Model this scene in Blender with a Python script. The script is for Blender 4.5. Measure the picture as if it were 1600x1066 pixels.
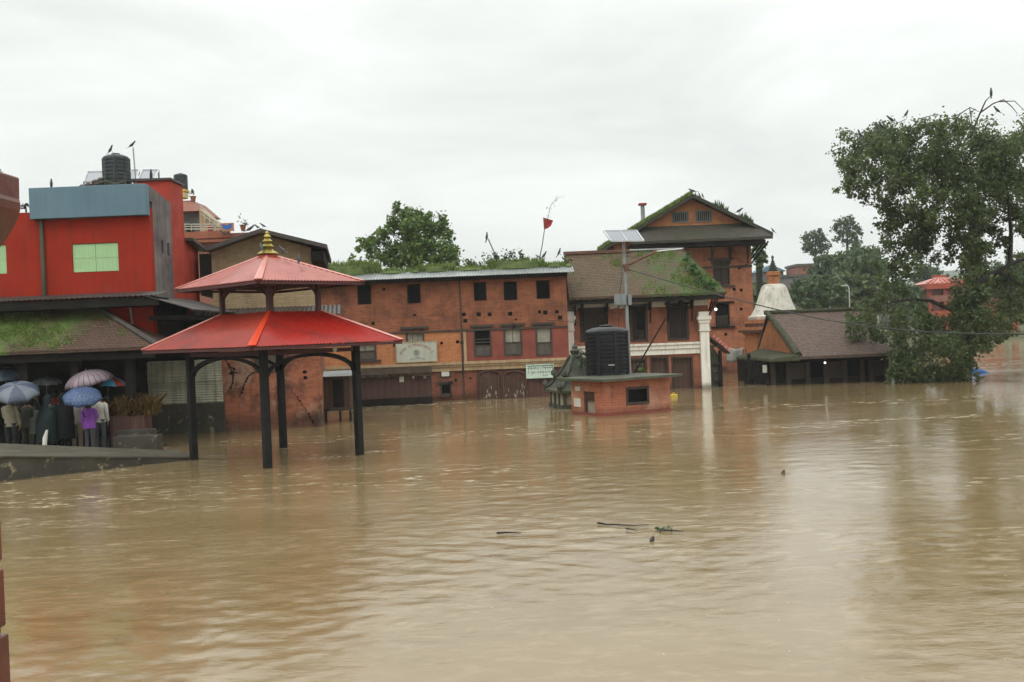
import bpy, bmesh, math, random
import numpy as np
from mathutils import Vector, Matrix
R = math.radians
for o in list(bpy.data.objects): bpy.data.objects.remove(o)
random.seed(7); rng = np.random.default_rng(11)
SC = bpy.context.scene
COL = SC.collection

# ------------------------------------------------------------------ camera
HAZE = 0.00038
CAM_H, PITCH, ROLL, LENS = 3.0, R(0.45), R(2.28), 35.0
FPX = LENS / 36.0 * 1600.0
cf = Vector((0, math.cos(PITCH), -math.sin(PITCH)))
cr0 = Vector((1, 0, 0)); cu0 = cr0.cross(cf)
cr = cr0 * math.cos(ROLL) - cu0 * math.sin(ROLL)
cu = cu0 * math.cos(ROLL) + cr0 * math.sin(ROLL)
CP = Vector((0, 0, CAM_H))
cd = bpy.data.cameras.new('camera'); cam = bpy.data.objects.new('camera', cd); COL.objects.link(cam)
cam.matrix_world = Matrix((( cr.x, cu.x, -cf.x, 0), (cr.y, cu.y, -cf.y, 0), (cr.z, cu.z, -cf.z, CAM_H), (0, 0, 0, 1)))
cd.lens = LENS; cd.sensor_width = 36; cd.clip_start = 0.05; cd.clip_end = 6000
SC.camera = cam

def ray(px, py):
    return cf + cr * ((px - 800) / FPX) - cu * ((py - 533) / FPX)
def P(px, py, Y):                     # world point on that sight line at distance Y along the ground
    d = ray(px, py); return CP + d * (Y / d.y)
def W(px, py, z=0.0):                 # where that sight line meets a level
    d = ray(px, py); return CP + d * ((z - CAM_H) / d.z)

# ------------------------------------------------------------------ world and sun
SUN_EL, SUN_AZ = R(58), R(200)
wd = bpy.data.worlds.new('World'); SC.world = wd; wd.use_nodes = True

class NG:
    """tiny node-graph writer"""
    def __init__(s, tree): s.t = tree
    def __call__(s, kind, props=None, ins=None, **kw):
        n = s.t.nodes.new('ShaderNode' + kind)
        for k, v in (props or {}).items(): setattr(n, k, v)
        d = dict(ins or {}); d.update(kw)
        for k, v in d.items():
            sock = n.inputs[k]
            if isinstance(v, bpy.types.NodeSocket): s.t.links.new(v, sock)
            elif isinstance(v, bpy.types.Node): s.t.links.new(v.outputs[0], sock)
            else:
                if sock.type == 'RGBA' and len(v) == 3: v = (*v, 1)
                sock.default_value = v
        return n
    def math(s, op, a, b=0.0, clamp=False):
        return s('Math', {'operation': op, 'use_clamp': clamp}, {0: a, 1: b}).outputs[0]
    def mix(s, fac, a, b, mode='MIX'):
        n = s('Mix', {'data_type': 'RGBA', 'blend_type': mode}, {0: fac, 6: a, 7: b}); return n.outputs[2]
    def ramp(s, fac, *stops, interp='LINEAR'):
        n = s('ValToRGB', None, {0: fac}); cr_ = n.color_ramp; cr_.interpolation = interp
        while len(cr_.elements) < len(stops): cr_.elements.new(0.5)
        for e, (p, c) in zip(cr_.elements, stops):
            e.position = p; e.color = (c, c, c, 1) if not hasattr(c, '__len__') else ((*c, 1) if len(c) == 3 else c)
        return n.outputs[0]
    def maprange(s, v, a, b, c, d):
        return s('MapRange', None, {0: v, 1: a, 2: b, 3: c, 4: d}).outputs[0]

g = NG(wd.node_tree); wd.node_tree.nodes.clear()
sky = g('TexSky', {'sky_type': 'NISHITA', 'sun_disc': False, 'sun_elevation': SUN_EL, 'sun_rotation': SUN_AZ})
tc = g('TexCoord'); sep = g('SeparateXYZ', None, {0: tc.outputs['Generated']})
zz = g.math('MAXIMUM', sep.outputs[2], 0.0)
cmap = g('Mapping', None, {0: tc.outputs['Generated'], 'Scale': (1.3, 1.3, 5.0)})
cn = g('TexNoise', None, {'Vector': cmap.outputs[0], 'Scale': 2.2, 'Detail': 5.0, 'Roughness': 0.55, 'Distortion': 0.4})
cl = g.maprange(cn.outputs[0], 0.3, 0.7, 0.82, 1.07)
gr = g.ramp(zz, (0.0, 0.405), (0.16, 0.42), (0.31, 0.47), (0.5, 0.76), (1.0, 1.0))      # overcast: brighter towards the zenith
over = g.mix(1.0, g.mix(1.0, (21.2, 22.0, 21.4), gr, 'MULTIPLY'), cl, 'MULTIPLY')
grey = g('HueSaturation', None, {'Saturation': 0.15, 'Value': 1.0, 'Color': sky.outputs[0]})
bg = g('Background', None, {'Color': g.mix(0.9, grey.outputs[0], over), 'Strength': 0.1})
g('OutputWorld', None, {0: bg.outputs[0]})

sd = bpy.data.lights.new('sun', 'SUN'); sd.energy = 0.8; sd.angle = R(35); sd.color = (1.0, 0.97, 0.93)
sun = bpy.data.objects.new('sun', sd); COL.objects.link(sun)
sdir = Vector((math.sin(SUN_AZ) * math.cos(SUN_EL), math.cos(SUN_AZ) * math.cos(SUN_EL), math.sin(SUN_EL)))
sun.rotation_euler = sdir.to_track_quat('Z', 'Y').to_euler(); sun.location = (0, 0, 60)

SC.view_settings.view_transform = 'Standard'; SC.view_settings.look = 'None'
SC.view_settings.exposure = 0.16; SC.view_settings.gamma = 1.0; SC.view_settings.use_curve_mapping = False
SC.cycles.max_bounces = 6; SC.cycles.diffuse_bounces = 3; SC.cycles.glossy_bounces = 3; SC.cycles.transmission_bounces = 3
SC.cycles.volume_bounces = 0; SC.cycles.caustics_reflective = False; SC.cycles.caustics_refractive = False
SC.cycles.use_denoising = True

# ------------------------------------------------------------------ materials
MATS = {}
def newmat(name):
    m = bpy.data.materials.new(name); m.use_nodes = True; m.node_tree.nodes.clear(); MATS[name] = m
    return m, NG(m.node_tree)
def finish(G, **kw):
    b = G('BsdfPrincipled', None, kw); G('OutputMaterial', None, {0: b.outputs[0]}); return b
def bump(G, h, strength=0.4, dist=0.02):
    return G('Bump', None, {'Height': h, 'Strength': strength, 'Distance': dist}).outputs[0]

def plain(name, c1, c2=None, rough=0.7, scale=2.0, metal=0.0, spec=0.4, bstr=0.25, bscale=30.0, streak=None, samt=0.5, patch=None, pscale=1.0, plo=0.5, phi=0.62, coat=0.0, wet=None):
    """painted, plastered, cloth or stone surface: two tones mixed by noise, optional vertical rain streaks and patches"""
    m, G = newmat(name); c2 = c2 or tuple(x * 0.72 for x in c1)
    o = G('TexCoord').outputs['Object']
    n = G('TexNoise', None, {'Vector': o, 'Scale': scale, 'Detail': 6.0, 'Roughness': 0.6})
    col = G.mix(G.maprange(n.outputs[0], 0.33, 0.68, 0, 1), c1, c2)
    if streak:
        mp = G('Mapping', None, {0: o, 'Scale': (5.0, 5.0, 0.35)})
        sn = G('TexNoise', None, {'Vector': mp.outputs[0], 'Scale': 1.4, 'Detail': 5.0, 'Roughness': 0.65})
        col = G.mix(G.math('MULTIPLY', G.maprange(sn.outputs[0], 0.48, 0.72, 0, 1), samt), col, streak)
    if patch:
        pn = G('TexNoise', None, {'Vector': o, 'Scale': pscale, 'Detail': 7.0, 'Roughness': 0.65, 'Distortion': 0.3})
        col = G.mix(G.maprange(pn.outputs[0], plo, phi, 0, 1), col, patch)
    if wet:                                        # silt line left on the foot of the thing
        zw = G.math('ADD', G('SeparateXYZ', None, {0: o}).outputs[2], G.math('MULTIPLY', n.outputs[0], 0.25))
        col = G.mix(G.maprange(zw, wet, wet + 0.2, 0.75, 0.0), col, (0.10, 0.07, 0.04))
    bn = G('TexNoise', None, {'Vector': o, 'Scale': bscale, 'Detail': 4.0})
    finish(G, **{'Base Color': col, 'Roughness': G.maprange(n.outputs[0], 0.3, 0.7, rough * 0.88, min(1, rough * 1.1)), 'Metallic': metal, 'Specular IOR Level': spec,
                 'Normal': bump(G, bn.outputs[0], bstr, 0.01), 'Coat Weight': coat})
    return m

def facevec(G):
    """object coordinates laid on whichever upright side the face looks to: (along, up)"""
    t = G('TexCoord'); s = G('SeparateXYZ', None, {0: t.outputs['Object']}); n = G('SeparateXYZ', None, {0: t.outputs['Normal']})
    f = G.math('GREATER_THAN', G.math('ABSOLUTE', n.outputs[0]), G.math('ABSOLUTE', n.outputs[1]))
    u = G('Mix', {'data_type': 'FLOAT'}, {0: f, 2: s.outputs[0], 3: s.outputs[1]}).outputs[0]
    return G('CombineXYZ', None, {0: u, 1: s.outputs[2]}).outputs[0], t.outputs['Object']

def brick(name, c1, c2, mortar, bw=0.26, bh=0.085, dark=(0.035, 0.02, 0.014), damt=0.6, dlo=0.5, dhi=0.72, wet=None, patch=None, plo=0.58, phi=0.66, rough=0.8):
    m, G = newmat(name); v, o = facevec(G)
    b = G('TexBrick', {'offset': 0.5}, {'Vector': v, 'Color1': c1, 'Color2': c2, 'Mortar': mortar, 'Scale': 1.0, 'Mortar Size': bh * 0.11, 'Mortar Smooth': 0.3,
                                      'Bias': 0.0, 'Brick Width': bw, 'Row Height': bh})
    n = G('TexNoise', None, {'Vector': o, 'Scale': 0.9, 'Detail': 7.0, 'Roughness': 0.65})
    n2 = G('TexNoise', None, {'Vector': o, 'Scale': 7.0, 'Detail': 4.0, 'Roughness': 0.7})
    col = G.mix(G.maprange(n2.outputs[0], 0.35, 0.75, 0.0, 0.45), b.outputs[0], c2)
    col = G.mix(0.55, col, G.mix(n2.outputs[1], (0.5, 0.5, 0.5), (0.5, 0.5, 0.5)), 'SOFT_LIGHT')
    col = G.mix(G.math('MULTIPLY', G.maprange(n.outputs[0], dlo, dhi, 0, 1), damt), col, dark)
    mp = G('Mapping', None, {0: o, 'Scale': (4.0, 4.0, 0.3)})
    sn = G('TexNoise', None, {'Vector': mp.outputs[0], 'Scale': 1.2, 'Detail': 5.0, 'Roughness': 0.65})
    col = G.mix(G.math('MULTIPLY', G.maprange(sn.outputs[0], 0.52, 0.75, 0, 1), 0.35), col, dark)
    if patch:
        pn = G('TexNoise', None, {'Vector': o, 'Scale': 0.8, 'Detail': 8.0, 'Roughness': 0.7, 'Distortion': 0.5})
        col = G.mix(G.maprange(pn.outputs[0], plo, phi, 0, 0.85), col, patch)
    if wet:                                       # tide-dark foot of the wall: a stain of its own height
        z = G('SeparateXYZ', None, {0: o}).outputs[2]
        zz_ = G.math('ADD', z, G.math('MULTIPLY', n2.outputs[0], 0.35))
        col = G.mix(G.maprange(zz_, wet, wet + 0.35, 0.6, 0.0), col, dark)
    h = G.math('ADD', b.outputs[1], G.math('MULTIPLY', n2.outputs[0], -0.6))
    finish(G, **{'Base Color': col, 'Roughness': rough, 'Specular IOR Level': 0.3, 'Normal': bump(G, h, 0.7, -0.02)})
    return m

def tiles(name, c1, c2, gap, mx=None,  tw=0.16, th=0.1, moss=(0.05, 0.11, 0.02), mlo=0.55, mhi=0.7, mscale=0.6, moss2=None, rough=0.75):
    m, G = newmat(name); v, o = facevec(G)
    wob = G('TexNoise', None, {'Vector': o, 'Scale': 2.5, 'Detail': 2.0})
    v2 = G('VectorMath', {'operation': 'ADD'}, {0: v, 1: G('VectorMath', {'operation': 'SCALE'}, {0: wob.outputs[1], 'Scale': 0.06}).outputs[0]}).outputs[0]
    b = G('TexBrick', {'offset': 0.5}, {'Vector': v2, 'Color1': c1, 'Color2': c2, 'Mortar': gap, 'Scale': 1.0, 'Mortar Size': th * 0.16, 'Mortar Smooth': 0.6, 'Bias': -0.1, 'Brick Width': tw, 'Row Height': th})
    n2 = G('TexNoise', None, {'Vector': o, 'Scale': 9.0, 'Detail': 4.0, 'Roughness': 0.7})
    col = G.mix(G.maprange(n2.outputs[0], 0.35, 0.7, 0, 0.55), b.outputs[0], gap)
    n = G('TexNoise', None, {'Vector': o, 'Scale': mscale, 'Detail': 8.0, 'Roughness': 0.68, 'Distortion': 0.3})
    nv_ = n.outputs[0]
    if mx: nv_ = G.math('ADD', nv_, G.maprange(G('SeparateXYZ', None, {0: o}).outputs[0], mx[0], mx[1], mx[2], mx[3]))
    mo = G.mix(G.maprange(n2.outputs[0], 0.3, 0.7, 0, 1), moss, moss2 or tuple(x * 0.45 for x in moss))
    col = G.mix(G.math('MULTIPLY', G.maprange(nv_, mlo, mhi, 0, 1), G.maprange(n2.outputs[0], 0.25, 0.5, 0.4, 1.0)), col, mo)
    h = G.math('ADD', G.math('MULTIPLY', b.outputs[1], -1.0), G.math('MULTIPLY', n2.outputs[0], 0.8))
    finish(G, **{'Base Color': col, 'Roughness': rough, 'Specular IOR Level': 0.3, 'Normal': bump(G, h, 0.8, 0.035)})
    return m

def wood(name, c1, c2, rough=0.65, plank=0.18, spec=0.35, pale=None):
    m, G = newmat(name); v, o = facevec(G)
    mp = G('Mapping', None, {0: o, 'Scale': (9.0, 9.0, 0.7)})
    n = G('TexNoise', None, {'Vector': mp.outputs[0], 'Scale': 2.0, 'Detail': 6.0, 'Roughness': 0.65})
    n2 = G('TexNoise', None, {'Vector': o, 'Scale': 1.1, 'Detail': 5.0})
    col = G.mix(G.maprange(n.outputs[0], 0.32, 0.7, 0, 1), c1, c2)
    col = G.mix(G.maprange(n2.outputs[0], 0.4, 0.7, 0, 0.5), col, c2)
    s = G('SeparateXYZ', None, {0: v})
    fr = G.math('FRACT', G.math('DIVIDE', s.outputs[0], plank))
    gapm = G.math('LESS_THAN', fr, 0.07)
    col = G.mix(G.math('MULTIPLY', gapm, 0.75), col, (0.008, 0.006, 0.005))
    if pale: col = G.mix(G.maprange(n.outputs[0], 0.66, 0.8, 0, 0.8), col, pale)
    h = G.math('SUBTRACT', n.outputs[0], gapm)
    finish(G, **{'Base Color': col, 'Roughness': rough, 'Specular IOR Level': spec, 'Normal': bump(G, h, 0.35, 0.015)})
    return m

def leafmat(name, c1, c2, c3, rough=0.45, trans=0.35):
    m, G = newmat(name)
    rnd = G('NewGeometry').outputs['Random Per Island']
    o = G('TexCoord').outputs['Object']
    n = G('TexNoise', None, {'Vector': o, 'Scale': 0.55, 'Detail': 3.0})
    col = G.ramp(rnd, (0.0, c2), (0.55, c1), (0.93, c1), (1.0, c3))
    col = G.mix(G.maprange(n.outputs[0], 0.42, 0.68, 0, 0.6), col, c2)
    b = G('BsdfPrincipled', None, {'Base Color': col, 'Roughness': rough, 'Specular IOR Level': 0.35})
    t = G('BsdfTranslucent', None, {'Color': col})
    mx = G('MixShader', None, {0: trans, 1: b.outputs[0], 2: t.outputs[0]})
    G('OutputMaterial', None, {0: mx.outputs[0]})
    return m

def emitmat(name, c, s):
    m, G = newmat(name); e = G('Emission', None, {'Color': c, 'Strength': s}); G('OutputMaterial', None, {0: e.outputs[0]}); return m

M_redpaint = plain('red paint', (0.33, 0.026, 0.011), (0.26, 0.022, 0.010), rough=0.8, scale=1.2, spec=0.12, streak=(0.12, 0.03, 0.022), samt=0.6, patch=(0.20, 0.05, 0.035), pscale=0.9, plo=0.58, phi=0.75)
M_pinkpaint = plain('sun faded red paint', (0.40, 0.055, 0.034), (0.31, 0.036, 0.022), spec=0.15, rough=0.75, scale=1.5, streak=(0.16, 0.05, 0.04), samt=0.5)
M_stain = plain('rain stained render', (0.20, 0.165, 0.155), (0.065, 0.055, 0.055), rough=0.8, scale=0.9, streak=(0.035, 0.028, 0.028), samt=0.8, patch=(0.24, 0.07, 0.055), pscale=0.9, plo=0.60, phi=0.70)
M_blue = plain('slate blue paint', (0.115, 0.19, 0.235), (0.095, 0.165, 0.21), rough=0.65, scale=0.8, streak=(0.075, 0.12, 0.15), samt=0.5)
M_mint = plain('mint green paint', (0.36, 0.55, 0.29), (0.31, 0.49, 0.25), rough=0.55, scale=2.5)
M_pipe = plain('mossy pipe', (0.07, 0.075, 0.045), (0.04, 0.05, 0.025))
M_dark = plain('dark timber and painted shade', (0.018, 0.015, 0.012), (0.008, 0.007, 0.006), spec=0.15, rough=0.8)  # shared by dark timber and by shade painted under eaves and porch
M_black = plain('dark opening', (0.006, 0.006, 0.006), (0.003, 0.003, 0.003), spec=0.08, rough=0.6)  # flat black standing in for unlit interiors; also used for small black parts
M_conc = plain('wet concrete', (0.105, 0.094, 0.066), (0.055, 0.049, 0.035), rough=0.5, scale=1.3, streak=(0.05, 0.05, 0.04), samt=0.4)
M_ramp = plain('mossy river concrete', (0.062, 0.054, 0.040), (0.028, 0.026, 0.019), rough=0.7, scale=1.6, patch=(0.27, 0.23, 0.14), pscale=3.4, plo=0.59, phi=0.66)
M_tin = plain('galvanised sheet', (0.42, 0.44, 0.44), (0.25, 0.26, 0.26), rough=0.4, metal=0.55, scale=1.5, streak=(0.10, 0.085, 0.07), samt=0.5)
M_tindark = plain('rusty dark sheet', (0.06, 0.05, 0.045), (0.03, 0.026, 0.024), rough=0.55, scale=2.0, streak=(0.12, 0.07, 0.045), samt=0.4)
M_tinwall = plain('green grey corrugated sheet', (0.62, 0.62, 0.50), (0.34, 0.34, 0.27), rough=0.5, metal=0.0, scale=1.6, streak=(0.06, 0.05, 0.036), samt=0.7)
M_redroof = plain('faded red roofing sheet', (0.38, 0.10, 0.072), (0.28, 0.062, 0.048), rough=0.26, scale=1.3, spec=0.75, bstr=0.05, streak=(0.16, 0.03, 0.025), samt=0.5, patch=(0.20, 0.055, 0.042), pscale=1.6, plo=0.55, phi=0.7)
M_redlow = plain('red roofing sheet of the lower tier', (0.31, 0.042, 0.026), (0.22, 0.030, 0.020), rough=0.30, scale=1.3, spec=0.28, bstr=0.05, streak=(0.14, 0.025, 0.02), samt=0.5, patch=(0.17, 0.04, 0.032), pscale=1.3, plo=0.55, phi=0.7)
M_redroof2 = plain('bright red roofing sheet', (0.33, 0.016, 0.009), (0.25, 0.018, 0.013), rough=0.28, scale=0.7, spec=0.28, bstr=0.05, patch=(0.14, 0.02, 0.017), pscale=0.55, plo=0.56, phi=0.72)
M_hipcap = plain('faded pink ridge sheet', (0.50, 0.13, 0.10), (0.52, 0.24, 0.19), rough=0.35, scale=3.0, spec=0.6)
M_verm = plain('vermilion paint', (0.62, 0.055, 0.010), (0.50, 0.04, 0.010), rough=0.45, scale=2.0)
M_hipverm = plain('vermilion streaked ridge sheet', (0.52, 0.24, 0.19), (0.50, 0.13, 0.10), rough=0.35, scale=3.0, patch=(0.62, 0.07, 0.015), pscale=2.2, plo=0.60, phi=0.64)
M_maroon = plain('maroon painted timber', (0.075, 0.016, 0.014), (0.05, 0.013, 0.012), rough=0.5)
M_post = plain('black painted post', (0.014, 0.014, 0.014), (0.008, 0.008, 0.008), rough=0.6, spec=0.2, scale=4)
M_gold = plain('tarnished gold', (0.42, 0.33, 0.07), (0.20, 0.17, 0.04), rough=0.38, metal=0.7, scale=8)
M_beige = brick('beige brick', (0.40, 0.30, 0.175), (0.31, 0.22, 0.12), (0.26, 0.20, 0.13), damt=0.45)
M_orbrick = brick('orange brick', (0.53, 0.21, 0.082), (0.42, 0.155, 0.062), (0.44, 0.23, 0.12), damt=0.5, dlo=0.5)
M_brick = brick('old red brick', (0.36, 0.120, 0.056), (0.25, 0.082, 0.040), (0.31, 0.155, 0.09), damt=0.85, dlo=0.43)
M_brickg = brick('brick of ground storey', (0.32, 0.10, 0.055), (0.21, 0.07, 0.04), (0.22, 0.12, 0.08), damt=0.75, dlo=0.44, wet=0.3)
M_crack = brick('crumbling brick', (0.40, 0.135, 0.065), (0.27, 0.085, 0.045), (0.24, 0.13, 0.085), damt=0.9, dlo=0.44, dhi=0.62, wet=0.5, patch=(0.30, 0.19, 0.13), plo=0.53, phi=0.60)
M_pump = brick('pink washed brick', (0.47, 0.16, 0.085), (0.38, 0.115, 0.065), (0.46, 0.22, 0.15), damt=0.5, dlo=0.5, wet=0.16, patch=(0.50, 0.27, 0.18), plo=0.5, phi=0.66)
M_newbrick = brick('bright pointed brick', (0.40, 0.135, 0.070), (0.30, 0.098, 0.053), (0.36, 0.19, 0.125), damt=0.7, dlo=0.45, wet=0.22)
M_housebrick = brick('tall house brick', (0.46, 0.17, 0.085), (0.35, 0.12, 0.062), (0.42, 0.22, 0.13), damt=0.75, dlo=0.47, wet=0.4)
M_redplast = plain('red washed plaster', (0.24, 0.062, 0.040), (0.18, 0.045, 0.03), rough=0.75, scale=1.5)
M_brownpaint = plain('brown painted wall', (0.085, 0.034, 0.024), (0.055, 0.022, 0.016), rough=0.65, scale=1.5, streak=(0.30, 0.18, 0.14), samt=0.28)
M_cream = plain('cream cornice', (0.46, 0.34, 0.20), (0.34, 0.22, 0.12), rough=0.7, scale=2.0, streak=(0.14, 0.09, 0.05), samt=0.5)
M_white = plain('white lime paint', (0.80, 0.77, 0.69), (0.70, 0.67, 0.59), rough=0.7, scale=1.2, streak=(0.26, 0.23, 0.18), samt=0.5, wet=0.22)
M_stupa = plain('weathered whitewash', (0.64, 0.61, 0.53), (0.50, 0.47, 0.40), rough=0.8, scale=1.5, streak=(0.14, 0.13, 0.10), samt=0.65)
M_stone = plain('grey green stone', (0.075, 0.075, 0.058), (0.035, 0.037, 0.028), rough=0.75, scale=2.5, patch=(0.05, 0.065, 0.025), pscale=2.0)
M_stonewall = plain('pale stained stone', (0.42, 0.37, 0.28), (0.20, 0.17, 0.12), rough=0.8, scale=2.5, streak=(0.05, 0.04, 0.03), samt=0.55)
M_wood = wood('dark lattice timber', (0.060, 0.036, 0.025), (0.028, 0.018, 0.014))
M_doorwood = wood('brown plank door', (0.095, 0.048, 0.03), (0.05, 0.027, 0.018), plank=0.22)
M_frame = wood('grey brown timber frame', (0.075, 0.055, 0.04), (0.04, 0.03, 0.024), plank=3.0)
M_shed = wood('weathered maroon planks', (0.105, 0.045, 0.036), (0.05, 0.026, 0.022), plank=0.3, pale=(0.16, 0.12, 0.10))
M_shutter = plain('pale grey green shutter', (0.34, 0.33, 0.26), (0.24, 0.22, 0.17), rough=0.6, scale=6, streak=(0.17, 0.15, 0.11), samt=0.5)
M_shutgrey = plain('grey lower shutter', (0.10, 0.085, 0.065), (0.065, 0.055, 0.045), rough=0.6, scale=5)
M_tileA = tiles('porch roof tiles', (0.14, 0.072, 0.045), (0.085, 0.05, 0.034), (0.02, 0.015, 0.011), tw=0.13, th=0.055, moss=(0.105, 0.185, 0.028), mlo=0.46, mhi=0.60, mscale=0.42, moss2=(0.05, 0.085, 0.018), mx=(-5, -1.2, 0.12, -0.08))
M_tileF = tiles('rest house roof tiles', (0.165, 0.098, 0.050), (0.095, 0.070, 0.040), (0.03, 0.021, 0.015), tw=0.17, th=0.085, moss=(0.075, 0.12, 0.03), mlo=0.50, mhi=0.66, mscale=0.6, mx=(-1.8, 2.6, -0.12, 0.15))
M_tileG = tiles('grey mossy roof tiles', (0.085, 0.072, 0.052), (0.06, 0.055, 0.042), (0.025, 0.023, 0.018), tw=0.2, th=0.09, moss=(0.05, 0.065, 0.028), mlo=0.5, mhi=0.7)
M_tileI = tiles('purple brown roof tiles', (0.19, 0.128, 0.10), (0.125, 0.09, 0.07), (0.05, 0.03, 0.025), tw=0.16, th=0.07, moss=(0.085, 0.085, 0.04), mlo=0.57, mhi=0.74)
M_mosstop = plain('thick moss', (0.058, 0.062, 0.028), (0.028, 0.028, 0.016), rough=0.9, scale=5, bstr=0.8, bscale=14)
M_slab = plain('dark mossy slab', (0.085, 0.085, 0.058), (0.045, 0.047, 0.032), rough=0.6, scale=1.5, patch=(0.06, 0.08, 0.03), pscale=1.2)
M_turf = plain('green turf', (0.095, 0.135, 0.032), (0.05, 0.065, 0.022), rough=0.9, scale=3, bstr=0.8, bscale=14)
M_oldroof = plain('rotten brown roofing', (0.055, 0.040, 0.028), (0.028, 0.021, 0.016), spec=0.1, rough=0.9, scale=3)
M_rubber = plain('black ribbed plastic', (0.010, 0.011, 0.012), (0.006, 0.007, 0.007), rough=0.42, spec=0.3)
M_tankgrey = plain('dusty black plastic', (0.032, 0.04, 0.042), (0.02, 0.026, 0.028), rough=0.5)
M_yellow = plain('yellow paint', (0.60, 0.42, 0.04), (0.45, 0.32, 0.03), rough=0.5)
M_steel = plain('galvanised pole', (0.30, 0.31, 0.30), (0.20, 0.21, 0.20), rough=0.45, metal=0.4, scale=3)
M_panel = plain('solar glass', (0.20, 0.21, 0.235), (0.16, 0.17, 0.195), rough=0.12, spec=0.7, scale=0.6, bstr=0.0)
M_alu = plain('aluminium edge', (0.55, 0.56, 0.56), rough=0.4, metal=0.5)
M_box = plain('grey steel cabinet', (0.22, 0.24, 0.24), (0.17, 0.185, 0.185), rough=0.5)
M_wire = plain('black cable', (0.02, 0.021, 0.021), rough=0.5)
M_rust = plain('rusted arm', (0.16, 0.065, 0.04), (0.09, 0.04, 0.028), rough=0.6)
M_paper = plain('white paper', (0.62, 0.61, 0.56), (0.54, 0.52, 0.46), rough=0.8)
M_board = plain('pale sign board', (0.46, 0.48, 0.40), (0.40, 0.42, 0.34), rough=0.6, streak=(0.26, 0.22, 0.16), samt=0.3)
M_banner = plain('mint white banner', (0.55, 0.66, 0.56), (0.48, 0.60, 0.50), rough=0.6)
M_inkred = plain('faded red ink', (0.40, 0.16, 0.11), rough=0.7)
M_inkgreen = plain('dark green ink', (0.022, 0.05, 0.036), rough=0.7)
M_inkgrey = plain('grey ink', (0.17, 0.18, 0.15), rough=0.7)
M_cloth = plain('grey banner cloth', (0.38, 0.39, 0.35), (0.28, 0.29, 0.26), rough=0.8, patch=(0.32, 0.16, 0.12), pscale=2.0, plo=0.62, phi=0.66)
M_flag = plain('red flag cloth', (0.33, 0.024, 0.022), (0.22, 0.018, 0.018), rough=0.75, scale=4)
M_bluecloth = plain('blue rug cloth', (0.03, 0.13, 0.42), (0.02, 0.10, 0.33), rough=0.85)
M_rugedge = plain('orange rug border', (0.42, 0.16, 0.06), (0.30, 0.20, 0.14), rough=0.85, scale=9)
M_bird = plain('dark grey feathers', (0.05, 0.052, 0.058), (0.03, 0.031, 0.035), rough=0.6, scale=8)
M_crow = plain('black feathers', (0.018, 0.018, 0.021), (0.012, 0.012, 0.014), rough=0.5, scale=8)
M_bark = plain('wet dark bark', (0.026, 0.021, 0.016), (0.013, 0.011, 0.009), rough=0.8, scale=4, bstr=0.8, bscale=9)
M_barkpale = plain('grey bark', (0.12, 0.10, 0.075), (0.07, 0.058, 0.045), rough=0.8, scale=4, bstr=0.6, bscale=9)
M_carved = plain('red brown varnished wood', (0.17, 0.034, 0.015), (0.07, 0.015, 0.008), rough=0.42, scale=5, coat=0.2)
M_violet = plain('violet paint edge', (0.05, 0.03, 0.16), rough=0.5)
M_ground = plain('wet mud and grass', (0.10, 0.09, 0.05), (0.06, 0.075, 0.03), rough=0.9, scale=0.4)
M_hill = plain('far wooded hill', (0.035, 0.06, 0.028), (0.055, 0.075, 0.038), rough=1.0, scale=0.05)
M_orange = plain('orange red paint', (0.36, 0.065, 0.03), (0.28, 0.05, 0.025), rough=0.5)
M_orangeroof = plain('orange red roof sheet', (0.42, 0.085, 0.045), (0.34, 0.07, 0.035), rough=0.3, spec=0.6)
M_greyblock = plain('grey far walls', (0.16, 0.15, 0.14), (0.11, 0.10, 0.10))
M_brickfar = plain('far brick walls', (0.27, 0.11, 0.075), (0.20, 0.085, 0.06))
M_terra = plain('terracotta', (0.30, 0.10, 0.05), (0.22, 0.07, 0.04))
M_railing = plain('cream railing paint', (0.52, 0.50, 0.40), rough=0.5)
M_skin = plain('skin', (0.30, 0.165, 0.105), (0.26, 0.14, 0.09), rough=0.5, scale=6)
M_hair = plain('black hair', (0.010, 0.009, 0.009), rough=0.4)
M_leafbig = leafmat('fig leaves', (0.118, 0.155, 0.058), (0.060, 0.088, 0.036), (0.26, 0.32, 0.08), trans=0.42, rough=0.5)
M_leafmid = leafmat('fresh green leaves', (0.135, 0.215, 0.050), (0.065, 0.110, 0.030), (0.19, 0.27, 0.06))
M_leaffar = leafmat('far grey green leaves', (0.090, 0.135, 0.055), (0.052, 0.084, 0.036), (0.13, 0.18, 0.065))
M_leafhed = leafmat('bamboo green leaves', (0.065, 0.105, 0.035), (0.038, 0.068, 0.024), (0.10, 0.14, 0.05))
M_grass = leafmat('roof grass', (0.17, 0.24, 0.05), (0.10, 0.15, 0.035), (0.28, 0.34, 0.08), rough=0.6)
M_creeper = leafmat('bright creeper leaves', (0.060, 0.135, 0.026), (0.035, 0.075, 0.018), (0.09, 0.18, 0.04))
M_straw = leafmat('dry straw leaves', (0.30, 0.20, 0.065), (0.16, 0.10, 0.035), (0.20, 0.19, 0.06), rough=0.7)
M_bulb = emitmat('lit bulb', (1.0, 0.97, 0.9), 5.0)

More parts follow.
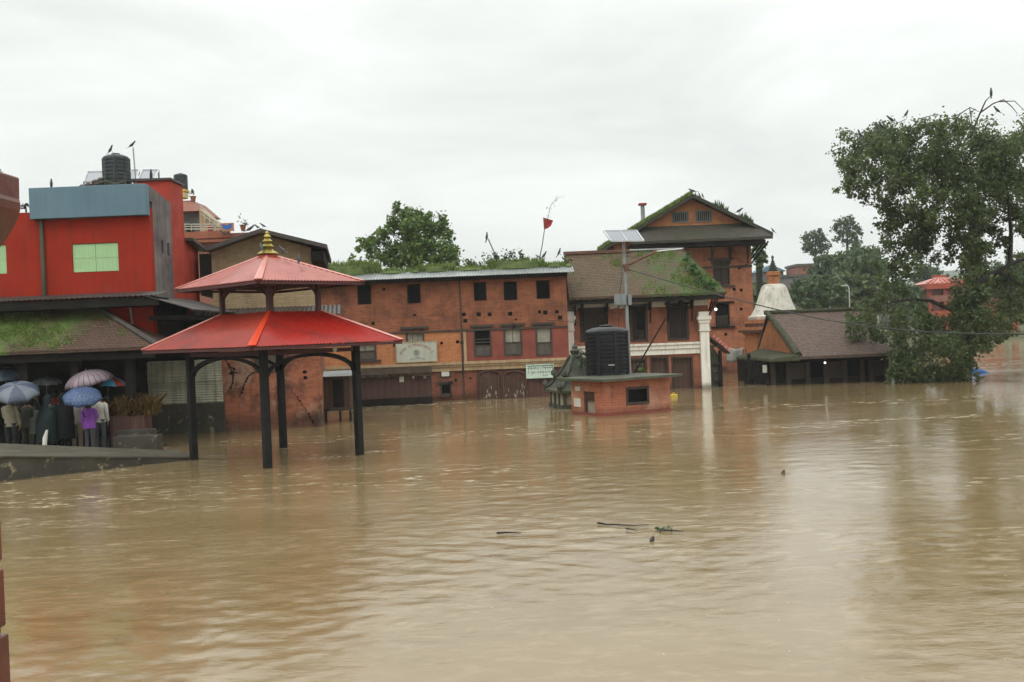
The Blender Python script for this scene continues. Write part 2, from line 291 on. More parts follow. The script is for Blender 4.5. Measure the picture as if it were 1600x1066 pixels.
# ------------------------------------------------------------------ mesh helpers
class MB:
    """collects shapes and links them as ONE mesh object"""
    def __init__(s): s.v = []; s.f = []; s.m = []
    def add(s, vs, fs, mi=0):
        k = len(s.v); s.v += [tuple(v) for v in vs]; s.f += [tuple(i + k for i in f) for f in fs]; s.m += [mi] * len(fs); return s
    def box(s, x0, x1, y0, y1, z0, z1, mi=0):
        return s.add([(x, y, z) for z in (z0, z1) for y in (y0, y1) for x in (x0, x1)],
                     [(0, 2, 3, 1), (4, 5, 7, 6), (0, 1, 5, 4), (2, 6, 7, 3), (0, 4, 6, 2), (1, 3, 7, 5)], mi)
    def hexa(s, p, mi=0):             # 8 corners: bottom loop 0-3, top loop 4-7 (counter-clockwise from above)
        return s.add(p, [(3, 2, 1, 0), (4, 5, 6, 7), (0, 1, 5, 4), (1, 2, 6, 5), (2, 3, 7, 6), (3, 0, 4, 7)], mi)
    def prism(s, poly, y0, y1, mi=0, axis='y'):   # polygon in (x, z) pushed along y (or in (y, z) along x)
        n = len(poly)
        if axis == 'y': a = [(x, y0, z) for x, z in poly]; b = [(x, y1, z) for x, z in poly]
        elif axis == 'x': a = [(y0, x, z) for x, z in poly]; b = [(y1, x, z) for x, z in poly]
        else: a = [(x, z, y0) for x, z in poly]; b = [(x, z, y1) for x, z in poly]
        return s.add(a + b, [tuple(range(n))[::-1], tuple(range(n, 2 * n))] + [(i, (i + 1) % n, n + (i + 1) % n, n + i) for i in range(n)], mi)
    def beam(s, p, q, w, h=None, up=(0, 0, 1), mi=0):
        p = Vector(p); q = Vector(q); d = (q - p).normalized(); h = h or w
        sd_ = d.cross(Vector(up)); sd_ = sd_.normalized() if sd_.length > 1e-4 else d.cross(Vector((0, 1, 0))).normalized()
        u = sd_.cross(d).normalized(); a = sd_ * (w / 2); b = u * (h / 2)
        return s.hexa([p - a - b, p + a - b, q + a - b, q - a - b, p - a + b, p + a + b, q + a + b, q - a + b], mi)
    def tube(s, pts, rad, n=8, cap=True, mi=0):
        pts = [Vector(p) for p in pts]; m = len(pts)
        if not hasattr(rad, '__len__'): rad = [rad] * m
        vs = []; prev = None
        for i, p in enumerate(pts):
            t = (pts[min(i + 1, m - 1)] - pts[max(i - 1, 0)])
            t = t.normalized() if t.length > 1e-9 else Vector((0, 0, 1))
            if prev is None:
                a = Vector((1, 0, 0)) if abs(t.x) < 0.8 else Vector((0, 1, 0)); prev = (a - t * a.dot(t)).normalized()
            else:
                prev = prev - t * prev.dot(t); prev = prev.normalized() if prev.length > 1e-6 else Vector((1, 0, 0))
            b = t.cross(prev)
            for k in range(n):
                c = 2 * math.pi * k / n; vs.append(p + (prev * math.cos(c) + b * math.sin(c)) * rad[i])
        fs = [(i * n + k, i * n + (k + 1) % n, (i + 1) * n + (k + 1) % n, (i + 1) * n + k) for i in range(m - 1) for k in range(n)]
        if cap: fs += [tuple(range(n))[::-1], tuple(range((m - 1) * n, m * n))]
        return s.add(vs, fs, mi)
    def lathe(s, prof, c=(0, 0), n=20, mi=0, fn=None):   # profile of (radius, z); fn(angle, r, z) may change the radius
        vs = []
        for r, z in prof:
            for k in range(n):
                a = 2 * math.pi * k / n; rr = fn(a, r, z) if fn else r
                vs.append((c[0] + rr * math.cos(a), c[1] + rr * math.sin(a), z))
        m = len(prof); fs = [(i * n + k, i * n + (k + 1) % n, (i + 1) * n + (k + 1) % n, (i + 1) * n + k) for i in range(m - 1) for k in range(n)]
        fs += [tuple(range(n))[::-1], tuple(range((m - 1) * n, m * n))]
        return s.add(vs, fs, mi)
    def loft(s, rings, n=14, mi=0, cap=True):     # rings of (centre, rx, ry)
        vs = []
        for c, rx, ry in rings:
            for k in range(n):
                a = 2 * math.pi * k / n; vs.append((c[0] + rx * math.cos(a), c[1] + ry * math.sin(a), c[2]))
        m = len(rings); fs = [(i * n + k, i * n + (k + 1) % n, (i + 1) * n + (k + 1) % n, (i + 1) * n + k) for i in range(m - 1) for k in range(n)]
        if cap: fs += [tuple(range(n))[::-1], tuple(range((m - 1) * n, m * n))]
        return s.add(vs, fs, mi)
    def rot(s, mat):                               # move what has been collected
        s.v = [tuple(mat @ Vector(v)) for v in s.v]; return s
    def mesh(s, name, mats, smooth=False):
        me = bpy.data.meshes.new(name); me.from_pydata(s.v, [], s.f)
        for m in (mats if isinstance(mats, (list, tuple)) else [mats]): me.materials.append(m)
        me.polygons.foreach_set('material_index', s.m)
        if smooth: me.polygons.foreach_set('use_smooth', [True] * len(me.polygons))
        bm = bmesh.new(); bm.from_mesh(me); bmesh.ops.recalc_face_normals(bm, faces=bm.faces[:]); bm.to_mesh(me); bm.free()
        me.update(); return me
    def build(s, name, mats, parent=None, label=None, smooth=False, bevel=0, solid=0):
        o = bpy.data.objects.new(name, s.mesh(name, mats, smooth)); COL.objects.link(o)
        if parent is not None: o.parent = parent.o if isinstance(parent, T) else parent
        if label: o['label'] = label
        if solid: md = o.modifiers.new('solidify', 'SOLIDIFY'); md.thickness = solid; md.offset = 0
        if bevel: md = o.modifiers.new('bevel', 'BEVEL'); md.width = bevel; md.segments = 2; md.limit_method = 'ANGLE'
        if smooth and not bevel: 
            try: o.data.set_sharp_from_angle(angle=R(40))
            except Exception: pass
        return o

LABELS = {}
def tag(o, label, cat, group=None):
    o['label'] = label; o['category'] = cat
    if group: o['group'] = group
    LABELS.setdefault(label.lower(), []).append(o.name); return o
class T:
    """a thing: an Empty at its base; its parts are built in its own frame (x along the front, y into the picture, z up)"""
    def __init__(s, name, label, cat, loc, rz=0.0, group=None):
        s.o = bpy.data.objects.new(name, None); COL.objects.link(s.o); s.o.empty_display_size = 0.2
        s.o.location = loc; s.o.rotation_euler = (0, 0, rz); tag(s.o, label, cat, group)
        s.m = Matrix.Translation(Vector(loc)) @ Matrix.Rotation(rz, 4, 'Z'); s.i = s.m.inverted()
    def L(s, w): return s.i @ Vector(w)
    def pl(s, px, py, v=0.0):          # (x, z) on the upright plane y = v of this thing
        a = s.i @ CP; d = s.i.to_3x3() @ ray(px, py); k = (v - a.y) / d.y; p = a + d * k; return p.x, p.z
    def plx(s, px, py, u=0.0):         # (y, z) on the upright plane x = u
        a = s.i @ CP; d = s.i.to_3x3() @ ray(px, py); k = (u - a.x) / d.x; p = a + d * k; return p.y, p.z
    def rect(s, x0, y0, x1, y1, v=0.0):  # upright rectangle that fills that pixel box: u0, u1, z0, z1
        c = [s.pl(a, b, v) for a, b in ((x0, y0), (x1, y0), (x0, y1), (x1, y1))]
        return ((c[0][0] + c[2][0]) / 2, (c[1][0] + c[3][0]) / 2, (c[2][1] + c[3][1]) / 2, (c[0][1] + c[1][1]) / 2)
def solo(mb, name, mats, label, cat, group=None, smooth=False, bevel=0, solid=0, loc=None):
    if loc is not None: mb.v = [(v[0] - loc[0], v[1] - loc[1], v[2] - loc[2]) for v in mb.v]
    o = mb.build(name, mats, None, None, smooth, bevel, solid)
    if loc is not None: o.location = loc
    return tag(o, label, cat, group)
def struct(o, kind='structure'): o['kind'] = kind; return o

def wall(mb, u0, u1, z0, z1, holes=(), v=0.0, th=0.3, mi=0, rev=0.22, back=True):
    """upright wall in the plane y = v (body behind it) with true openings"""
    us = sorted({u0, u1, *[min(max(h[0], u0), u1) for h in holes], *[min(max(h[1], u0), u1) for h in holes]})
    zs = sorted({z0, z1, *[min(max(h[2], z0), z1) for h in holes], *[min(max(h[3], z0), z1) for h in holes]})
    for a, b in zip(us, us[1:]):
        for c, d in zip(zs, zs[1:]):
            um, zm = (a + b) / 2, (c + d) / 2
            if any(h[0] < um < h[1] and h[2] < zm < h[3] for h in holes): continue
            mb.add([(a, v, c), (b, v, c), (b, v, d), (a, v, d)], [(0, 1, 2, 3)], mi)
    for h in holes:
        a, b, c, d = h[:4]; w = v + rev
        mb.add([(a, v, c), (b, v, c), (b, v, d), (a, v, d), (a, w, c), (b, w, c), (b, w, d), (a, w, d)],
               [(0, 1, 5, 4), (1, 2, 6, 5), (2, 3, 7, 6), (3, 0, 4, 7)], mi)
    if back:
        e = v + th
        mb.add([(u0, v, z0), (u1, v, z0), (u1, v, z1), (u0, v, z1), (u0, e, z0), (u1, e, z0), (u1, e, z1), (u0, e, z1)],
               [(5, 4, 7, 6), (0, 3, 7, 4), (1, 5, 6, 2), (3, 2, 6, 7)], mi)
    return mb

def window(t, r, v=0.0, fm=None, pm=None, fw=0.07, out=0.03, depth=0.16, lintel=0.0, sill=0.0, split=0, lower=None, lm=None, bars=0, name='window', label=None):
    """frame (with lintel and sill) as the part, pane / shutter / bars as its sub-parts; r = u0,u1,z0,z1 of the opening"""
    u0, u1, z0, z1 = r; f = MB(); fm = fm or M_frame; pm = pm or M_black
    f.box(u0, u0 + fw, v - out, v + depth, z0, z1).box(u1 - fw, u1, v - out, v + depth, z0, z1)
    f.box(u0 + fw, u1 - fw, v - out, v + depth, z0, z0 + fw).box(u0 + fw, u1 - fw, v - out, v + depth, z1 - fw, z1)
    if lintel: f.box(u0 - lintel, u1 + lintel, v - out - 0.06, v + 0.05, z1 + 0.002, z1 + 0.10)
    if sill: f.box(u0 - sill, u1 + sill, v - out - 0.08, v + 0.05, z0 - 0.10, z0 - 0.002)
    fo = f.build(name, fm, t, label)
    a, b, c, d = u0 + fw, u1 - fw, z0 + fw, z1 - fw; y = v + depth - 0.04
    if lower:
        m_ = c + (d - c) * lower
        MB().box(a, b, y - 0.06, y, c, m_ - 0.03).build('lower_panel', lm or M_shutgrey, fo)
        MB().box(a, b, y - 0.08, y + 0.01, m_ - 0.03, m_ + 0.03).build('rail', fm, fo); c = m_ + 0.03
    if split:
        w = (b - a) / split
        for k in range(split): MB().box(a + k * w + 0.012, a + (k + 1) * w - 0.012, y - 0.02, y + 0.02, c + 0.01, d - 0.01).build('shutter', pm, fo)
        MB().box(a, b, y + 0.03, y + 0.04, c, d).build('backing', M_black, fo)
    else:
        MB().box(a, b, y, y + 0.02, c, d).build('pane', pm, fo)
    if bars:
        q = MB()
        for k in range(bars): x = a + (b - a) * (k + 0.5) / bars; q.box(x - 0.014, x + 0.014, y - 0.05, y - 0.02, c, d)
        q.build('bars', fm, fo)
    return fo

def corr(mb, p0, ud, vd, width, lim, wl=0.1, amp=0.018, nrm=None, mi=0, seg=4):
    """corrugated sheet: waves along ud, ribs run along vd; lim(u) -> (start, end) along vd"""
    p0 = Vector(p0); ud = Vector(ud).normalized(); vd = Vector(vd); nrm = nrm or ud.cross(vd).normalized()
    n = max(2, int(width / wl * seg)); vs = []
    for i in range(n + 1):
        u = width * i / n; a, b = lim(u); off = nrm * (amp * math.sin(2 * math.pi * u / wl))
        vs += [p0 + ud * u + vd * a + off, p0 + ud * u + vd * b + off]
    mb.add(vs, [(2 * i, 2 * i + 2, 2 * i + 3, 2 * i + 1) for i in range(n)], mi); return mb

# ------------------------------------------------------------------ leaves and trees
def leaf_obj(name, pts, size, mat, parent, nrm=None, aspect=0.62, droop=0.35, jit=0.35):
    n = len(pts); pts = np.asarray(pts, float)
    d = rng.normal(size=(n, 3)); d[:, 2] += 0.55
    if nrm is not None: d += nrm * 0.9
    d /= np.linalg.norm(d, axis=1)[:, None]
    a = rng.normal(size=(n, 3)); a[:, 2] -= droop; a -= d * (a * d).sum(1)[:, None]; a /= np.linalg.norm(a, axis=1)[:, None]
    b = np.cross(d, a); sz = size * (1 + jit * rng.normal(size=(n, 1))).clip(0.45, 1.8)
    a = a * sz; b = b * sz * aspect
    v = np.stack([pts - a * 0.5, pts + b * 0.5 - a * 0.05, pts + a * 0.5, pts - b * 0.5 - a * 0.05], 1).reshape(-1, 3)
    me = bpy.data.meshes.new(name); me.vertices.add(4 * n); me.vertices.foreach_set('co', v.ravel().astype(np.float32))
    me.loops.add(4 * n); me.loops.foreach_set('vertex_index', np.arange(4 * n, dtype=np.int32))
    me.polygons.add(n); me.polygons.foreach_set('loop_start', np.arange(0, 4 * n, 4, dtype=np.int32)); me.polygons.foreach_set('loop_total', np.full(n, 4, np.int32))
    me.materials.append(mat); me.update(calc_edges=True)
    o = bpy.data.objects.new(name, me); COL.objects.link(o)
    if parent is not None: o.parent = parent.o if isinstance(parent, T) else parent
    return o
def clump_pts(clumps, k, sub=9, spread=0.33):
    """points of foliage: every clump (centre, rx, ry, rz) is broken into twigs, leaves sit round each twig"""
    out = []
    for c, rx, ry, rz in clumps:
        n = max(12, int(k * rx * rz)); m = max(4, int(sub * (0.6 + rng.random())))
        q = rng.normal(size=(m, 3)); q /= np.linalg.norm(q, axis=1)[:, None]; q *= (rng.random((m, 1)) ** 0.45)
        w = rng.random(m) + 0.25; idx = rng.choice(m, n, p=w / w.sum())
        p = q[idx] + rng.normal(size=(n, 3)) * spread * 0.62
        out.append(np.array(c) + p * np.array([rx, ry, rz]))
    return np.concatenate(out)
def branches(mb, trunk, ends, r_end=0.02, r_max=0.16):
    """tubes from the trunk to every clump, each springing from the nearest wood already there"""
    nodes = [(Vector(p), r) for p, r in trunk]
    mb.tube([p for p, r in trunk], [r for p, r in trunk], 10)
    base = nodes[-1][0]
    for e in sorted([Vector(e) for e in ends], key=lambda e: (e - base).length):
        p, r = min(nodes, key=lambda n: (n[0] - e).length + (0.6 if n[0].z > e.z + 1 else 0))
        if (e - p).length > 9: print('LONG LIMB', e, p)
        r0 = min(r * 0.75, r_max, 0.03 + 0.035 * (e - p).length); L = (e - p).length
        pts = []
        for i in range(6):
            t = i / 5; q = p.lerp(e, t); q = q + Vector((random.uniform(-1, 1), random.uniform(-1, 1), random.uniform(-.3, 1.0))) * (min(0.09 * L, 0.3) * math.sin(math.pi * t)); pts.append(q)
        rr = [r0 + (r_end - r0) * i / 5 for i in range(6)]
        mb.tube(pts, rr, 6)
        nodes += [(q, w) for q, w in zip(pts[2:], rr[2:])]
    return mb
def tree(name, label, base, trunk, clumps, leaf, k, lm, bm_=None, group=None, cat='tree', aspect=0.62, sub=9, spread=0.33, r_max=0.16, extra=None, nlimb=60):
    """trunk: [(world point, radius)]; clumps: (world centre, rx, ry, rz)"""
    t = T(name, label, cat, base, 0, group); B = Vector(base)
    cl_ = [((Vector(c) - B), rx, ry, rz) for c, rx, ry, rz in clumps]
    mb = MB(); tr = [(Vector(p) - B, r) for p, r in trunk]
    branches(mb, tr, [c for c, *_ in cl_][:nlimb], r_max=r_max)
    if extra:
        for pts, rr in extra: mb.tube([Vector(p) - B for p in pts], rr, 6)
    mb.build('trunk', bm_ or M_bark, t, smooth=True)
    leaf_obj('crown', clump_pts(cl_, k, sub, spread), leaf, lm, t, aspect=aspect)
    return t
def pxclumps(lst, Y, dy=2.0, flat=1.0):
    out = []
    for c in lst:
        px, py, r = c[:3]; y = c[3] if len(c) > 3 else Y + random.uniform(-dy, dy); m = r * y / FPX
        out.append((P(px, py, y), m, m * 0.95, m * flat))
    return out
def blades(name, pts, h, mat, parent=None, w=0.02, lean=0.35):
    """grass: thin curved upright blades"""
    n = len(pts); pts = np.asarray(pts, float); a = rng.random(n) * 6.283; hh = h * (0.5 + rng.random(n) * 0.8)
    d = np.stack([np.cos(a), np.sin(a), 0 * a], 1); s = np.stack([-np.sin(a), np.cos(a), 0 * a], 1) * w
    le = (rng.random(n) * lean * hh)[:, None]; up = np.stack([0 * a, 0 * a, hh], 1)
    v = np.stack([pts - s, pts + s, pts + up * 0.6 + d * le * 0.35 + s * 0.7, pts + up + d * le, pts + up * 0.6 + d * le * 0.35 - s * 0.7], 1).reshape(-1, 3)
    me = bpy.data.meshes.new(name); me.vertices.add(5 * n); me.vertices.foreach_set('co', v.ravel().astype(np.float32))
    me.loops.add(5 * n); me.loops.foreach_set('vertex_index', np.arange(5 * n, dtype=np.int32))
    me.polygons.add(n); me.polygons.foreach_set('loop_start', np.arange(0, 5 * n, 5, dtype=np.int32)); me.polygons.foreach_set('loop_total', np.full(n, 5, np.int32))
    me.materials.append(mat); me.update(calc_edges=True)
    o = bpy.data.objects.new(name, me); COL.objects.link(o)
    if parent is not None: o.parent = parent.o if isinstance(parent, T) else parent
    return o
def glyphs(mb, path, h, wmax, y, th=0.004, head=True, seed=1, dens=1.0):
    """a line of unreadable lettering: hanging strokes and bowls under a head line; path(t) -> (x, z, angle) for t in 0..1, in the plane y"""
    rd = random.Random(seed); L = 0; t = 0.0
    while t < 1.0:
        w = rd.uniform(0.5, 1.0) * wmax; x, z, an = path(t); ca, sa = math.cos(an), math.sin(an)
        def bar(a0, b0, a1, b1):
            q = [(x + a * ca - b * sa, z + a * sa + b * ca) for a, b in ((a0, b0), (a1, b0), (a1, b1), (a0, b1))]
            mb.prism(q, y - th, y)
        if rd.random() < 0.86 * dens:
            if head: bar(0, 0, w * 1.02, h * 0.16)
            k = rd.choice((1, 2, 3)); bar(w * 0.72, -h, w * 0.9, -0.001)
            if k > 1: bar(w * 0.1, -h * 0.55, w * 0.70, -h * 0.38)
            if k > 2: bar(w * 0.1, -h * 0.36, w * 0.28, -0.001)
            if rd.random() < 0.35: bar(w * 0.3, h * 0.25, w * 0.6, h * 0.42)
        t += (w * 1.12) / path.len

# ================================================================== the setting
def wave(x, y):
    """height of the flood water: long swells, chop and boils that run with the current"""
    r = np.random.default_rng(5); h = np.zeros_like(x)
    wx = x + 0.5 * np.sin(0.31 * y + 0.17 * x) + 0.3 * np.sin(0.9 * y - 0.4 * x); wy = y + 0.4 * np.sin(0.42 * x + 1.0) + 0.22 * np.sin(1.1 * x + 0.5 * y)
    for i in range(96):
        lam = 0.15 * (5.5 ** r.random()); k = 2 * math.pi / lam; a = r.normal(1.2, 1.0); am = 0.00062 * lam
        h += am * np.sin(k * (math.cos(a) * wx + math.sin(a) * wy) + r.random() * 6.28)
    mod = 0.7 + 0.45 * np.sin(0.23 * wx + 0.31 * wy + 0.6) * np.sin(0.37 * wy - 0.11 * wx) + 0.35 * np.sin(0.7 * wx - 0.25 * wy)
    mod = np.clip(mod, 0.3, 1.5)
    for cx, cy, sx_, sy_, am in ((-3.6, 26.4, 1.0, 0.5, 3.0), (-5.0, 25.6, 1.2, 0.8, 2.4), (-5.7, 24.1, 0.7, 0.4, 2.0), (-8.2, 27.0, 1.5, 0.8, 1.5), (3.6, 34.6, 1.6, 0.8, 1.2)):
        mod = mod + am * np.exp(-((x - cx) / sx_) ** 2 - ((y - cy) / sy_) ** 2)
    return h * mod
ys = np.concatenate([np.geomspace(5.5, 130, 640), np.geomspace(134, 1500, 30)]); tt = np.linspace(-1, 1, 520)
Yg, Tg = np.meshgrid(ys, tt, indexing='ij'); Xg = Tg * (0.74 * Yg + 8)
Zg = wave(Xg, Yg) * np.clip(1.35 - Yg / 45, 0.10, 1.0)
me = bpy.data.meshes.new('water'); nv = Yg.size; ny, nx = Yg.shape
me.vertices.add(nv); me.vertices.foreach_set('co', np.stack([Xg, Yg, Zg], -1).reshape(-1).astype(np.float32))
ii = (np.arange(ny - 1)[:, None] * nx + np.arange(nx - 1)[None, :]).ravel(); q = np.stack([ii, ii + 1, ii + nx + 1, ii + nx], 1).astype(np.int32)
me.loops.add(q.size); me.loops.foreach_set('vertex_index', q.ravel()); me.polygons.add(len(q))
me.polygons.foreach_set('loop_start', np.arange(0, q.size, 4, dtype=np.int32)); me.polygons.foreach_set('loop_total', np.full(len(q), 4, np.int32))
me.polygons.foreach_set('use_smooth', np.ones(len(q), bool)); me.update(calc_edges=True)
m, G = newmat('muddy flood water'); o_ = G('TexCoord').outputs['Object']
def wn(sc, rot, s, det, rough=0.55, dist=0.0):
    mp = G('Mapping', None, {0: o_, 'Scale': sc, 'Rotation': (0, 0, rot)})
    return G('TexNoise', None, {'Vector': mp.outputs[0], 'Scale': s, 'Detail': det, 'Roughness': rough, 'Distortion': dist}).outputs[0]
def ridge(sc, rot, s, det, rough=0.55, dist=0.0, gain=2.0):
    mp = G('Mapping', None, {0: o_, 'Scale': sc, 'Rotation': (0, 0, rot)})
    w_ = G('TexNoise', None, {'Vector': mp.outputs[0], 'Scale': s * 0.6, 'Detail': 3.0})
    v_ = G('VectorMath', {'operation': 'ADD'}, {0: mp.outputs[0], 1: G('VectorMath', {'operation': 'SCALE'}, {0: w_.outputs[1], 'Scale': dist / s}).outputs[0]}).outputs[0]
    n_ = G('TexNoise', None, {'Vector': v_, 'Scale': s, 'Detail': det, 'Roughness': rough}).outputs[0]
    return G.math('SUBTRACT', 1.0, G.math('MULTIPLY', G.math('ABSOLUTE', G.math('SUBTRACT', n_, 0.5)), gain * 2))
silt = wn((0.25, 1.0, 1), R(8), 0.22, 5, 0.6, 0.6); zone = wn((0.45, 1, 1), R(10), 0.13, 4, 0.6); brk = wn((0.5, 1.0, 1), R(12), 5.0, 5, 0.7)
lines = ridge((0.28, 1.0, 1), R(16), 0.85, 5, 0.6, 0.8); fleck = wn((0.55, 1.2, 1), R(14), 9.0, 6, 0.74, 0.8); yy_ = G.maprange(G('SeparateXYZ', None, {0: o_}).outputs[1], 9.5, 17.0, 0.22, 1.0)
ripple = wn((0.75, 1.15, 1), R(14), 2.2, 5, 0.60, 0.8); fine_ = wn((0.8, 1.3, 1), R(-20), 10.0, 5, 0.70, 0.4); calm = wn((0.6, 1, 1), R(20), 0.17, 4, 0.6)
chop = ridge((0.42, 1.15, 1), R(12), 2.0, 4, 0.55, 0.7, 1.6)
drops = G('TexVoronoi', None, {'Vector': o_, 'Scale': 2.6}).outputs[0]
col = G.mix(G.maprange(silt, 0.35, 0.66, 0, 1), (0.186, 0.128, 0.057), (0.226, 0.162, 0.082))
zf = G.maprange(zone, 0.40, 0.62, 0.0, 1.0)
fm_ = G.math('MULTIPLY', G.math('MULTIPLY', G.maprange(lines, 0.80, 0.97, 0, 1), G.maprange(brk, 0.47, 0.60, 0, 1)), G.math('ADD', 0.12, G.math('MULTIPLY', zf, 0.88)))
fk = G.math('MULTIPLY', G.maprange(fleck, 0.625, 0.69, 0, 1), G.math('ADD', 0.25, G.math('MULTIPLY', zf, 0.6)))
wk = None
for wx_, wy_, sx_, sy_, ww in ((-3.75, 26.45, 0.85, 0.28, 1.0), (-4.9, 25.6, 1.5, 0.55, 0.75), (-5.95, 24.15, 0.5, 0.2, 0.7), (-8.1, 26.9, 1.3, 0.4, 0.6), (-6.5, 28.1, 0.5, 0.25, 0.7), (3.6, 35.0, 1.4, 0.5, 0.5), (10.6, 47.6, 1.3, 0.5, 0.6)):
    dv_ = G('VectorMath', {'operation': 'MULTIPLY'}, {0: G('VectorMath', {'operation': 'SUBTRACT'}, {0: o_, 1: (wx_, wy_, 0)}).outputs[0], 1: (1 / sx_, 1 / sy_, 0)}).outputs[0]
    e_ = G.maprange(G('VectorMath', {'operation': 'LENGTH'}, {0: dv_}).outputs['Value'], 0.25, 1.15, ww, 0.0)
    wk = e_ if wk is None else G.math('MAXIMUM', wk, e_)
wk = G.math('MULTIPLY', wk, G.maprange(fleck, 0.46, 0.60, 0, 1))
dr_ = G.math('MULTIPLY', G.math('LESS_THAN', drops, 0.028), 0.8)
fm_ = G.math('MAXIMUM', G.math('MAXIMUM', G.math('MULTIPLY', G.math('MAXIMUM', fm_, fk), yy_), dr_), wk)
mott = wn((0.5, 1.2, 1), R(15), 4.2, 9, 0.72, 0.9); mott2 = wn((0.4, 1.2, 1), R(10), 1.1, 8, 0.68, 0.8)
col = G.mix(G.maprange(mott, 0.50, 0.68, 0, 0.55), col, (0.31, 0.235, 0.135)); col = G.mix(G.maprange(mott2, 0.46, 0.30, 0, 0.55), col, (0.125, 0.078, 0.030))
col = G.mix(G.math('MULTIPLY', fm_, 0.8), col, (0.50, 0.42, 0.29))  # pale foam colour, also painting in sky glints on the wavelets
amt = G.maprange(calm, 0.36, 0.64, 0.35, 1.15)
hgt = G.math('MULTIPLY', G.math('ADD', G.math('ADD', G.math('MULTIPLY', ripple, 0.5), G.math('MULTIPLY', fine_, 0.36)), G.math('MULTIPLY', chop, 0.45)), amt)
finish(G, **{'Base Color': col, 'Roughness': G.math('ADD', 0.03, G.math('MULTIPLY', fm_, 0.4)), 'IOR': 1.6, 'Specular IOR Level': 0.5, 'Normal': bump(G, hgt, 0.19, 0.05)})
me.materials.append(m); wo = bpy.data.objects.new('water', me); COL.objects.link(wo); struct(wo)

def sst(a, b, x): t = np.clip((x - a) / (b - a), 0, 1); return t * t * (3 - 2 * t)
xs = np.concatenate([np.linspace(-1550, -130, 12), np.linspace(-120, 140, 131), np.linspace(150, 1550, 14)]); ys = np.concatenate([np.linspace(-20, 50, 15), np.linspace(52, 150, 99), np.linspace(155, 1600, 30)])
Y2, X2 = np.meshgrid(ys, xs, indexing='ij')
edge = 67 + 46 * sst(17, 27, X2) + 3 * np.sin(X2 * 0.13)
land = sst(-3, 3, Y2 - edge)
Z2 = -1.4 + land * (2.2 + 0.02 * np.clip(Y2 - edge, 0, 200)) + land * 0.3 * np.sin(X2 * 0.35) * np.sin(Y2 * 0.28)
gm = MB(); ny, nx = Y2.shape
gm.add(np.stack([X2, Y2, Z2], -1).reshape(-1, 3), [(i * nx + j, i * nx + j + 1, (i + 1) * nx + j + 1, (i + 1) * nx + j) for i in range(ny - 1) for j in range(nx - 1)])
struct(gm.build('ground', M_ground, smooth=True))
hm = MB(); hx = np.linspace(-1300, 1300, 90); hv = []
for j, (yy, f) in enumerate(((780, 0), (860, 0.55), (940, 1.0), (1040, 0.8), (1200, 0.0))):
    for x in hx:
        hh = 34 + 13 * math.sin(x * 0.006 + 1.2) + 8 * math.sin(x * 0.017) + 4 * math.sin(x * 0.045 + 2) + (8 if x > 250 else 0)
        hv.append((x, yy + 30 * math.sin(x * 0.01), 1 + f * hh))
n_ = len(hx); hm.add(hv, [(i * n_ + j, i * n_ + j + 1, (i + 1) * n_ + j + 1, (i + 1) * n_ + j) for i in range(4) for j in range(n_ - 1)])
struct(hm.build('hills', M_hill, smooth=True))
bk = MB(); bk.prism([(-40, 28.2), (-11.6, 28.2), (-11.2, 28.6), (-11.2, 29.8), (-12.4, 31.4), (-12.8, 36.5), (-40, 36.5)], -1.2, 0.05, axis='z')
struct(bk.build('bank', M_conc))

# ------------------------------------------------------------------ red two storey house with the porch
BX = P(236, 400, 31).x
b = T('red_house', 'red painted two storey house with blue parapet and mint green shutters behind the crowd', 'house', (BX, 31, 0))
zp0, zp1 = b.pl(140, 341)[1], b.pl(140, 292.5)[1]
r1 = b.rect(113, 380, 185, 425); r0 = b.rect(-36, 383, 10, 429)
mb = wall(MB(), -9.5, 0, 3.25, zp0 + 0.25, [r1, r0], 0, 0.3)
mb.box(-9.5, -3.6, 0.31, 3.2, zp0 + 0.1, zp0 + 0.24); mb.build('front_wall', M_redpaint, b)
for r in (r1, r0):
    fo = MB().box(r[0] + .01, r[1] - .01, 0.17, 0.20, r[2] + .01, r[3] - .01).build('window', M_mint, b)
    w = (r[1] - r[0]) / 2
    for k in range(2):
        s = MB().box(r[0] + k * w + .006, r[0] + (k + 1) * w - .006, 0.04, 0.165, r[2] + .015, r[3] - .015)
        for j in range(5): xx = r[0] + k * w + w * (j + .5) / 5; s.box(xx - .006, xx + .006, .036, .04, r[2] + .03, r[3] - .03)
        for zf in (0.52,): zz_ = r[2] + (r[3] - r[2]) * zf; s.box(r[0] + k * w + .02, r[0] + (k + 1) * w - .02, .030, .04, zz_ - .02, zz_ + .02)
        s.build('shutter', M_mint, fo)
pl_ = b.pl(46, 318, -0.25)[0]
MB().box(pl_, 0.004, -0.28, 0.05, zp0, zp1).build('blue_parapet', M_blue, b, bevel=0.015)
a1, c1 = b.plx(252, 376)[0], b.plx(258, 376)[0]; a2, c2 = b.plx(261, 380)[0], b.plx(266, 380)[0]
s1 = (a1, a1 + 0.2, b.plx(255, 396)[1], b.plx(255, 376)[1]); s2 = (a2, a2 + 0.2, b.plx(263, 399)[1], b.plx(263, 380)[1])
rot90 = Matrix.Rotation(R(90), 4, 'Z')
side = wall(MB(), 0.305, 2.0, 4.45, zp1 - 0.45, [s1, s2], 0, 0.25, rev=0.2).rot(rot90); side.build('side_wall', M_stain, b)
for s in (s1, s2): MB().box(-0.2, -0.18, s[0], s[1], s[2], s[3]).build('slot_window', M_black, b)
MB().hexa([(-3.3, 0.06, zp1 - 0.5), (0.002, 0.06, zp1 - 0.5), (0.002, 2.0, zp1 - 0.5), (-3.3, 2.0, zp1 - 0.5), (-3.3, 0.06, zp1 - 0.04), (0.002, 0.06, zp1 - 0.01), (0.002, 2.0, zp1 - 0.3), (-3.3, 2.0, zp1 - 0.3)]).build('roof_terrace', M_stain, b)
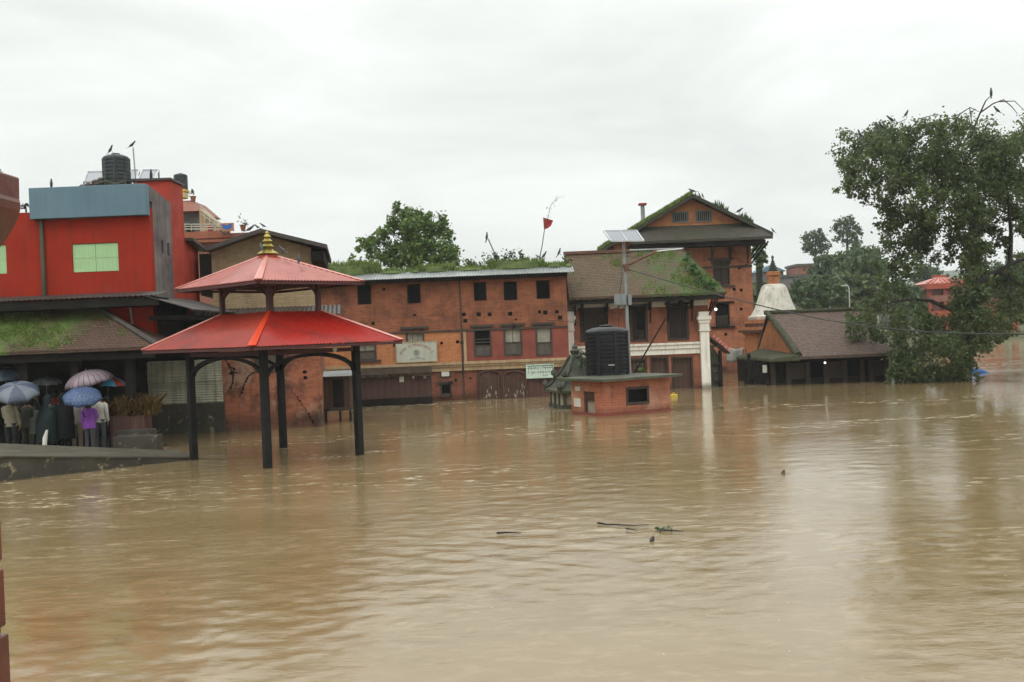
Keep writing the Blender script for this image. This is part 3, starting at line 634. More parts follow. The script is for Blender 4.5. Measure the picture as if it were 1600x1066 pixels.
zt = b.pl(265, 279, 2.0)[1]; xt = b.pl(208, 285, 2.0)[0]
MB().box(xt, -0.004, 2.01, 3.3, 4.5, zt - 0.06).build('stair_tower', M_pinkpaint, b)
MB().box(xt - .08, 0.06, 1.93, 3.36, zt - 0.055, zt + 0.02).build('tower_coping', M_tindark, b)
MB().hexa([(-4, 3.31, 3.6), (-.002, 3.31, 3.6), (-.002, 4.7, 3.6), (-4, 4.7, 3.6), (-4, 3.31, 6.7), (-.002, 3.31, 6.7), (-.002, 4.7, 6.45), (-4, 4.7, 6.45)]).build('rear_wing', M_pinkpaint, b)
MB().hexa([(-4, 3.31, 6.72), (.3, 3.31, 6.62), (.3, 4.9, 6.37), (-4, 4.9, 6.47), (-4, 3.31, 6.82), (.3, 3.31, 6.72), (.3, 4.9, 6.47), (-4, 4.9, 6.57)]).build('wing_roof', M_tindark, b)
MB().hexa([(-0.3, 0.31, 2.9), (-.003, 0.31, 2.9), (-.003, 3.3, 2.9), (-0.3, 3.3, 2.9), (-.3, 0.31, 4.44), (-.003, .31, 4.44), (-.003, 3.3, 4.44), (-.3, 3.3, 4.44)]).build('lower_side_wall', M_dark, b)  # dark timber wall, its near-black painting in the canopy's shade
xd = b.pl(67, 400, -0.06)[0]
MB().tube([(xd, -0.07, zp0 - .02), (xd, -0.07, 4.75)], 0.065, 8).build('drainpipe', M_pipe, b, smooth=True)
xd = b.pl(204, 500, -0.06)[0]; MB().tube([(xd, -0.05, 4.4), (xd + .05, -0.05, 3.75)], 0.035, 6).build('pipe_stub', M_steel, b)
ze = b.pl(100, 467, -0.9)[1]
cn_ = MB(); corr(cn_, (-9.5, -0.95, ze), (1, 0, 0), (0, 0.95, 0.16), 9.5 + 0.5, lambda u: (0, 1), 0.16, 0.018)
corr(cn_, (0.02, -0.95, ze + .02), (0, 1, 0), (1.55, 0, -0.5), 4.6, lambda u: (0, 1), 0.16, 0.018)
cn_.build('canopy', M_tindark, b, solid=0.015)
MB().box(-9.5, 0.5, -0.9, -0.02, ze - 0.30, ze - 0.05).box(0.02, 1.2, -0.5, 3.5, ze - 0.75, ze - 0.62).build('canopy_soffit_shade', M_dark, b)  # dark soffit boxes that also stand in for the shadow below the canopy
# tiled porch roof
ev, rd_ = -2.0, -0.03
zE = b.pl(100, 546.5, ev)[1]; zR = b.pl(100, 484, rd_)[1]; xe = b.pl(246, 541, ev)[0]; xr = b.pl(152, 484, rd_)[0]
MB().hexa([(-9.5, ev, zE - .10), (xe, ev, zE - .10), (xr, rd_, zR - .10), (-9.5, rd_, zR - .10), (-9.5, ev, zE), (xe, ev, zE), (xr, rd_, zR), (-9.5, rd_, zR)]).build('porch_roof', M_tileA, b)
MB().add([(xe, ev, zE), (xe, 0.6, zE), (xr, rd_, zR), (xe, ev, zE - .1), (xe, .6, zE - .1), (xr, rd_, zR - .1)], [(0, 1, 2), (5, 4, 3), (0, 3, 4, 1)]).build('porch_hip', M_tileA, b)
MB().tube([(xe, ev, zE + .03), (xr, rd_, zR + .04), (-9.5, rd_, zR + .05)], 0.085, 7).build('ridge_cap', M_tindark, b, smooth=True)
MB().box(-9.5, xe - .15, ev + .12, ev + .24, zE - .34, zE - .105).build('eave_beam', M_dark, b)
MB().box(-9.5, xe - .2, ev + .25, 3.0, zE - .2, zE - .12).build('porch_ceiling', M_black, b)  # ceiling coloured black to paint in the darkness of the porch
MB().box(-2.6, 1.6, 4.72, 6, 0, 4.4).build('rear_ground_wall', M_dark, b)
MB().box(-9.5, -1.45, 3.0, 3.2, 0.05, 3.2).box(-9.6, -9.5, -2, 3.2, .05, 3.2).build('porch_back_wall', M_dark, b)  # walls coloured near black for the unlit porch interior
for px in (204, 120, 40):
    x = b.pl(px, 600, -1.55)[0]; MB().box(x - .12, x + .12, -1.67, -1.43, .05, zE - .2).build('porch_post', M_dark, b)  # post wood darkened to carry the porch shade in its colour
n = 14000; uu = rng.uniform(0, 1, n); vv = rng.uniform(0.02, .95, n); xx = -6.0 + (xe + (xr - xe) * vv + 6.0) * uu
nz_ = np.sin(xx * 2.1 + vv * 4) + np.sin(xx * 5.3 - vv * 9 + 1) * .8 + np.sin(xx * 11 + vv * 21) * .6 + rng.normal(size=n) * .8 + (-2.2 - xx) * .75 - abs(vv - .38) * 3.5
pt = np.stack([xx, ev + (rd_ - ev) * vv, zE + (zR - zE) * vv], 1)[nz_ > .4] + np.array(b.o.location)
w_ = blades('roof_moss', pt, .05, M_grass, None, .016, 1.2); w_['kind'] = 'stuff'; tag(w_, 'bright tufts of moss on the tiled porch roof above the crowd', 'moss')
# ------------------------------------------------------------------ metal sheet fence on a dark low wall
b = T('sheet_fence', 'green grey corrugated metal sheet wall on a dark plinth beside the porch', 'fence', (P(215, 600, 34.2).x, 34.2, 0))
u1, z1 = b.pl(346, 561); zb = b.pl(280, 632)[1]; zm = b.pl(280, 598)[1]
corr(MB(), (0, 0, zm - .02), (0, 0, 1), (u1, 0, 0), z1 - zm + .02, lambda u: (0, 1), 0.085, 0.02).build('upper_sheet', M_tinwall, b, solid=0.006)
corr(MB(), (0.02, 0.02, zb), (0, 0, 1), (u1 - .02, 0, 0), zm - zb, lambda u: (0, 1), 0.085, 0.02).build('lower_sheet', M_tinwall, b, solid=0.006)
MB().box(0.3, u1, 0.02, 0.3, -1, zb + .02).build('plinth', M_ramp, b)
# ------------------------------------------------------------------ gabled house of beige brick
gx = P(420, 670, 34.6)
b = T('gabled_house', 'narrow beige brick gabled house with cracked orange brick ground storey behind the pavilion', 'house', (gx.x, gx.y, 0), R(9))
ul, ur = b.pl(345, 620)[0], b.pl(503.5, 620)[0]; zl = b.pl(420, 497)[1]
wd_ = (b.rect(397, 545, 438, 582))
wall(MB(), ul, ur, -1, zl, [wd_], 0, 4.5).build('cracked_wall', M_crack, b)
window(b, wd_, split=2, pm=M_shutgrey)
# cracks: dark jagged gaps in the brickwork
for pts in ([(351, 560), (357, 572), (362, 582), (363, 596), (355, 612)], [(393, 583), (384, 592), (379, 606), (372, 622)], [(455, 610), (470, 630), (482, 650), (489, 664)], [(362, 574), (366, 584)]):
    ck = MB()
    for (x0, y0), (x1, y1) in zip(pts, pts[1:]):
        A, B2 = b.pl(x0, y0), b.pl(x1, y1)
        for k in range(6):
            t = k / 6; x = A[0] + (B2[0] - A[0]) * t + random.uniform(-.02, .02); z = A[1] + (B2[1] - A[1]) * t
            ck.box(x, x + random.uniform(.03, .09), -.006, .05, z - .03, z + random.uniform(0.01, .03))
    ck.build('crack', M_black, b)
for x, y in ((362, 583), (476, 581), (477, 590)): A = b.pl(x, y); MB().loft([((A[0], -.008, A[1] - .06), .05, .01), ((A[0] + .01, -.008, A[1]), .08, .012), ((A[0] - .01, -.008, A[1] + .05), .04, .01)], 8).build('hole', M_black, b)
vU = 0.9; uu0, uu1 = b.pl(331, 420, vU)[0], b.pl(487, 420, vU)[0]; ap = b.pl(407, 366, vU); e0 = b.pl(331, 390, vU)[1]; e1 = b.pl(487, 388, vU)[1]
ez = (e0 + e1) / 2
MB().prism([(uu0, zl - .1), (uu1, zl - .1), (uu1, ez), (ap[0], ap[1]), (uu0, ez)], vU, 7.0).build('gable_wall', M_beige, b)
vO = 0.15; A = b.pl(407, 357, vO); Lr = b.pl(322, 386, vO); Rr = b.pl(511, 382, vO); th = .14
ro = MB()
ro.hexa([(Lr[0], vO, Lr[1] - th), (A[0], vO, A[1] - th), (A[0], 7.2, A[1] - th), (Lr[0], 7.2, Lr[1] - th), (Lr[0], vO, Lr[1]), (A[0], vO, A[1]), (A[0], 7.2, A[1]), (Lr[0], 7.2, Lr[1])])
ro.hexa([(A[0], vO, A[1] - th), (Rr[0], vO, Rr[1] - th), (Rr[0], 7.2, Rr[1] - th), (A[0], 7.2, A[1] - th), (A[0], vO, A[1]), (Rr[0], vO, Rr[1]), (Rr[0], 7.2, Rr[1]), (A[0], 7.2, A[1])])
ro.build('roof', M_tindark, b)
MB().box(uu1 + .005, Rr[0] - .12, vO + .3, 6.5, Rr[1] - .55, Rr[1] - th - .05).box(Lr[0] - .35, uu0 - .005, vU, 6.5, e0 - 1.6, Lr[1] - th - .03).build('eave_shade_fill', M_dark, b)  # dark boxes: eave underside, and a tall left one as the overhang's shadow
s0, s1_ = b.pl(288, 498, -.4), b.pl(533, 492, -.4)
lt = MB(); zz0 = (s0[1] + s1_[1]) / 2
corr(lt, (s0[0], -.5, zz0), (1, 0, 0), (0, 1.38, .36), s1_[0] - s0[0], lambda u: (0, 1), 0.15, 0.02); lt.build('lean_to_roof', M_tindark, b, solid=0.01)
MB().box(s0[0] + .1, s1_[0] - .2, -.35, -.02, zz0 - .25, zz0 - .06).build('lean_to_beam', M_dark, b)

# ------------------------------------------------------------------ far terrace house with the stairs
b = T('terrace_house', 'far brick house with roof terrace, railings and stair behind the red house', 'house', (P(330, 600, 50).x, 50, 0))
q = lambda x, y, v=0: b.pl(x, y, v)
A, B2 = q(262, 395), q(386, 366); MB().box(A[0], B2[0] + .05, 0, 6, 4, q(320, 366)[1]).build('wall', M_brickfar, b)
MB().box(A[0], B2[0] + .3, -.35, -.002, q(320, 380)[1], q(320, 376)[1]).box(A[0], q(345, 0)[0], -.12, -.003, q(320, 373)[1], q(320, 362)[1]).build('parapet', M_terra, b)
A, B2 = q(262, 366, 2), q(306, 327, 2); MB().box(A[0], B2[0], 2, 5, A[1] - .3, B2[1]).build('upper_room', M_greyblock, b)
A2, B3 = q(262, 322, 1.7), q(313, 312, 1.7); c_ = q(297, 312, 1.9)
MB().hexa([(A2[0], 1.4, A2[1] - .35), (B3[0], 1.4, A2[1] - .35), (B3[0], 5.4, A2[1] - .35), (A2[0], 5.4, A2[1] - .35), (A2[0], 2.2, c_[1]), (c_[0], 2.2, c_[1]), (c_[0], 4.6, c_[1]), (A2[0], 4.6, c_[1])]).build('room_roof', M_brickfar, b)
rl = MB()
for y in (350.5, 354, 358): A, B2 = q(270, y + .3), q(346, y); rl.beam((A[0], -.06, A[1]), (B2[0], -.06, B2[1]), .05)
for x in (282, 300, 318, 336, 346): A, B2 = q(x, 361), q(x, 350); rl.beam((A[0], -.06, A[1]), (A[0], -.06, B2[1]), .05)
rl.build('railing', M_railing, b); rl = MB()
for y in (303, 307): A, B2 = q(270, y, 2), q(298, y - .5, 2); rl.beam((A[0], 2, A[1]), (B2[0], 2, B2[1]), .05)
rl.build('railing', M_railing, b); rl = MB()
for k in range(3): A, B2 = q(313, 322 + 6 * k, 1), q(346, 350 + 3 * k, 1); rl.beam((A[0], 1, A[1]), (B2[0], 1, B2[1]), .045)
for x, y0, y1 in ((320, 330, 345), (328, 337, 350), (336, 343, 356)): A, B2 = q(x, y1, 1), q(x, y0, 1); rl.beam((A[0], 1, A[1]), (A[0], 1, B2[1]), .04)
rl.build('stair_railing', M_railing, b)
A, B2 = q(312, 362, 1.1), q(346, 360, 1.1); T0 = q(312, 322, 1.1)
MB().prism([(A[0], A[1]), (B2[0], A[1]), (B2[0], A[1] + .3), (A[0], T0[1] - .1)], 1.15, 2.0).build('stair', M_cream, b)
A, B2 = q(325, 362, 1.3), q(335, 346, 1.3); MB().box(A[0] - 1.3, B2[0] - 1.3, 1.9, 1.98, A[1], B2[1]).build('doorway', M_black, b)
r = b.rect(348, 350, 369, 361); rg = MB()
rg.box(r[0], r[1], -.42, -.38, r[2] - .06, r[3]); rug = solo(rg.rot(b.m), 'rug', M_rugedge, 'blue rug with orange border hung over the terrace wall', 'rug')
w_ = (r[1] - r[0]); bl = MB().prism([(r[0] + .1, r[3] - .03), (r[0] + .12, r[2] + .1), (r[0] + .3, r[2] + .02), (r[1] - .3, r[2] + .02), (r[1] - .12, r[2] + .1), (r[1] - .1, r[3] - .03), (r[0] + w_ * .5, r[3] - .12)], -.428, -.421).rot(b.m)
bl.build('centre_field', M_bluecloth, rug)
A, B2 = q(325, 361, .3), q(333, 350, .3); solo(MB().loft([((A[0] + .12, .3, A[1] - .1), .12, .08), ((A[0] + .14, .3, (A[1] + B2[1]) / 2), .16, .1), ((A[0] + .13, .3, B2[1]), .05, .05)], 8).rot(b.m), 'red_cloth', M_flag, 'small red cloth drying behind the far terrace railing', 'cloth', smooth=True)
def potplant(px, py0, py1, Y, label, lm=M_leafhed, w=5):
    base = P(px, py0, Y); t = T('potted_plant', label, 'plant', base); h = P(px, py1, Y).z - base.z
    MB().lathe([(.10, 0), (.16, .3), (.18, .3), (.17, .28)], n=10).build('pot', M_terra, t, smooth=True)
    leaf_obj('foliage', clump_pts([((0, 0, .3 + h * .35), h * .38, h * .3, h * .45)], 240 / max(h * h, .2), 7), .16, lm, t, aspect=.35)
potplant(380, 361, 339, 49.6, 'spiky potted plant at the end of the far terrace wall')
potplant(302, 316, 303, 52.2, 'small potted plant by the far roof top railing', w=3)

# ------------------------------------------------------------------ long brick building
b = T('long_brick_house', 'long three storey brick house with a grassy flat roof and a cream cornice', 'house', (-3, 46, 0))
q = b.pl; uL, uM, uR = q(470, 500)[0], q(720.5, 500)[0], q(887, 500)[0]
zTop = q(700, 433)[1]; zA = q(700, 517)[1]; zC1, zC0 = q(700, 566)[1], q(700, 580)[1]
upw = [b.rect(*r) for r in ((558, 445, 580, 476), (636, 444, 657, 474), (740, 441, 760, 470), (787, 440, 808, 469), (838, 438, 859, 467))]
midl = [b.rect(*r) for r in ((552, 536, 588, 563), (634, 514, 663, 545))]
midr = [b.rect(*r) for r in ((740, 511, 768, 557), (787, 509, 816, 556), (837, 507, 863, 556))]
low = [b.rect(688, 599, 705, 617)]
wall(MB(), uL, uR, zA, zTop, upw, 0, 3.2).build('upper_wall', M_brick, b)
wall(MB(), uL, uM, zC0, zA, midl, 0, 3.2).build('orange_middle_wall', M_orbrick, b)
wall(MB(), uM, uR, zC0, zA, midr, 0.001, 3.2).build('red_middle_wall', M_redplast, b)
uB = q(745, 600)[0]
wall(MB(), uL, uB, -1.2, zC0, low, 0, 3.2).build('ground_wall', M_brickg, b)
wall(MB(), uB, uR, -1.2, zC0, [], 0.001, 3.2).build('brown_ground_wall', M_brownpaint, b)
for r in upw:
    fo = MB().box(r[0], r[1], .20, .21, r[2], r[3]).build('window', M_black, b); f = MB()
    f.box(r[0] + .005, r[0] + .06, .1, .16, r[2] + .01, r[3] - .01).box(r[1] - .06, r[1] - .005, .1, .16, r[2] + .01, r[3] - .01).box(r[0] + .07, r[1] - .07, .1, .16, r[3] - .07, r[3] - .01).box(r[0] + .07, r[1] - .07, .1, .16, r[2] + .01, r[2] + .06); f.build('frame', M_dark, fo)
window(b, midl[0], lintel=.1, sill=.2, lower=.5, split=2, pm=M_shutter)
window(b, midl[1], lintel=.22, split=3, pm=M_shutter)
window(b, midr[0], lintel=.16, lower=.35, bars=0, label='open dark window with a rail')
window(b, midr[1], lintel=.16, split=2, lower=.42, pm=M_shutter)
window(b, midr[2], lintel=.16, split=1, lower=.40, pm=M_shutter)
r = midr[0]; zz_ = r[2] + (r[3] - r[2]) * .46; MB().box(r[0] + .07, r[1] - .07, -.01, .03, zz_, zz_ + .05).box(r[0] + .07, r[1] - .07, -.01, .03, zz_ + .15, zz_ + .19).build('guard_rail', M_frame, b)
window(b, low[0], lintel=.1, sill=.05, pm=M_black, name='niche')
r = b.rect(690, 575, 702, 588); pq = MB().box(r[0] - .05, r[1] + .05, -.06, -.002, r[2] - .05, r[3] + .05).build('plaque', M_frame, b); MB().box(r[0], r[1], -.075, -.062, r[2], r[3]).build('plaque_face', M_paper, pq)
co = MB(); h = zC1 - zC0
for (u0_, u1_) in ((uL, uM - .05), (uM + .05, uR)):
    co.box(u0_, u1_, -.10, -.003, zC0, zC0 + h * .42).box(u0_, u1_, -.16, -.003, zC0 + h * .45, zC0 + h * .68).box(u0_, u1_, -.22, -.003, zC0 + h * .70, zC1)
co.build('cornice', M_cream, b)
MB().box(uL, uR, -.05, -.003, zA - .05, zA + .03).build('string_course', M_frame, b)
MB().tube([(uM, -.06, zTop), (uM, -.06, 0)], .035, 6).build('drainpipe', M_tindark, b)
ti = MB().box(uM + .07, uM + .20, -.02, -.003, zC1, zA - .06); ti.build('cream_quoin', M_cream, b)
# blind arches with plank doors and flaking paint
for x0, x1 in ((747, 784), (787, 822)):
    r = b.rect(x0, 578, x1, 640); c = (r[0] + r[1]) / 2; hw = (r[1] - r[0]) / 2; zs = q(x0, 590)[1]
    arc = [(c + (hw) * math.cos(t), -.05, zs + hw * .55 * math.sin(t)) for t in np.linspace(math.pi, 0, 13)]
    am = MB().tube([(r[0], -.05, -1)] + arc + [(r[1], -.05, -1)], .05, 6).build('arch', M_brownpaint, b, smooth=True)
    d = MB(); n = 5
    for k in range(n): w = (2 * hw - .1) / n; d.box(r[0] + .05 + k * w + .01, r[0] + .05 + (k + 1) * w - .01, -.03, -.003, -1, zs)
    d.build('door', M_doorwood, b)
rd = random.Random(3)
for k in range(34):
    x = q(rd.choice((757, 762, 792, 802, 816, 820, 814, 770)) + rd.uniform(-5, 5), 600)[0]; z = rd.uniform(.0, .45); w0, h0 = rd.uniform(.02, .06), rd.uniform(.06, .30); MB().prism([(x, z), (x + w0 * .7, z + h0 * .1), (x + w0, z + h0 * .6), (x + w0 * .4, z + h0), (x - w0 * .2, z + h0 * .5)], -.036, -.031).build('paint_flake', M_stonewall, b)
ho = MB(); rd = random.Random(5)
for x, y in ((583, 505), (725, 491), (727, 501), (748, 491), (765, 491), (797, 490), (806, 499), (843, 487), (852, 488), (870, 487), (875, 496), (648, 492), (715, 534), (690, 536), (617, 539), (722, 535), (735, 591), (712, 594), (600, 452)):
    A = q(x, y); s = rd.uniform(.05, .10); ho.box(A[0] - s, A[0] + s, -.012, .02, A[1] - s, A[1] + s * .8)
ho.build('putlog_holes', M_black, b)
# roof: thin sheet edge sloping up to a grassy slab
zr = q(700, 432.5, -.6)[1]; zr2 = q(700, 423, .9)[1]; ur = q(897, 425, -.6)[0]; uk = q(440, 425, -.6)[0]
rf = corr(MB(), (uk, -.62, zr), (1, 0, 0), (0, 1.4, zr2 - zr), ur - uk, lambda u: (0, 1), .13, .02); ro_ = rf.build('roof_edge', M_tin, b, solid=.012)
MB().box(uk + .2, ur - .3, -.45, -.01, zr - .16, zr + .02).build('eave_board', M_dark, b)
MB().box(uk, uR + .1, .6, 5, zTop - .1, zr2 - .08).build('roof_slab', M_conc, b)
zRoof = zr2; LB = b
# roof plants of the long house
pts = []
def roofpts(x0, x1, y0, n, d0=.5, d1=2.2):
    A, B2 = b.pl(x0, 420, d0), b.pl(x1, 420, d0)
    return np.stack([rng.uniform(A[0], B2[0], n), rng.uniform(d0, d1, n), np.full(n, zRoof - .05)], 1)
mo = MB()
for x0, x1, ytop in ((492, 588, 413), (588, 640, 423), (655, 705, 415), (705, 765, 420), (762, 852, 407), (848, 882, 411), (640, 660, 421), (880, 896, 420)):
    A, B2 = b.pl(x0, ytop, .8), b.pl(x1, ytop, .8); c = (A[0] + B2[0]) / 2; rx = (B2[0] - A[0]) / 2; hz = max(.12, A[1] - zRoof)
    n1 = 18; rings = [((c, 1.1, zRoof - .06), rx * 1.02, .75), ((c, 1.1, zRoof + hz * .55), rx * .97, .62), ((c, 1.15, zRoof + hz * .8), rx * .8, .4)]
    mo.loft(rings, n1)
mo.build('turf', M_turf, b, smooth=True)
allp = []
for x0, x1, n, ytop in ((490, 590, 2600, 413), (588, 660, 500, 422), (655, 710, 1200, 416), (705, 770, 900, 420), (762, 852, 1500, 408), (845, 884, 900, 413)):
    p = roofpts(x0, x1, 0, n); p[:, 2] += rng.random(n) * max(.1, b.pl(x0, ytop, .8)[1] - zRoof); allp.append(p)
gr_ = blades('roof_grass', np.concatenate(allp) + np.array(b.o.location), .2, M_grass, None, .022); gr_['kind'] = 'stuff'; tag(gr_, 'bright grass growing along the flat roof of the long house', 'grass')
shr = [(505, 408, 12, 0), (580, 412, 14, 1), (765, 408, 14, 2), (775, 400, 12, 3), (795, 399, 14, 4), (808, 402, 12, 5), (745, 412, 10, 6), (730, 414, 9, 7), (822, 404, 6, 8)]
for i, (x, y, r, k) in enumerate(shr):
    c = P(x, y, 47.2); m = r * 47.2 / FPX; base = Vector((c.x, 47.2, zRoof - .05))
    tx = ['rounded bush on the long roof next to the beige gable', 'low bush on the long roof in front of the tree', 'weedy shrub on the long roof at the foot of the leaning stick', 'tall weedy shrub just right of the leaning stick on the roof', 'tallest feathery shrub on the long roof', 'feathery shrub on the roof between the tallest one and the flag', 'thin weed on the roof left of the leaning stick', 'small weed on the roof beside the big tree', 'single thin stalk with a leafy head near the flag'][k]
    tree('shrub', tx, base, [(base, .02), (c - Vector((0, 0, m * .4)), .015)], [(c, m, m * .8, m), (c - Vector((0, 0, m * .8)), m * .9, m * .7, m * .7)], .13, 620, M_leafhed, M_bark, 'shrubs on the long roof', 'shrub', aspect=.5, sub=7)
# stick, flag and antenna on that roof
st = MB().tube([P(777, 405, 46.9), P(763, 374, 46.9)], .025, 6); solo(st, 'stick', M_bark, 'leaning stick standing in the roof shrubs with a crow on its tip', 'stick')
f = T('flag', 'red triangular flag on a thin bamboo pole above the grassy roof', 'flag', P(842, 405, 46.8)); O_ = f.o.location
pp = [P(x, y, 46.8) - O_ for x, y in ((842, 407), (847, 385), (850, 364), (853, 348), (857, 338), (859, 326), (863, 318), (869, 311), (878, 307))]
MB().tube(pp, [.024, .022, .02, .015, .012, .01, .008, .007, .004], 6).build('pole', M_barkpale, f)
lf = np.concatenate([np.array(pp[i + 4])[None] + rng.normal(size=(9, 3)) * .07 for i in range(5)]); leaf_obj('bamboo_leaf', lf, .09, M_leaffar, f, aspect=.3)
fp = [P(x, y, 46.8) - O_ for x, y in ((848.5, 340), (864.5, 344.5), (861, 353), (856, 357), (850, 358.5))]
fl_ = MB(); k = len(fp); fl_.add([p + Vector((0, .04 * math.sin(i * 1.7), 0)) for i, p in enumerate(fp)], [tuple(range(k))]); fl_.build('cloth', M_flag, f, solid=.02)
# sign board and banner on the long house
s = T('sign_board', 'pale grey sign board with an arched line of faded red lettering and round emblem', 'sign', LB.m @ Vector((0, -.12, 0)))
r = s.rect(620, 535, 682, 565); MB().box(r[0], r[1], -.03, .03, r[2], r[3]).build('board', M_board, s)
fr = MB(); e = .045; fr.box(r[0] - e, r[0], -.05, .03, r[2] - e, r[3] + e).box(r[1], r[1] + e, -.05, .03, r[2] - e, r[3] + e).box(r[0], r[1], -.05, .03, r[2] - e, r[2]).box(r[0], r[1], -.05, .03, r[3], r[3] + e); fr.build('board_frame', M_cream, s)
cx, w_ = (r[0] + r[1]) / 2, r[1] - r[0]; zb0 = r[2] + .10; Ra = w_ * .62
def arcp(t): a = R(147 - 114 * t); return cx + Ra * math.cos(a) * .83, zb0 - .25 + Ra * .83 * math.sin(a), a - R(90)
arcp.len = Ra * .83 * R(114)
tx = MB(); glyphs(tx, arcp, .11, .085, -.031, seed=4); tx.build('lettering', M_inkred, s)
em = MB(); cz = r[2] + (r[3] - r[2]) * .46
for rr, n in ((.13, 20), (.075, 12)):
    pts_ = [(cx + rr * math.cos(t), -.034, cz + rr * math.sin(t)) for t in np.linspace(0, 2 * math.pi, n)]; em.tube(pts_, .011, 5)
for t in range(6): em.beam((cx, -.034, cz), (cx + .075 * math.cos(t * 1.047), -.034, cz + .075 * math.sin(t * 1.047)), .012)
em.build('emblem', M_inkgrey, s)
def linep(x0, x1, z):
    f_ = lambda t: (x0 + (x1 - x0) * t, z, 0); f_.len = abs(x1 - x0); return f_
tx = MB(); glyphs(tx, linep(cx - .19, cx + .17, cz - .22), .04, .05, -.031, seed=8); glyphs(tx, linep(cx - .33, cx + .33, cz - .29), .04, .05, -.031, seed=9); tx.build('small_lettering', M_inkgrey, s)
s = T('banner', 'mint white banner with dark green lettering on the brown ground floor', 'sign', LB.m @ Vector((0, -.16, 0)))
r = s.rect(822, 569, 865, 591); w_, h_ = r[1] - r[0], r[3] - r[2]; MB().box(r[0], r[1], -.012, .012, r[2], r[3]).build('sheet', M_banner, s)
tx = MB(); glyphs(tx, linep(r[0] + .05, r[1] - .08, r[3] - .09), .19, .13, -.013, seed=11); glyphs(tx, linep(r[0] + .08, r[1] - .12, r[3] - .35), .09, .08, -.013, seed=12, dens=.9)
glyphs(tx, linep(r[0] + .05, r[0] + .5, r[2] + .22), .08, .07, -.013, seed=13, dens=.75, head=False); glyphs(tx, linep(r[0] + .62, r[1] - .25, r[2] + .16), .09, .09, -.013, seed=14, dens=.8, head=False); tx.build('lettering', M_inkgreen, s)
r = LB.rect(800, 569.5, 806, 575); solo(MB().box(r[0], r[1], -.03, -.012, r[2], r[3]).rot(LB.m), 'notice', M_paper, 'small square white notice beneath the cornice beside the banner', 'notice')

# ------------------------------------------------------------------ plank shed and stall before the long house
p0, p1 = W(549, 637), W(676, 630.5); an = math.atan2(p1.y - p0.y, p1.x - p0.x); Lsh = (p1 - p0).length
b = T('plank_shed', 'long weathered maroon plank shed with a ragged roof standing in the water', 'shed', (p0.x, p0.y, 0), an)
zt = 1.36
MB().box(0, Lsh, 0, .08, .05, zt).build('plank_wall', M_shed, b)
MB().box(0, Lsh, -.03, -.002, -.6, .32).build('soaked_sill', M_dark, b)
rf = MB()
rd = random.Random(2)
for k in range(11):
    x = Lsh * k / 11; rf.hexa([(x, -.16 - rd.uniform(0, .1), zt - .02 - rd.uniform(0, .10)), (x + Lsh / 11 + .02, -.25 - rd.uniform(0, .1), zt - .04 - rd.uniform(0, .08)), (x + Lsh / 11 + .02, .5, zt + .22), (x, .5, zt + .22),
             (x, -.25, zt + .05), (x + Lsh / 11 + .02, -.25, zt + .04), (x + Lsh / 11 + .02, .5, zt + .3), (x, .5, zt + .3)])
rf.build('ragged_roof', M_oldroof, b)
pp = MB()
for x, z, w, h in ((Lsh * .60, 1.02, .2, .28), (Lsh * .76, 1.16, .10, .12), (Lsh * .90, 1.14, .12, .16)): MB().box(x, x + w, -.012, -.003, z, z + h).build('paper_scrap', M_paper, b)
b = T('market_stall', 'dark wooden stall on legs with a pale sheet roof beside the cracked brick wall', 'stall', W(507, 660))
u1, z1 = b.pl(556, 584); z0 = b.pl(530, 640)[1]
MB().box(0, u1 - .25, .05, .9, z0, z1 - .08).build('cabinet', M_doorwood, b)
for x in (.03, u1 * .45, u1 - .3): MB().box(x, x + .07, 0, .07, -.8, z0 - .003).build('leg', M_dark, b)
MB().box(-.02, u1 - .2, -.03, .045, z0 - .05, z0 + .05).build('rail', M_frame, b)
MB().box(.35, .75, .02, .048, z0 + .1, z1 - .2).build('door', M_dark, b)
corr(MB(), (-.15, -.25, z1 - .06), (1, 0, 0), (0, 1.3, .16), u1 + .2, lambda u: (0, 1), .12, .018).build('roof', M_tin, b, solid=.01)

# ------------------------------------------------------------------ white column rest house
b = T('column_house', 'brick rest house with mossy tiled roof, white columns and white floor band', 'house', (6, 48, 0))
q = b.pl; uL, uR = q(884, 520)[0], q(1109, 560)[0]
zb1, zb0 = q(1040, 536)[1], q(1040, 554)[1]; zw0, zw1 = q(1000, 481)[1], q(1000, 468)[1]; zEv = q(1000, 461, -1)[1]
up = [b.rect(*r) for r in ((906, 484, 950, 534), (984, 479, 1012, 534), (1042, 476, 1076, 532))]
dn = [b.rect(900, 560, 948, 640), b.rect(965, 560, 1012, 640), b.rect(1017, 557, 1046, 640), b.rect(1050, 557, 1084, 640)]
wall(MB(), uL, uR, zb1, zw0, up, 0, 3).build('upper_wall', M_newbrick, b)
wall(MB(), uL, uR, -1.2, zb0, dn, 0.001, 3).build('ground_wall', M_newbrick, b)
MB().box(uL, uR, -.03, 3, zw0, zw1 + .12).build('white_frieze', M_white, b)
fb = MB().box(uL + .3, uR - .3, -.10, -.003, zb0, zb0 + (zb1 - zb0) * .45).box(uL + .3, uR - .3, -.16, -.003, zb0 + (zb1 - zb0) * .47, zb0 + (zb1 - zb0) * .8).box(uL + .3, uR - .3, -.22, -.003, zb0 + (zb1 - zb0) * .82, zb1); fb.build('floor_band', M_white, b)
MB().box(uL, uR, .0, 2.8, zb0, zb1).build('floor_beam', M_wood, b)
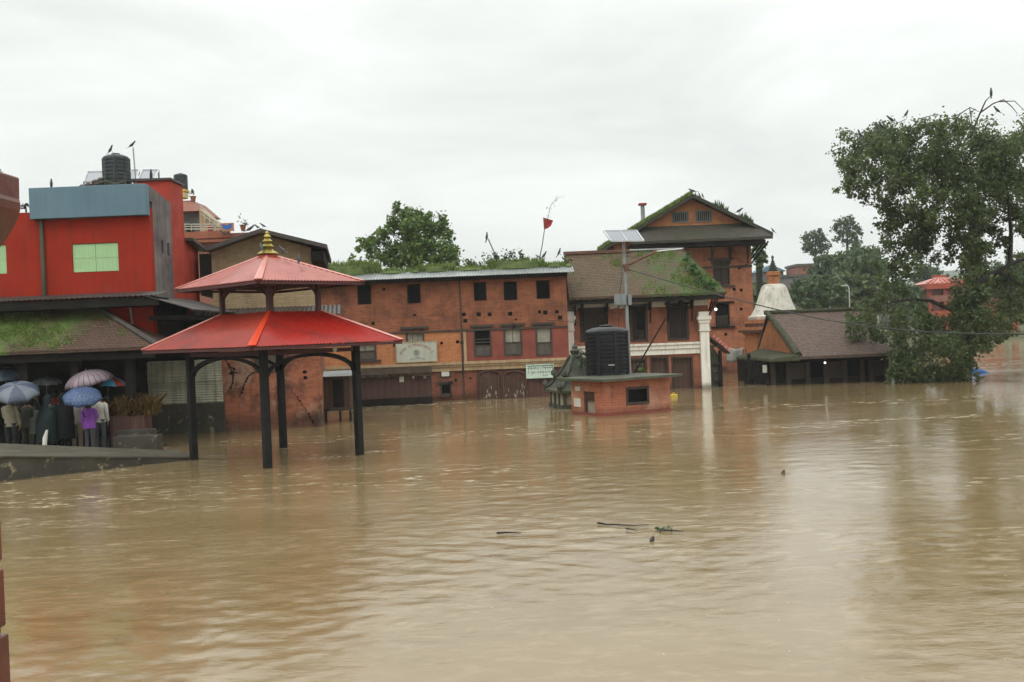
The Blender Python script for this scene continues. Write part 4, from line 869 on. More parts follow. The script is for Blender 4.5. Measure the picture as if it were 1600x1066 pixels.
for r in up:
    fo = window(b, r, fm=M_wood, pm=M_wood, fw=.12, bars=0, lintel=.08, depth=.2)
    la = MB(); n = 9
    for k in range(1, n): x = r[0] + .12 + (r[1] - r[0] - .24) * k / n; la.box(x - .012, x + .012, .10, .14, r[2] + .13, r[3] - .13)
    for k in range(1, 5): z = r[2] + (r[3] - r[2]) * k / 5; la.box(r[0] + .13, r[1] - .13, .085, .099, z - .012, z + .012)
    la.build('lattice', M_wood, fo)
r = up[1]; MB().box(r[0] + .35, r[1] - .15, .06, .084, r[2] + .6, r[3] - .2).build('open_leaf', M_black, b)
for r in dn:
    fo = window(b, r, fm=M_wood, pm=M_doorwood, fw=.1, depth=.2, name='door')
# white pilasters with stepped capitals
for xa, xb, lab in ((882, 897, 0), (1094, 1108, 1)):
    ua, ub = q(xa, 540, -.2)[0], q(xb, 540, -.2)[0]; zc = q((xa + xb) / 2, 487, -.2)[1]; c = MB()
    c.box(ua, ub, -.35, -.10, -1.2, zc - .95)
    for k, (e, z0_, z1_) in enumerate(((.05, .94, .86), (.02, .855, .55), (.06, .545, .40), (.11, .395, .22), (.05, .215, 0.))): c.box(ua - e, ub + e, -.35 - e, -.10, zc - z0_, zc - z1_)
    c.build('column', M_white, b, bevel=.012)
# eave, rafters and struts
eR = q(1136, 456, -1)[0]; eL = q(889, 465, -1)[0]; rz_ = q(975, 394, 2.5)[1]; rL, rR_ = q(882, 398, 2.5)[0], q(1068, 389, 2.5)[0]
t_ = .12; rf = MB()
rf.hexa([(eL, -1, zEv - t_), (eR, -1, zEv - t_), (rR_, 2.5, rz_ - t_), (rL, 2.5, rz_ - t_), (eL, -1, zEv), (eR, -1, zEv), (rR_, 2.5, rz_), (rL, 2.5, rz_)])
rf.hexa([(eR, -1, zEv - t_), (eR, 6, zEv - t_), (rR_, 2.5, rz_ - t_), (rR_ - .05, 2.4, rz_ - t_), (eR, -1, zEv), (eR, 6, zEv), (rR_, 2.5, rz_), (rR_ - .05, 2.4, rz_)])
rf.hexa([(rL, 2.5, rz_ - t_), (rR_, 2.5, rz_ - t_), (eR, 6, zEv - t_), (eL, 6, zEv - t_), (rL, 2.5, rz_), (rR_, 2.5, rz_), (eR, 6, zEv), (eL, 6, zEv)])
rf.build('roof', M_tileF, b)
MB().box(rL - .05, rL + 3.3, 2.36, 2.62, rz_ - .02, rz_ + .13).build('ridge_cap', M_rust, b)
MB().tube([(rL + 3.3, 2.45, rz_ + .07), (rR_, 2.45, rz_ + .05)], .05, 7).build('ridge_tiles', M_steel, b, smooth=True)
MB().box(eL, eR - .1, -.95, -.80, zEv - .34, zEv - .125).box(eL, eR - .25, -.79, -.03, zEv - .22, zEv - .15).build('eave_beam', M_dark, b)
for px in (897, 909, 947, 981, 1014, 1042, 1062, 1079):
    x = q(px, 470)[0]; MB().box(x - .05, x + .05, -.42, -.035, zw0 - .12, zw1 + .1).beam((x, -.12, zw0 - .72), (x, -.72, zEv - .2), .07, .09).build('strut', M_dark, b)
for k in range(3):
    x = uR - .05 + .12 * k; st = MB().beam((uR - .1, -.3 + .1 * k, zw0 - .62), (uR + .42 - .12 * k, -.85 + .15 * k, zEv - .16), .05, .07); st.build('corner_strut', M_maroon, b)
CB = b
# creeper on the hip of that roof and weeds on the tiles
cl_ = []
for x, y, r in ((1073, 396, 6), (1074, 407, 9), (1079, 416, 10), (1083, 424, 10), (1090, 431, 10), (1098, 436, 10), (1108, 441, 10), (1117, 446, 9), (1101, 444, 9), (1089, 440, 7)):
    y_ = 49.95 - (y - 392) / 62 * 3.3; m_ = r * y_ / FPX; cl_.append((P(x, y, y_) , m_, m_, m_ * .8))
base = P(1110, 446, 47.6)
tree('creeper', 'bright green creeper climbing the right hip of the mossy tiled roof', base, [(base, .03), (P(1090, 432, 48.4), .025), (P(1074, 400, 50), .02)], cl_, .13, 900, M_creeper, M_bark, None, 'plant', sub=6)
n = 16000; uu = rng.uniform(0, 1, n); vv = rng.uniform(0, 1, n); x0 = eL + (rL - eL) * vv; x1 = eR + (rR_ - eR) * vv
xx = x0 + (x1 - x0) * uu; noise = np.sin(xx * 2.3 + vv * 5) + np.sin(xx * .9 - vv * 7 + 1) + np.sin(xx * 4.1 + vv * 11 + 2) * .8 + np.sin(xx * 7.3 - vv * 17) * .7 + 3.0 * (uu - .62); keep = (noise + rng.normal(size=n) * .9) > 1.9
pt = np.stack([xx, -1 + 3.5 * vv, zEv + (rz_ - zEv) * vv], 1)[keep] + np.array(b.o.location)
w_ = blades('roof_weeds', pt, .09, M_grass, None, .022, .9); w_['kind'] = 'stuff'; tag(w_, 'low weeds and moss scattered over the tiled roof of the column house', 'weeds')
base = P(884, 412, 47.0)
tree('roof_bush', 'grassy tuft at the meeting of the flat roof and tiled roof', base, [(base, .03), (P(882, 404, 47), .02)], pxclumps([(880, 404, 7), (887, 410, 8)], 47, .2), .12, 420, M_creeper, M_bark, None, 'bush')

# ------------------------------------------------------------------ tall gabled brick house
b = T('tall_house', 'tall brick house with steep mossy gable roof and two barred vents', 'house', (P(1083, 500, 61).x, 61, 0))
q = b.pl; wl, wr = q(962, 480)[0], q(1177, 480)[0]; zE_ = q(1100, 380)[1]; zs1 = q(1085, 352)[1]; zs0 = q(1085, 374, -1.4)[1]
hs = [b.rect(1114, 406, 1140, 446), b.rect(1118, 474, 1140, 510)]
wall(MB(), wl, wr, -1, zE_ + .3, hs, 0, 9).build('wall', M_housebrick, b)
window(b, hs[0], lintel=.3, sill=.3, split=2, pm=M_wood, fm=M_frame); fo = window(b, hs[1], lintel=.3, sill=.3, pm=M_black, fm=M_dark)
r = hs[1]; bl = MB()
for k in range(9): x = r[0] + .12 + (r[1] - r[0] - .24) * k / 8; bl.box(x - .02, x + .02, .0, .03, r[2] + .06, r[2] + .6)
bl.box(r[0] + .07, r[1] - .07, -.01, .04, r[2] + .6, r[2] + .66).build('balustrade', M_frame, fo)
A = q(1083, 303, -.7); Rt = q(1208, 363, -.7); Lt = q(936, 391, -.7); gz = q(1083, 352)[1]
sl = lambda x: A[1] - (A[1] - Rt[1]) / (Rt[0] - A[0]) * (x - A[0]); sll = lambda x: A[1] - (A[1] - Lt[1]) / (A[0] - Lt[0]) * (A[0] - x)
vents = [b.rect(1052, 333, 1074, 346), b.rect(1088, 331, 1110, 345)]
xl_ = A[0] - (A[1] - gz) / ((A[1] - Lt[1]) / (A[0] - Lt[0])); xr_ = A[0] + (A[1] - gz) / ((A[1] - Rt[1]) / (Rt[0] - A[0]))
gw = MB().prism([(xl_ + .35, gz - 1.2), (xr_ - .35, gz - 1.2), (xr_ - .35, gz), (A[0], A[1] - .25), (xl_ + .35, gz)], 0.02, .5); gw.build('gable', M_orbrick, b)
for r in vents:
    vo = MB().box(r[0], r[1], -.01, .015, r[2], r[3]).build('vent', M_black, b); f = MB()
    f.box(r[0] - .08, r[0], -.04, .01, r[2] - .08, r[3] + .08).box(r[1], r[1] + .08, -.04, .01, r[2] - .08, r[3] + .08).box(r[0], r[1], -.04, .01, r[3], r[3] + .08).box(r[0], r[1], -.04, .01, r[2] - .08, r[2])
    for k in range(7): x = r[0] + (r[1] - r[0]) * (k + .5) / 7; f.box(x - .025, x + .025, -.035, -.012, r[2], r[3])
    f.build('bars', M_greyblock, vo)
t_ = .22; dep = 9.5; rf = MB()
rf.hexa([(Lt[0], -.7, Lt[1] - t_), (A[0], -.7, A[1] - t_), (A[0], dep, A[1] - t_), (Lt[0], dep, Lt[1] - t_), (Lt[0], -.7, Lt[1]), (A[0], -.7, A[1]), (A[0], dep, A[1]), (Lt[0], dep, Lt[1])])
rf.hexa([(A[0], -.7, A[1] - t_), (Rt[0], -.7, Rt[1] - t_), (Rt[0], dep, Rt[1] - t_), (A[0], dep, A[1] - t_), (A[0], -.7, A[1]), (Rt[0], -.7, Rt[1]), (Rt[0], dep, Rt[1]), (A[0], dep, A[1])])
rf.build('roof', M_tileG, b)
sx0, sx1 = q(985, 375, -1.4)[0], q(1207, 370, -1.4)[0]; zR0 = Rt[1] - .3
MB().hexa([(sx0, -1.5, zs0 - .16), (sx1, -1.5, zs0 - .16), (xr_ + .1, -.02, zs1 - .16), (xl_ - .1, -.02, zs1 - .16), (sx0, -1.5, zs0), (sx1, -1.5, zs0), (xr_ + .1, -.02, zs1), (xl_ - .1, -.02, zs1)]).build('skirt_roof', M_tileG, b)
MB().box(sx0, sx1 - .4, -1.35, -.02, zs0 - .42, zs0 - .17).box(Lt[0] + .5, wl, 0, 6, Lt[1] - .5, Lt[1] - .1).build('eave_timber', M_dark, b)
for px in (1112, 1140, 1168): x = q(px, 400)[0]; MB().beam((x, -.04, zs0 - 1.3), (x, -.9, zs0 - .35), .08, .1).box(x - .05, x + .05, -.05, -.002, zs0 - 1.5, zs0 - .4).build('strut', M_frame, b)
for k in range(3): MB().beam((wr, .1 + k * 1.2, zs0 - 1.5), (wr + 1.0, -.3 + k * 1.2, zs0 - .2), .08, .1).build('side_strut', M_dark, b)
MB().box(wl, wr + .02, -.04, -.002, zs0 - 1.72, zs0 - 1.58).build('string_course', M_frame, b)
ho = MB()
for x, y in ((1155, 418), (1166, 415), (1147, 452), (1158, 453), (1158, 483), (1134, 522)): A_ = q(x, y); ho.box(A_[0] - .09, A_[0] + .09, -.008, .02, A_[1] - .1, A_[1] + .08)
ho.build('putlog_holes', M_black, b)
tv = Vector((A[0] - Lt[0], 0, A[1] - Lt[1])); n = 4200; s_ = rng.random(n) ** .8
pt = np.stack([Lt[0] + tv.x * s_, rng.uniform(-.75, 1.6, n), Lt[1] + tv.z * s_ + .02], 1) + np.array(b.o.location)
gw_ = blades('verge_grass', pt, .24, M_grass, None, .035); gw_['kind'] = 'stuff'; tag(gw_, 'green grass growing along the left slope of the steep gable roof', 'grass')
n = 1500; s_ = rng.uniform(.12, .95, n); bump_ = np.clip(np.sin(s_ * 19) + .2, 0, 1)
pt = np.stack([A[0] + (Rt[0] - A[0]) * s_, rng.uniform(.5, 2.5, n), A[1] + (Rt[1] - A[1]) * s_ + rng.random(n) * .35 * bump_], 1)[bump_ > .15] + np.array(b.o.location)
gw_ = blades('ridge_weeds', pt, .4, M_leaffar, None, .05); gw_['kind'] = 'stuff'; tag(gw_, 'grey weeds growing along the right slope of the steep gable roof', 'weeds')
c = T('chimney_pipe', 'grey flue pipe with a small red cap above the grassy gable roof', 'chimney', P(1005, 350, 63)); z = P(1003.5, 321, 63).z - c.o.location.z
MB().tube([(0, 0, -.6), (0, 0, z)], .13, 10).build('pipe', M_steel, c, smooth=True); MB().box(-.24, .24, -.24, .24, z, z + .12).build('cap', M_flag, c)

# ------------------------------------------------------------------ lean-to with a red roof edge, banner cloth, between the houses
b = T('stair_porch', 'dark narrow stair porch with a red scalloped roof edge beside the white column', 'porch', W(1112, 607) + Vector((0, 1.2, 0)))
q = b.pl; A, B2, C_ = q(1112, 524), q(1140, 548), q(1126, 606)
MB().prism([(A[0] - .3, -1), (C_[0] + .05, -1), (C_[0], A[1] - 1.0), (A[0] - .3, A[1] - .1)], .1, 1.5).build('stair_wall', M_stone, b)
for k in range(5): z = .25 + k * .42; MB().box(A[0], C_[0] + .08, .0, .099, z, z + .09).build('step', M_ramp, b)
MB().box(C_[0] - .05, C_[0] + .1, -.1, .09, -1, A[1] - .75).build('post', M_dark, b)
rd_m = MB(); n = 6
for k in range(n):
    t0, t1 = k / n, (k + .82) / n; rd_m.beam((A[0] + (B2[0] - A[0]) * t0, -.12, A[1] + (B2[1] - A[1]) * t0), (A[0] + (B2[0] - A[0]) * t1, -.12, A[1] + (B2[1] - A[1]) * t1), .3, .16)
rd_m.build('roof_edge', M_hipcap, b)
MB().hexa([(A[0] - .1, -.1, A[1] - .16), (B2[0], -.1, B2[1] - .16), (B2[0], 1.2, B2[1] - .16), (A[0] - .1, 1.2, A[1] - .16), (A[0] - .1, -.1, A[1] - .08), (B2[0], -.1, B2[1] - .09), (B2[0], 1.2, B2[1] - .08), (A[0] - .1, 1.2, A[1] - .08)]).build('roof', M_tindark, b)
bn = MB(); nu = 14; Y_ = 55.0
TL, TR, BL, BR = P(1136, 541, Y_), P(1161, 543, Y_), P(1135, 566, Y_), P(1162, 563, Y_)
vs = []
for j in range(6):
    for i in range(nu + 1):
        u, v = i / nu, j / 5; p = TL.lerp(TR, u).lerp(BL.lerp(BR, u), v); vs.append(p + Vector((0, .05 * math.sin(u * 9 + v * 2), -.12 * math.sin(math.pi * u) * (1 - v * .4))))
bn.add(vs, [(j * (nu + 1) + i, j * (nu + 1) + i + 1, (j + 1) * (nu + 1) + i + 1, (j + 1) * (nu + 1) + i) for j in range(5) for i in range(nu)])
solo(bn, 'cloth_banner', M_cloth, 'sagging grey white cloth banner strung between the stair porch and stupa base', 'banner', smooth=True, solid=.01)

# ------------------------------------------------------------------ stupa
Yc = 56.0; pc = P(1213, 560, Yc)
b = T('stupa', 'weathered white bell shaped stupa with orange neck and dark tiered spire', 'shrine', (pc.x, Yc, 0)); q = b.pl
zb_, zt_, zn, zsp = q(1208, 496)[1], q(1208, 446)[1], q(1208, 428)[1], q(1208, 399)[1]; k_ = Yc / FPX
hb = zt_ - zb_
prof = [(r * k_, zb_ + .12 + (hb - .12) * (f ** 1)) for r, f in ((36.5, .0), (33.5, .10), (30.8, .22), (28.2, .36), (25.8, .5), (23.6, .64), (21.4, .78), (19.4, .90), (17.6, .97), (15, 1.0))]
prof = [(38.5 * k_, zb_ - .12), (40 * k_, zb_ - .02), (40 * k_, zb_ + .08), (37.5 * k_, zb_ + .13)] + prof + [(12 * k_, zt_ + .03)]
MB().lathe(prof, n=96, fn=lambda a, r, z: r * (1 + (.035 if z < zb_ + .12 else .022) * (abs(math.sin(a * 14)) - .5))).build('bell', M_stupa, b, smooth=True)
MB().lathe([(16.5 * k_, zt_ - .1), (17 * k_, zt_), (14 * k_, zt_ + .06)], n=24).build('bell_rim', M_stupa, b, smooth=True)
w = 7.6 * k_; nb = MB().box(-w, w, -w, w, zt_ + .05, zn - .1).box(-w * 1.25, w * 1.25, -w * 1.25, w * 1.25, zn - .1, zn).box(-w * 1.12, w * 1.12, -w * 1.12, w * 1.12, zn + .001, zn + .12); nb.build('neck', M_orbrick, b, bevel=.02)
sp = [(7 * k_, zn + .12)]; H = zsp - zn - .12
for i in range(6):
    f = 1 - i / 6.5; z = zn + .12 + H * .8 * i / 6; sp += [(6.8 * k_ * f, z + .02), (7.6 * k_ * f, z + .09), (4 * k_ * f, z + .12)]
sp += [(2.5 * k_, zn + .12 + H * .85), (1.6 * k_, zsp - .05), (.01, zsp)]
MB().lathe(sp, n=16).build('spire', M_stone, b, smooth=True)
ped = MB(); hw = 39 * k_
ped.box(-hw, hw, -hw, hw, -1, zb_ - .9)
md_ = MB()
for k, (e, z0_, z1_) in enumerate(((.10, .899, .80), (.30, .799, .66), (.12, .659, .50), (-.02, .499, .30), (.0, .299, .13))): (md_ if k in (1, 3) else ped).box(-hw - e, hw + e, -hw - e, hw + e, zb_ - z0_, zb_ - z1_)
ped.build('pedestal', M_orbrick, b); md_.build('moulding', M_brownpaint, b)
fn_ = MB()
for px in (1162, 1166, 1184, 1189, 1194): x = q(px, 570, -hw - .05)[0]; fn_.box(x - .03, x + .03, -hw - .06, -hw - .003, -1, 1.6)
fn_.build('painted_bars', M_redplast, b)
s = T('stone_figure', 'small dark weathered standing stone figure in front of the stupa base', 'statue', W(1171, 601))
h = s.pl(1172, 552)[1]
sv = MB().loft([((0, 0, -.5), .26, .22), ((0, 0, .25), .24, .2), ((0, 0, .27), .17, .14), ((0.02, 0, h * .45), .15, .12), ((.03, 0, h * .62), .17, .13), ((.02, 0, h * .76), .2, .12), ((.02, 0, h * .82), .07, .07), ((.02, 0, h * .86), .09, .09), ((.02, 0, h * .94), .1, .1), ((.02, 0, h), .03, .03)], 12)
sv.tube([(-.16, 0, h * .74), (-.25, -.05, h * .6), (-.12, -.14, h * .55)], [.06, .05, .04], 6).tube([(.2, 0, h * .74), (.28, -.05, h * .6), (.16, -.14, h * .52)], [.06, .05, .04], 6)
sv.build('figure', M_dark, s, smooth=True)

# ------------------------------------------------------------------ low tiled house by the big tree
b = T('low_tiled_house', 'half drowned low house with purple brown tiled roof and mossy orange gable', 'house', (13, 48, 0))
q = b.pl; vE = -1.0; zE_ = q(1320, 554.5, vE)[1]; xe0, xe1 = q(1246, 556, vE)[0], q(1396, 553, vE)[0]; zR_ = q(1230, 489, 3)[1]; xr0, xr1 = q(1191, 490, 3)[0], q(1345, 484, 3)[0]; t_ = .14
rf = MB()
rf.hexa([(xe0, vE, zE_ - t_), (xe1, vE, zE_ - t_), (xr1, 3, zR_ - t_), (xr0 + .2, 3, zR_ - t_), (xe0, vE, zE_), (xe1, vE, zE_), (xr1, 3, zR_), (xr0 + .2, 3, zR_)])
rf.hexa([(xr0 + .2, 3, zR_ - t_), (xr1, 3, zR_ - t_), (xe1, 7, zE_ - t_), (xe0, 7, zE_ - t_), (xr0 + .2, 3, zR_), (xr1, 3, zR_), (xe1, 7, zE_), (xe0, 7, zE_)])
rf.build('roof', M_tileI, b)
MB().tube([(xr0 + .1, 3, zR_ + .05), (xr1, 3, zR_ + .05)], .11, 8).build('ridge_cap', M_mosstop, b, smooth=True)
MB().tube([(xe0 + .05, vE + .05, zE_ + .05), ((xe0 + xr0) / 2 + .15, 1, (zE_ + zR_) / 2 + .1), (xr0 + .22, 3, zR_ + .08)], [.2, .17, .12], 8).build('mossy_verge', M_mosstop, b, smooth=True)
gx0 = xe0 - .18
gp = MB().add([(xe0 - .02, -.6, zE_ - .1), (xr0 + .35, 3, zR_ - .16), (xr0 + .35, 6, zE_ - .1), (xe0 + .1, -.6, zE_ - .1), (xr0 + .5, 3, zR_ - .16), (xr0 + .5, 6, zE_ - .1)], [(0, 1, 2), (5, 4, 3), (0, 3, 4, 1), (1, 4, 5, 2), (2, 5, 3, 0)])
gp.build('gable', M_orbrick, b)
A, B2 = q(1180, 559, 1.0), q(1244, 559, -.9)
sk = MB().hexa([(xe0 - 1.35, -.9, zE_ - .22), (xe0 + .12, -1.1, zE_ - .22), (xe0 + .0, 5, zE_ - .22), (xe0 - 1.6, 5, zE_ - .22), (xe0 - 1.3, -.85, zE_ - .05), (xe0 + .1, -1.05, zE_ + .12), (xe0 + .0, 5, zE_ + .35), (xe0 - 1.5, 5, zE_ - .05)])
sk.build('skirt_roof', M_mosstop, b, bevel=.06)
wl_, wr_ = q(1196, 580)[0], q(1392, 580)[0]
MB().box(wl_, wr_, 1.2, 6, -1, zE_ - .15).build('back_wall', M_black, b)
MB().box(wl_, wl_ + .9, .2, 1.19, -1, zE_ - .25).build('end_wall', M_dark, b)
for px in (1208, 1232, 1262, 1291, 1320, 1347, 1362, 1386): x = q(px, 580)[0]; MB().box(x - .12, x + .12, -.02, .19, -1, zE_ - .15).build('post', M_wood if px not in (1386,) else M_frame, b)
MB().box(wl_, wr_, -.1, .2, zE_ - .30, zE_ - .145).box(wl_, wr_, .0, .15, .0, .25).build('beam', M_dark, b)
for px in (1245, 1305, 1370): x = q(px, 580)[0]; MB().box(x - .4, x + .4, .12, .16, -.5, zE_ - .35).build('plank_screen', M_wood, b)
A = q(1195, 577, -.05); B2 = q(1182, 575, -.05); solo(MB().box(A[0] - .1, A[0] + .1, -.06, -.025, A[1] - .17, A[1] + .2).rot(b.m), 'notice', M_paper, 'white paper notice on the dark wall of the low tiled house', 'notice')
def bulb(px, py, Y, label, r=.045):
    p = P(px, py, Y); t = T('light_bulb', label, 'light bulb', p, 0, 'lit bulbs on the houses'); MB().lathe([(.012, r * 1.1), (r * .6, r * .8), (r, 0), (r * .8, -r * .6), (.01, -r)], n=12).build('glass', M_bulb, t, smooth=True)
    MB().tube([(0, 0, r * .9), (0, 0, r * 2.2)], .022, 8).build('socket', M_dark, t); MB().tube([(0, 0, r * 2.2), (0, .02, r * 2.2 + .25)], .008, 5).build('cord', M_wire, t)
bulb(1289, 567, 46.9, 'lit bulb hanging under the eave of the low tiled house', .045)
bulb(1118.5, 483.5, 47.2, 'lit bulb hanging at the corner of the rest house with columns', .06)

# ------------------------------------------------------------------ pump house with the tank, stone shrine
c0 = W(945, 651); rz = R(31)
b = T('pump_house', 'small pink brick pump house with flat concrete roof half under water', 'hut', (c0.x, c0.y, 0), rz)
q = b.pl; Lr_ = q(1047, 620)[0]; dl = b.plx(893, 625)[0]; zt = q(1000, 592)[1]
wr = b.rect(978, 604, 1014, 632)
wall(MB(), 0, Lr_, -1, zt, [wr], 0, .25, rev=.2).build('front_wall', M_pump, b)
window(b, wr, fm=M_frame, fw=.09, out=.02, depth=.2)
dr = (b.plx(929, 620)[0], b.plx(912, 620)[0], -1, b.plx(920, 612)[1])
lw = wall(MB(), -dl, -.251, -1, zt, [(-dr[1], -dr[0], -1, dr[3])], 0, .25, rev=.2).rot(Matrix.Rotation(R(-90), 4, 'Z')); lw.build('side_wall', M_pump, b)
dm = MB().box(.12, .17, dr[0], dr[1], -1, dr[3]); d_ = dm.build('door', M_stonewall, b)
MB().box(.05, .11, dr[0] + .005, dr[0] + .06, -1, dr[3] - .01).box(.05, .11, dr[1] - .06, dr[1] - .005, -1, dr[3] - .01).box(.05, .11, dr[0] + .06, dr[1] - .06, dr[3] * .62, dr[3] - .01).build('door_frame', M_doorwood, d_)
MB().box(.25, Lr_, dl - .25, dl, -1, zt).box(Lr_ - .25, Lr_, .25, dl - .25, -1, zt).build('rear_walls', M_pump, b)
MB().box(-.10, Lr_ + .01, -.012, -.002, -.5, .09).box(-.012, -.002, 0, dl, -.5, .09).build('red_foot_band', M_redplast, b)
MB().box(-.35, Lr_ + .25, -.45, dl + .25, zt, zt + .10).build('roof_slab', M_slab, b, bevel=.01)
for (px0, py0, px1, py1) in ((899, 604, 907, 611), (897, 622, 908, 636)):
    a_, z_ = b.plx(px0, py0); c_, z2 = b.plx(px1, py1); solo(MB().box(-.02, -.004, min(a_, c_), max(a_, c_), z2, z_).rot(b.m), 'notice', M_paper, 'square white notice high beside the pump house door' if py0 < 610 else 'larger white notice low beside the pump house door', 'notice')
PH = b; zs = zt + .10
tc_ = b.L(P(950, 585, 37.2)); tcx, tcy = tc_.x, tc_.y
rt = 34.5 * 37.2 / FPX; ht = P(950, 508, 37.2).z - zs
def watertank(name, label, loc, r, h, mat, group, ribs=11):
    t = T(name, label, 'water tank', loc, 0, group); prof = [(r * .97, 0)]
    for i in range(ribs):
        z0 = h * .03 + (h * .84) * i / ribs; dz = h * .84 / ribs; prof += [(r * .955, z0), (r * .955, z0 + dz * .28), (r, z0 + dz * .42), (r, z0 + dz * .86), (r * .955, z0 + dz)]
    prof += [(r * .97, h * .875), (r * .9, h * .91), (r * .62, h * .95), (r * .3, h * .965), (.01, h * .97)]
    MB().lathe(prof, n=40).build('body', mat, t, smooth=True)
    bd = MB()
    for k in range(8): a = k * math.pi / 4 + .3; bd.beam((math.cos(a) * r * .97, math.sin(a) * r * .97, 0), (math.cos(a) * r * .97, math.sin(a) * r * .97, h * .87), r * .16, r * .09, up=(math.cos(a), math.sin(a), 0))
    bd.build('bands', mat, t)
    MB().lathe([(r * .3, h * .955), (r * .32, h * .99), (r * .28, h * 1.0), (.01, h * 1.01)], n=20).build('lid', mat, t, smooth=True)
    return t
wt = watertank('water_tank', 'big ribbed black water tank on the pump house roof', b.m @ Vector((tcx, tcy, zs)), rt, ht, M_rubber, None)
md = Vector((0, 0, 0)) - wt.o.location; a0 = math.atan2(-wt.o.location.y, -wt.o.location.x) + .02
tx = MB()
for k in range(9):
    a = a0 + .03 + k * .035; x, y = math.cos(a) * rt * 1.004, math.sin(a) * rt * 1.004; hh = .045 if k in (0, 4) else .03
    z = ht * .17 + .05; tx.beam((x, y, z), (x, y, z + hh), .022, .006, up=(math.cos(a), math.sin(a), 0)); 
    if k % 2: tx.beam((x, y, z), (math.cos(a + .03) * rt * 1.004, math.sin(a + .03) * rt * 1.004, z), .012, .006, up=(0, 0, 1))
tx.build('lettering', M_paper, wt)
# plants and stick beside the tank
base = PH.m @ Vector((tcx + rt + .45, tcy - .1, zs))
tree('potted_bush', 'leafy plant with pale flowers on the slab right of the big tank', base, [(base, .03), (base + Vector((0, 0, .25)), .02)], pxclumps([(999, 578, 9), (1007, 580, 8), (1001, 570, 6)], base.y, .1), .11, 700, M_leafmid, M_bark, None, 'plant')
solo(MB().tube([P(989, 586, 37.4), P(1010, 549, 37.4), P(1040, 498, 37.4)], .03, 7), 'bamboo_stick', M_dark, 'long dark stick leaning out from the right side of the big tank', 'stick')
# stone shrine
sx = W(903, 641).x
b = T('stone_shrine', 'grey green stone shrine with a swept pyramid roof and finial next to the pump house', 'shrine', (P(902, 640, 39.4).x, 39.4, 0), R(14)); q = b.pl
hwS = .95; zE_ = q(870, 613, -hwS)[1]; zA_ = q(900, 558)[1]; ap_ = b.L(P(902, 558, 39.4))
bd = MB().box(-hwS * .92, hwS * .92, -hwS * .92, hwS * .92, -1, zE_ - .05); bd.build('walls', M_stonewall, b)
cs = MB()
for x in (-.8, -.38, .1, .55): cs.box(x * hwS - .06, x * hwS + .06, -hwS * .92 - .06, -hwS * .92 - .002, -1, zE_ - .05)
for y in (-.6, 0, .6): cs.box(-hwS * .92 - .06, -hwS * .92 - .002, y * hwS - .06, y * hwS + .06, -1, zE_ - .05)
cs.build('pilasters', M_stone, b)
MB().box(-hwS * .95, hwS * .95, -hwS * .95, hwS * .95, -.5, .15).build('foot', M_stone, b)
cv = [(1.06, 0, .07), (1.0, .075, .0), (.74, .3, 0), (.62, .34, 0), (.56, .36, 0), (.36, .66, 0), (.2, .88, 0), (.12, 1.0, 0)]
rv = []; H = zA_ - zE_
rf = MB(); pr = [(1.08, -.04), (1.08, .03), (.9, .10), (.78, .2), (.70, .33), (.72, .35), (.58, .44), (.44, .6), (.32, .78), (.2, .95), (.14, 1.0)]
vs = []
for f, z in pr:
    for sx_, sy_ in ((-1, -1), (1, -1), (1, 1), (-1, 1)): vs.append((sx_ * f * hwS, sy_ * f * hwS, zE_ + z * H))
m_ = len(pr); rf.add(vs, [(i * 4 + k, i * 4 + (k + 1) % 4, (i + 1) * 4 + (k + 1) % 4, (i + 1) * 4 + k) for i in range(m_ - 1) for k in range(4)] + [(3, 2, 1, 0), tuple(range((m_ - 1) * 4, m_ * 4))]); rf.build('roof', M_stone, b)
for sx_, sy_ in ((-1, -1), (1, -1), (-1, 1), (1, 1)):
    rb = MB(); pts_ = [(sx_ * f * hwS, sy_ * f * hwS, zE_ + z * H + .05) for f, z in pr[1:]]; rb.tube(pts_, [.09] * 5 + [.08] * (len(pts_) - 5), 7)
    for f, z in ((1.04, .08), (.74, .42)): rb.lathe([(.02, zE_ + z * H), (.13, zE_ + z * H + .08), (.11, zE_ + z * H + .2), (.02, zE_ + z * H + .3)], (sx_ * f * hwS, sy_ * f * hwS), 8)
    rb.build('ridge', M_stone, b, smooth=True)
z = zA_ - .02; MB().lathe([(.2, z), (.24, z + .06), (.14, z + .12), (.19, z + .2), (.2, z + .28), (.1, z + .36), (.12, z + .42), (.05, z + .52), (.01, z + .66)], n=14).build('finial', M_stone, b, smooth=True)
base = P(908, 575, 38.7)
tree('flowering_shrub', 'shrub with white flowers growing between the stone shrine and big tank', base, [(base, .03), (P(908, 560, 38.7), .02)], pxclumps([(908, 552, 8), (912, 562, 9), (900, 560, 7), (906, 570, 9)], 38.7, .15), .10, 620, M_leafhed, M_bark, None, 'shrub')
jc = W(1053, 620); j = T('jerrycan', 'yellow plastic can drifting against the far corner of the pump house', 'jerrycan', (jc.x, jc.y, .0), R(20))
MB().box(-.15, .15, -.09, .09, -.08, .11).build('body', M_yellow, j, bevel=.035); MB().tube([(-.08, 0, .10), (-.05, 0, .16), (.04, 0, .16), (.07, 0, .10)], .016, 6).build('handle', M_yellow, j); MB().lathe([(.03, .10), (.03, .15), (.001, .15)], (.11, 0), 10).build('cap', M_flag, j)

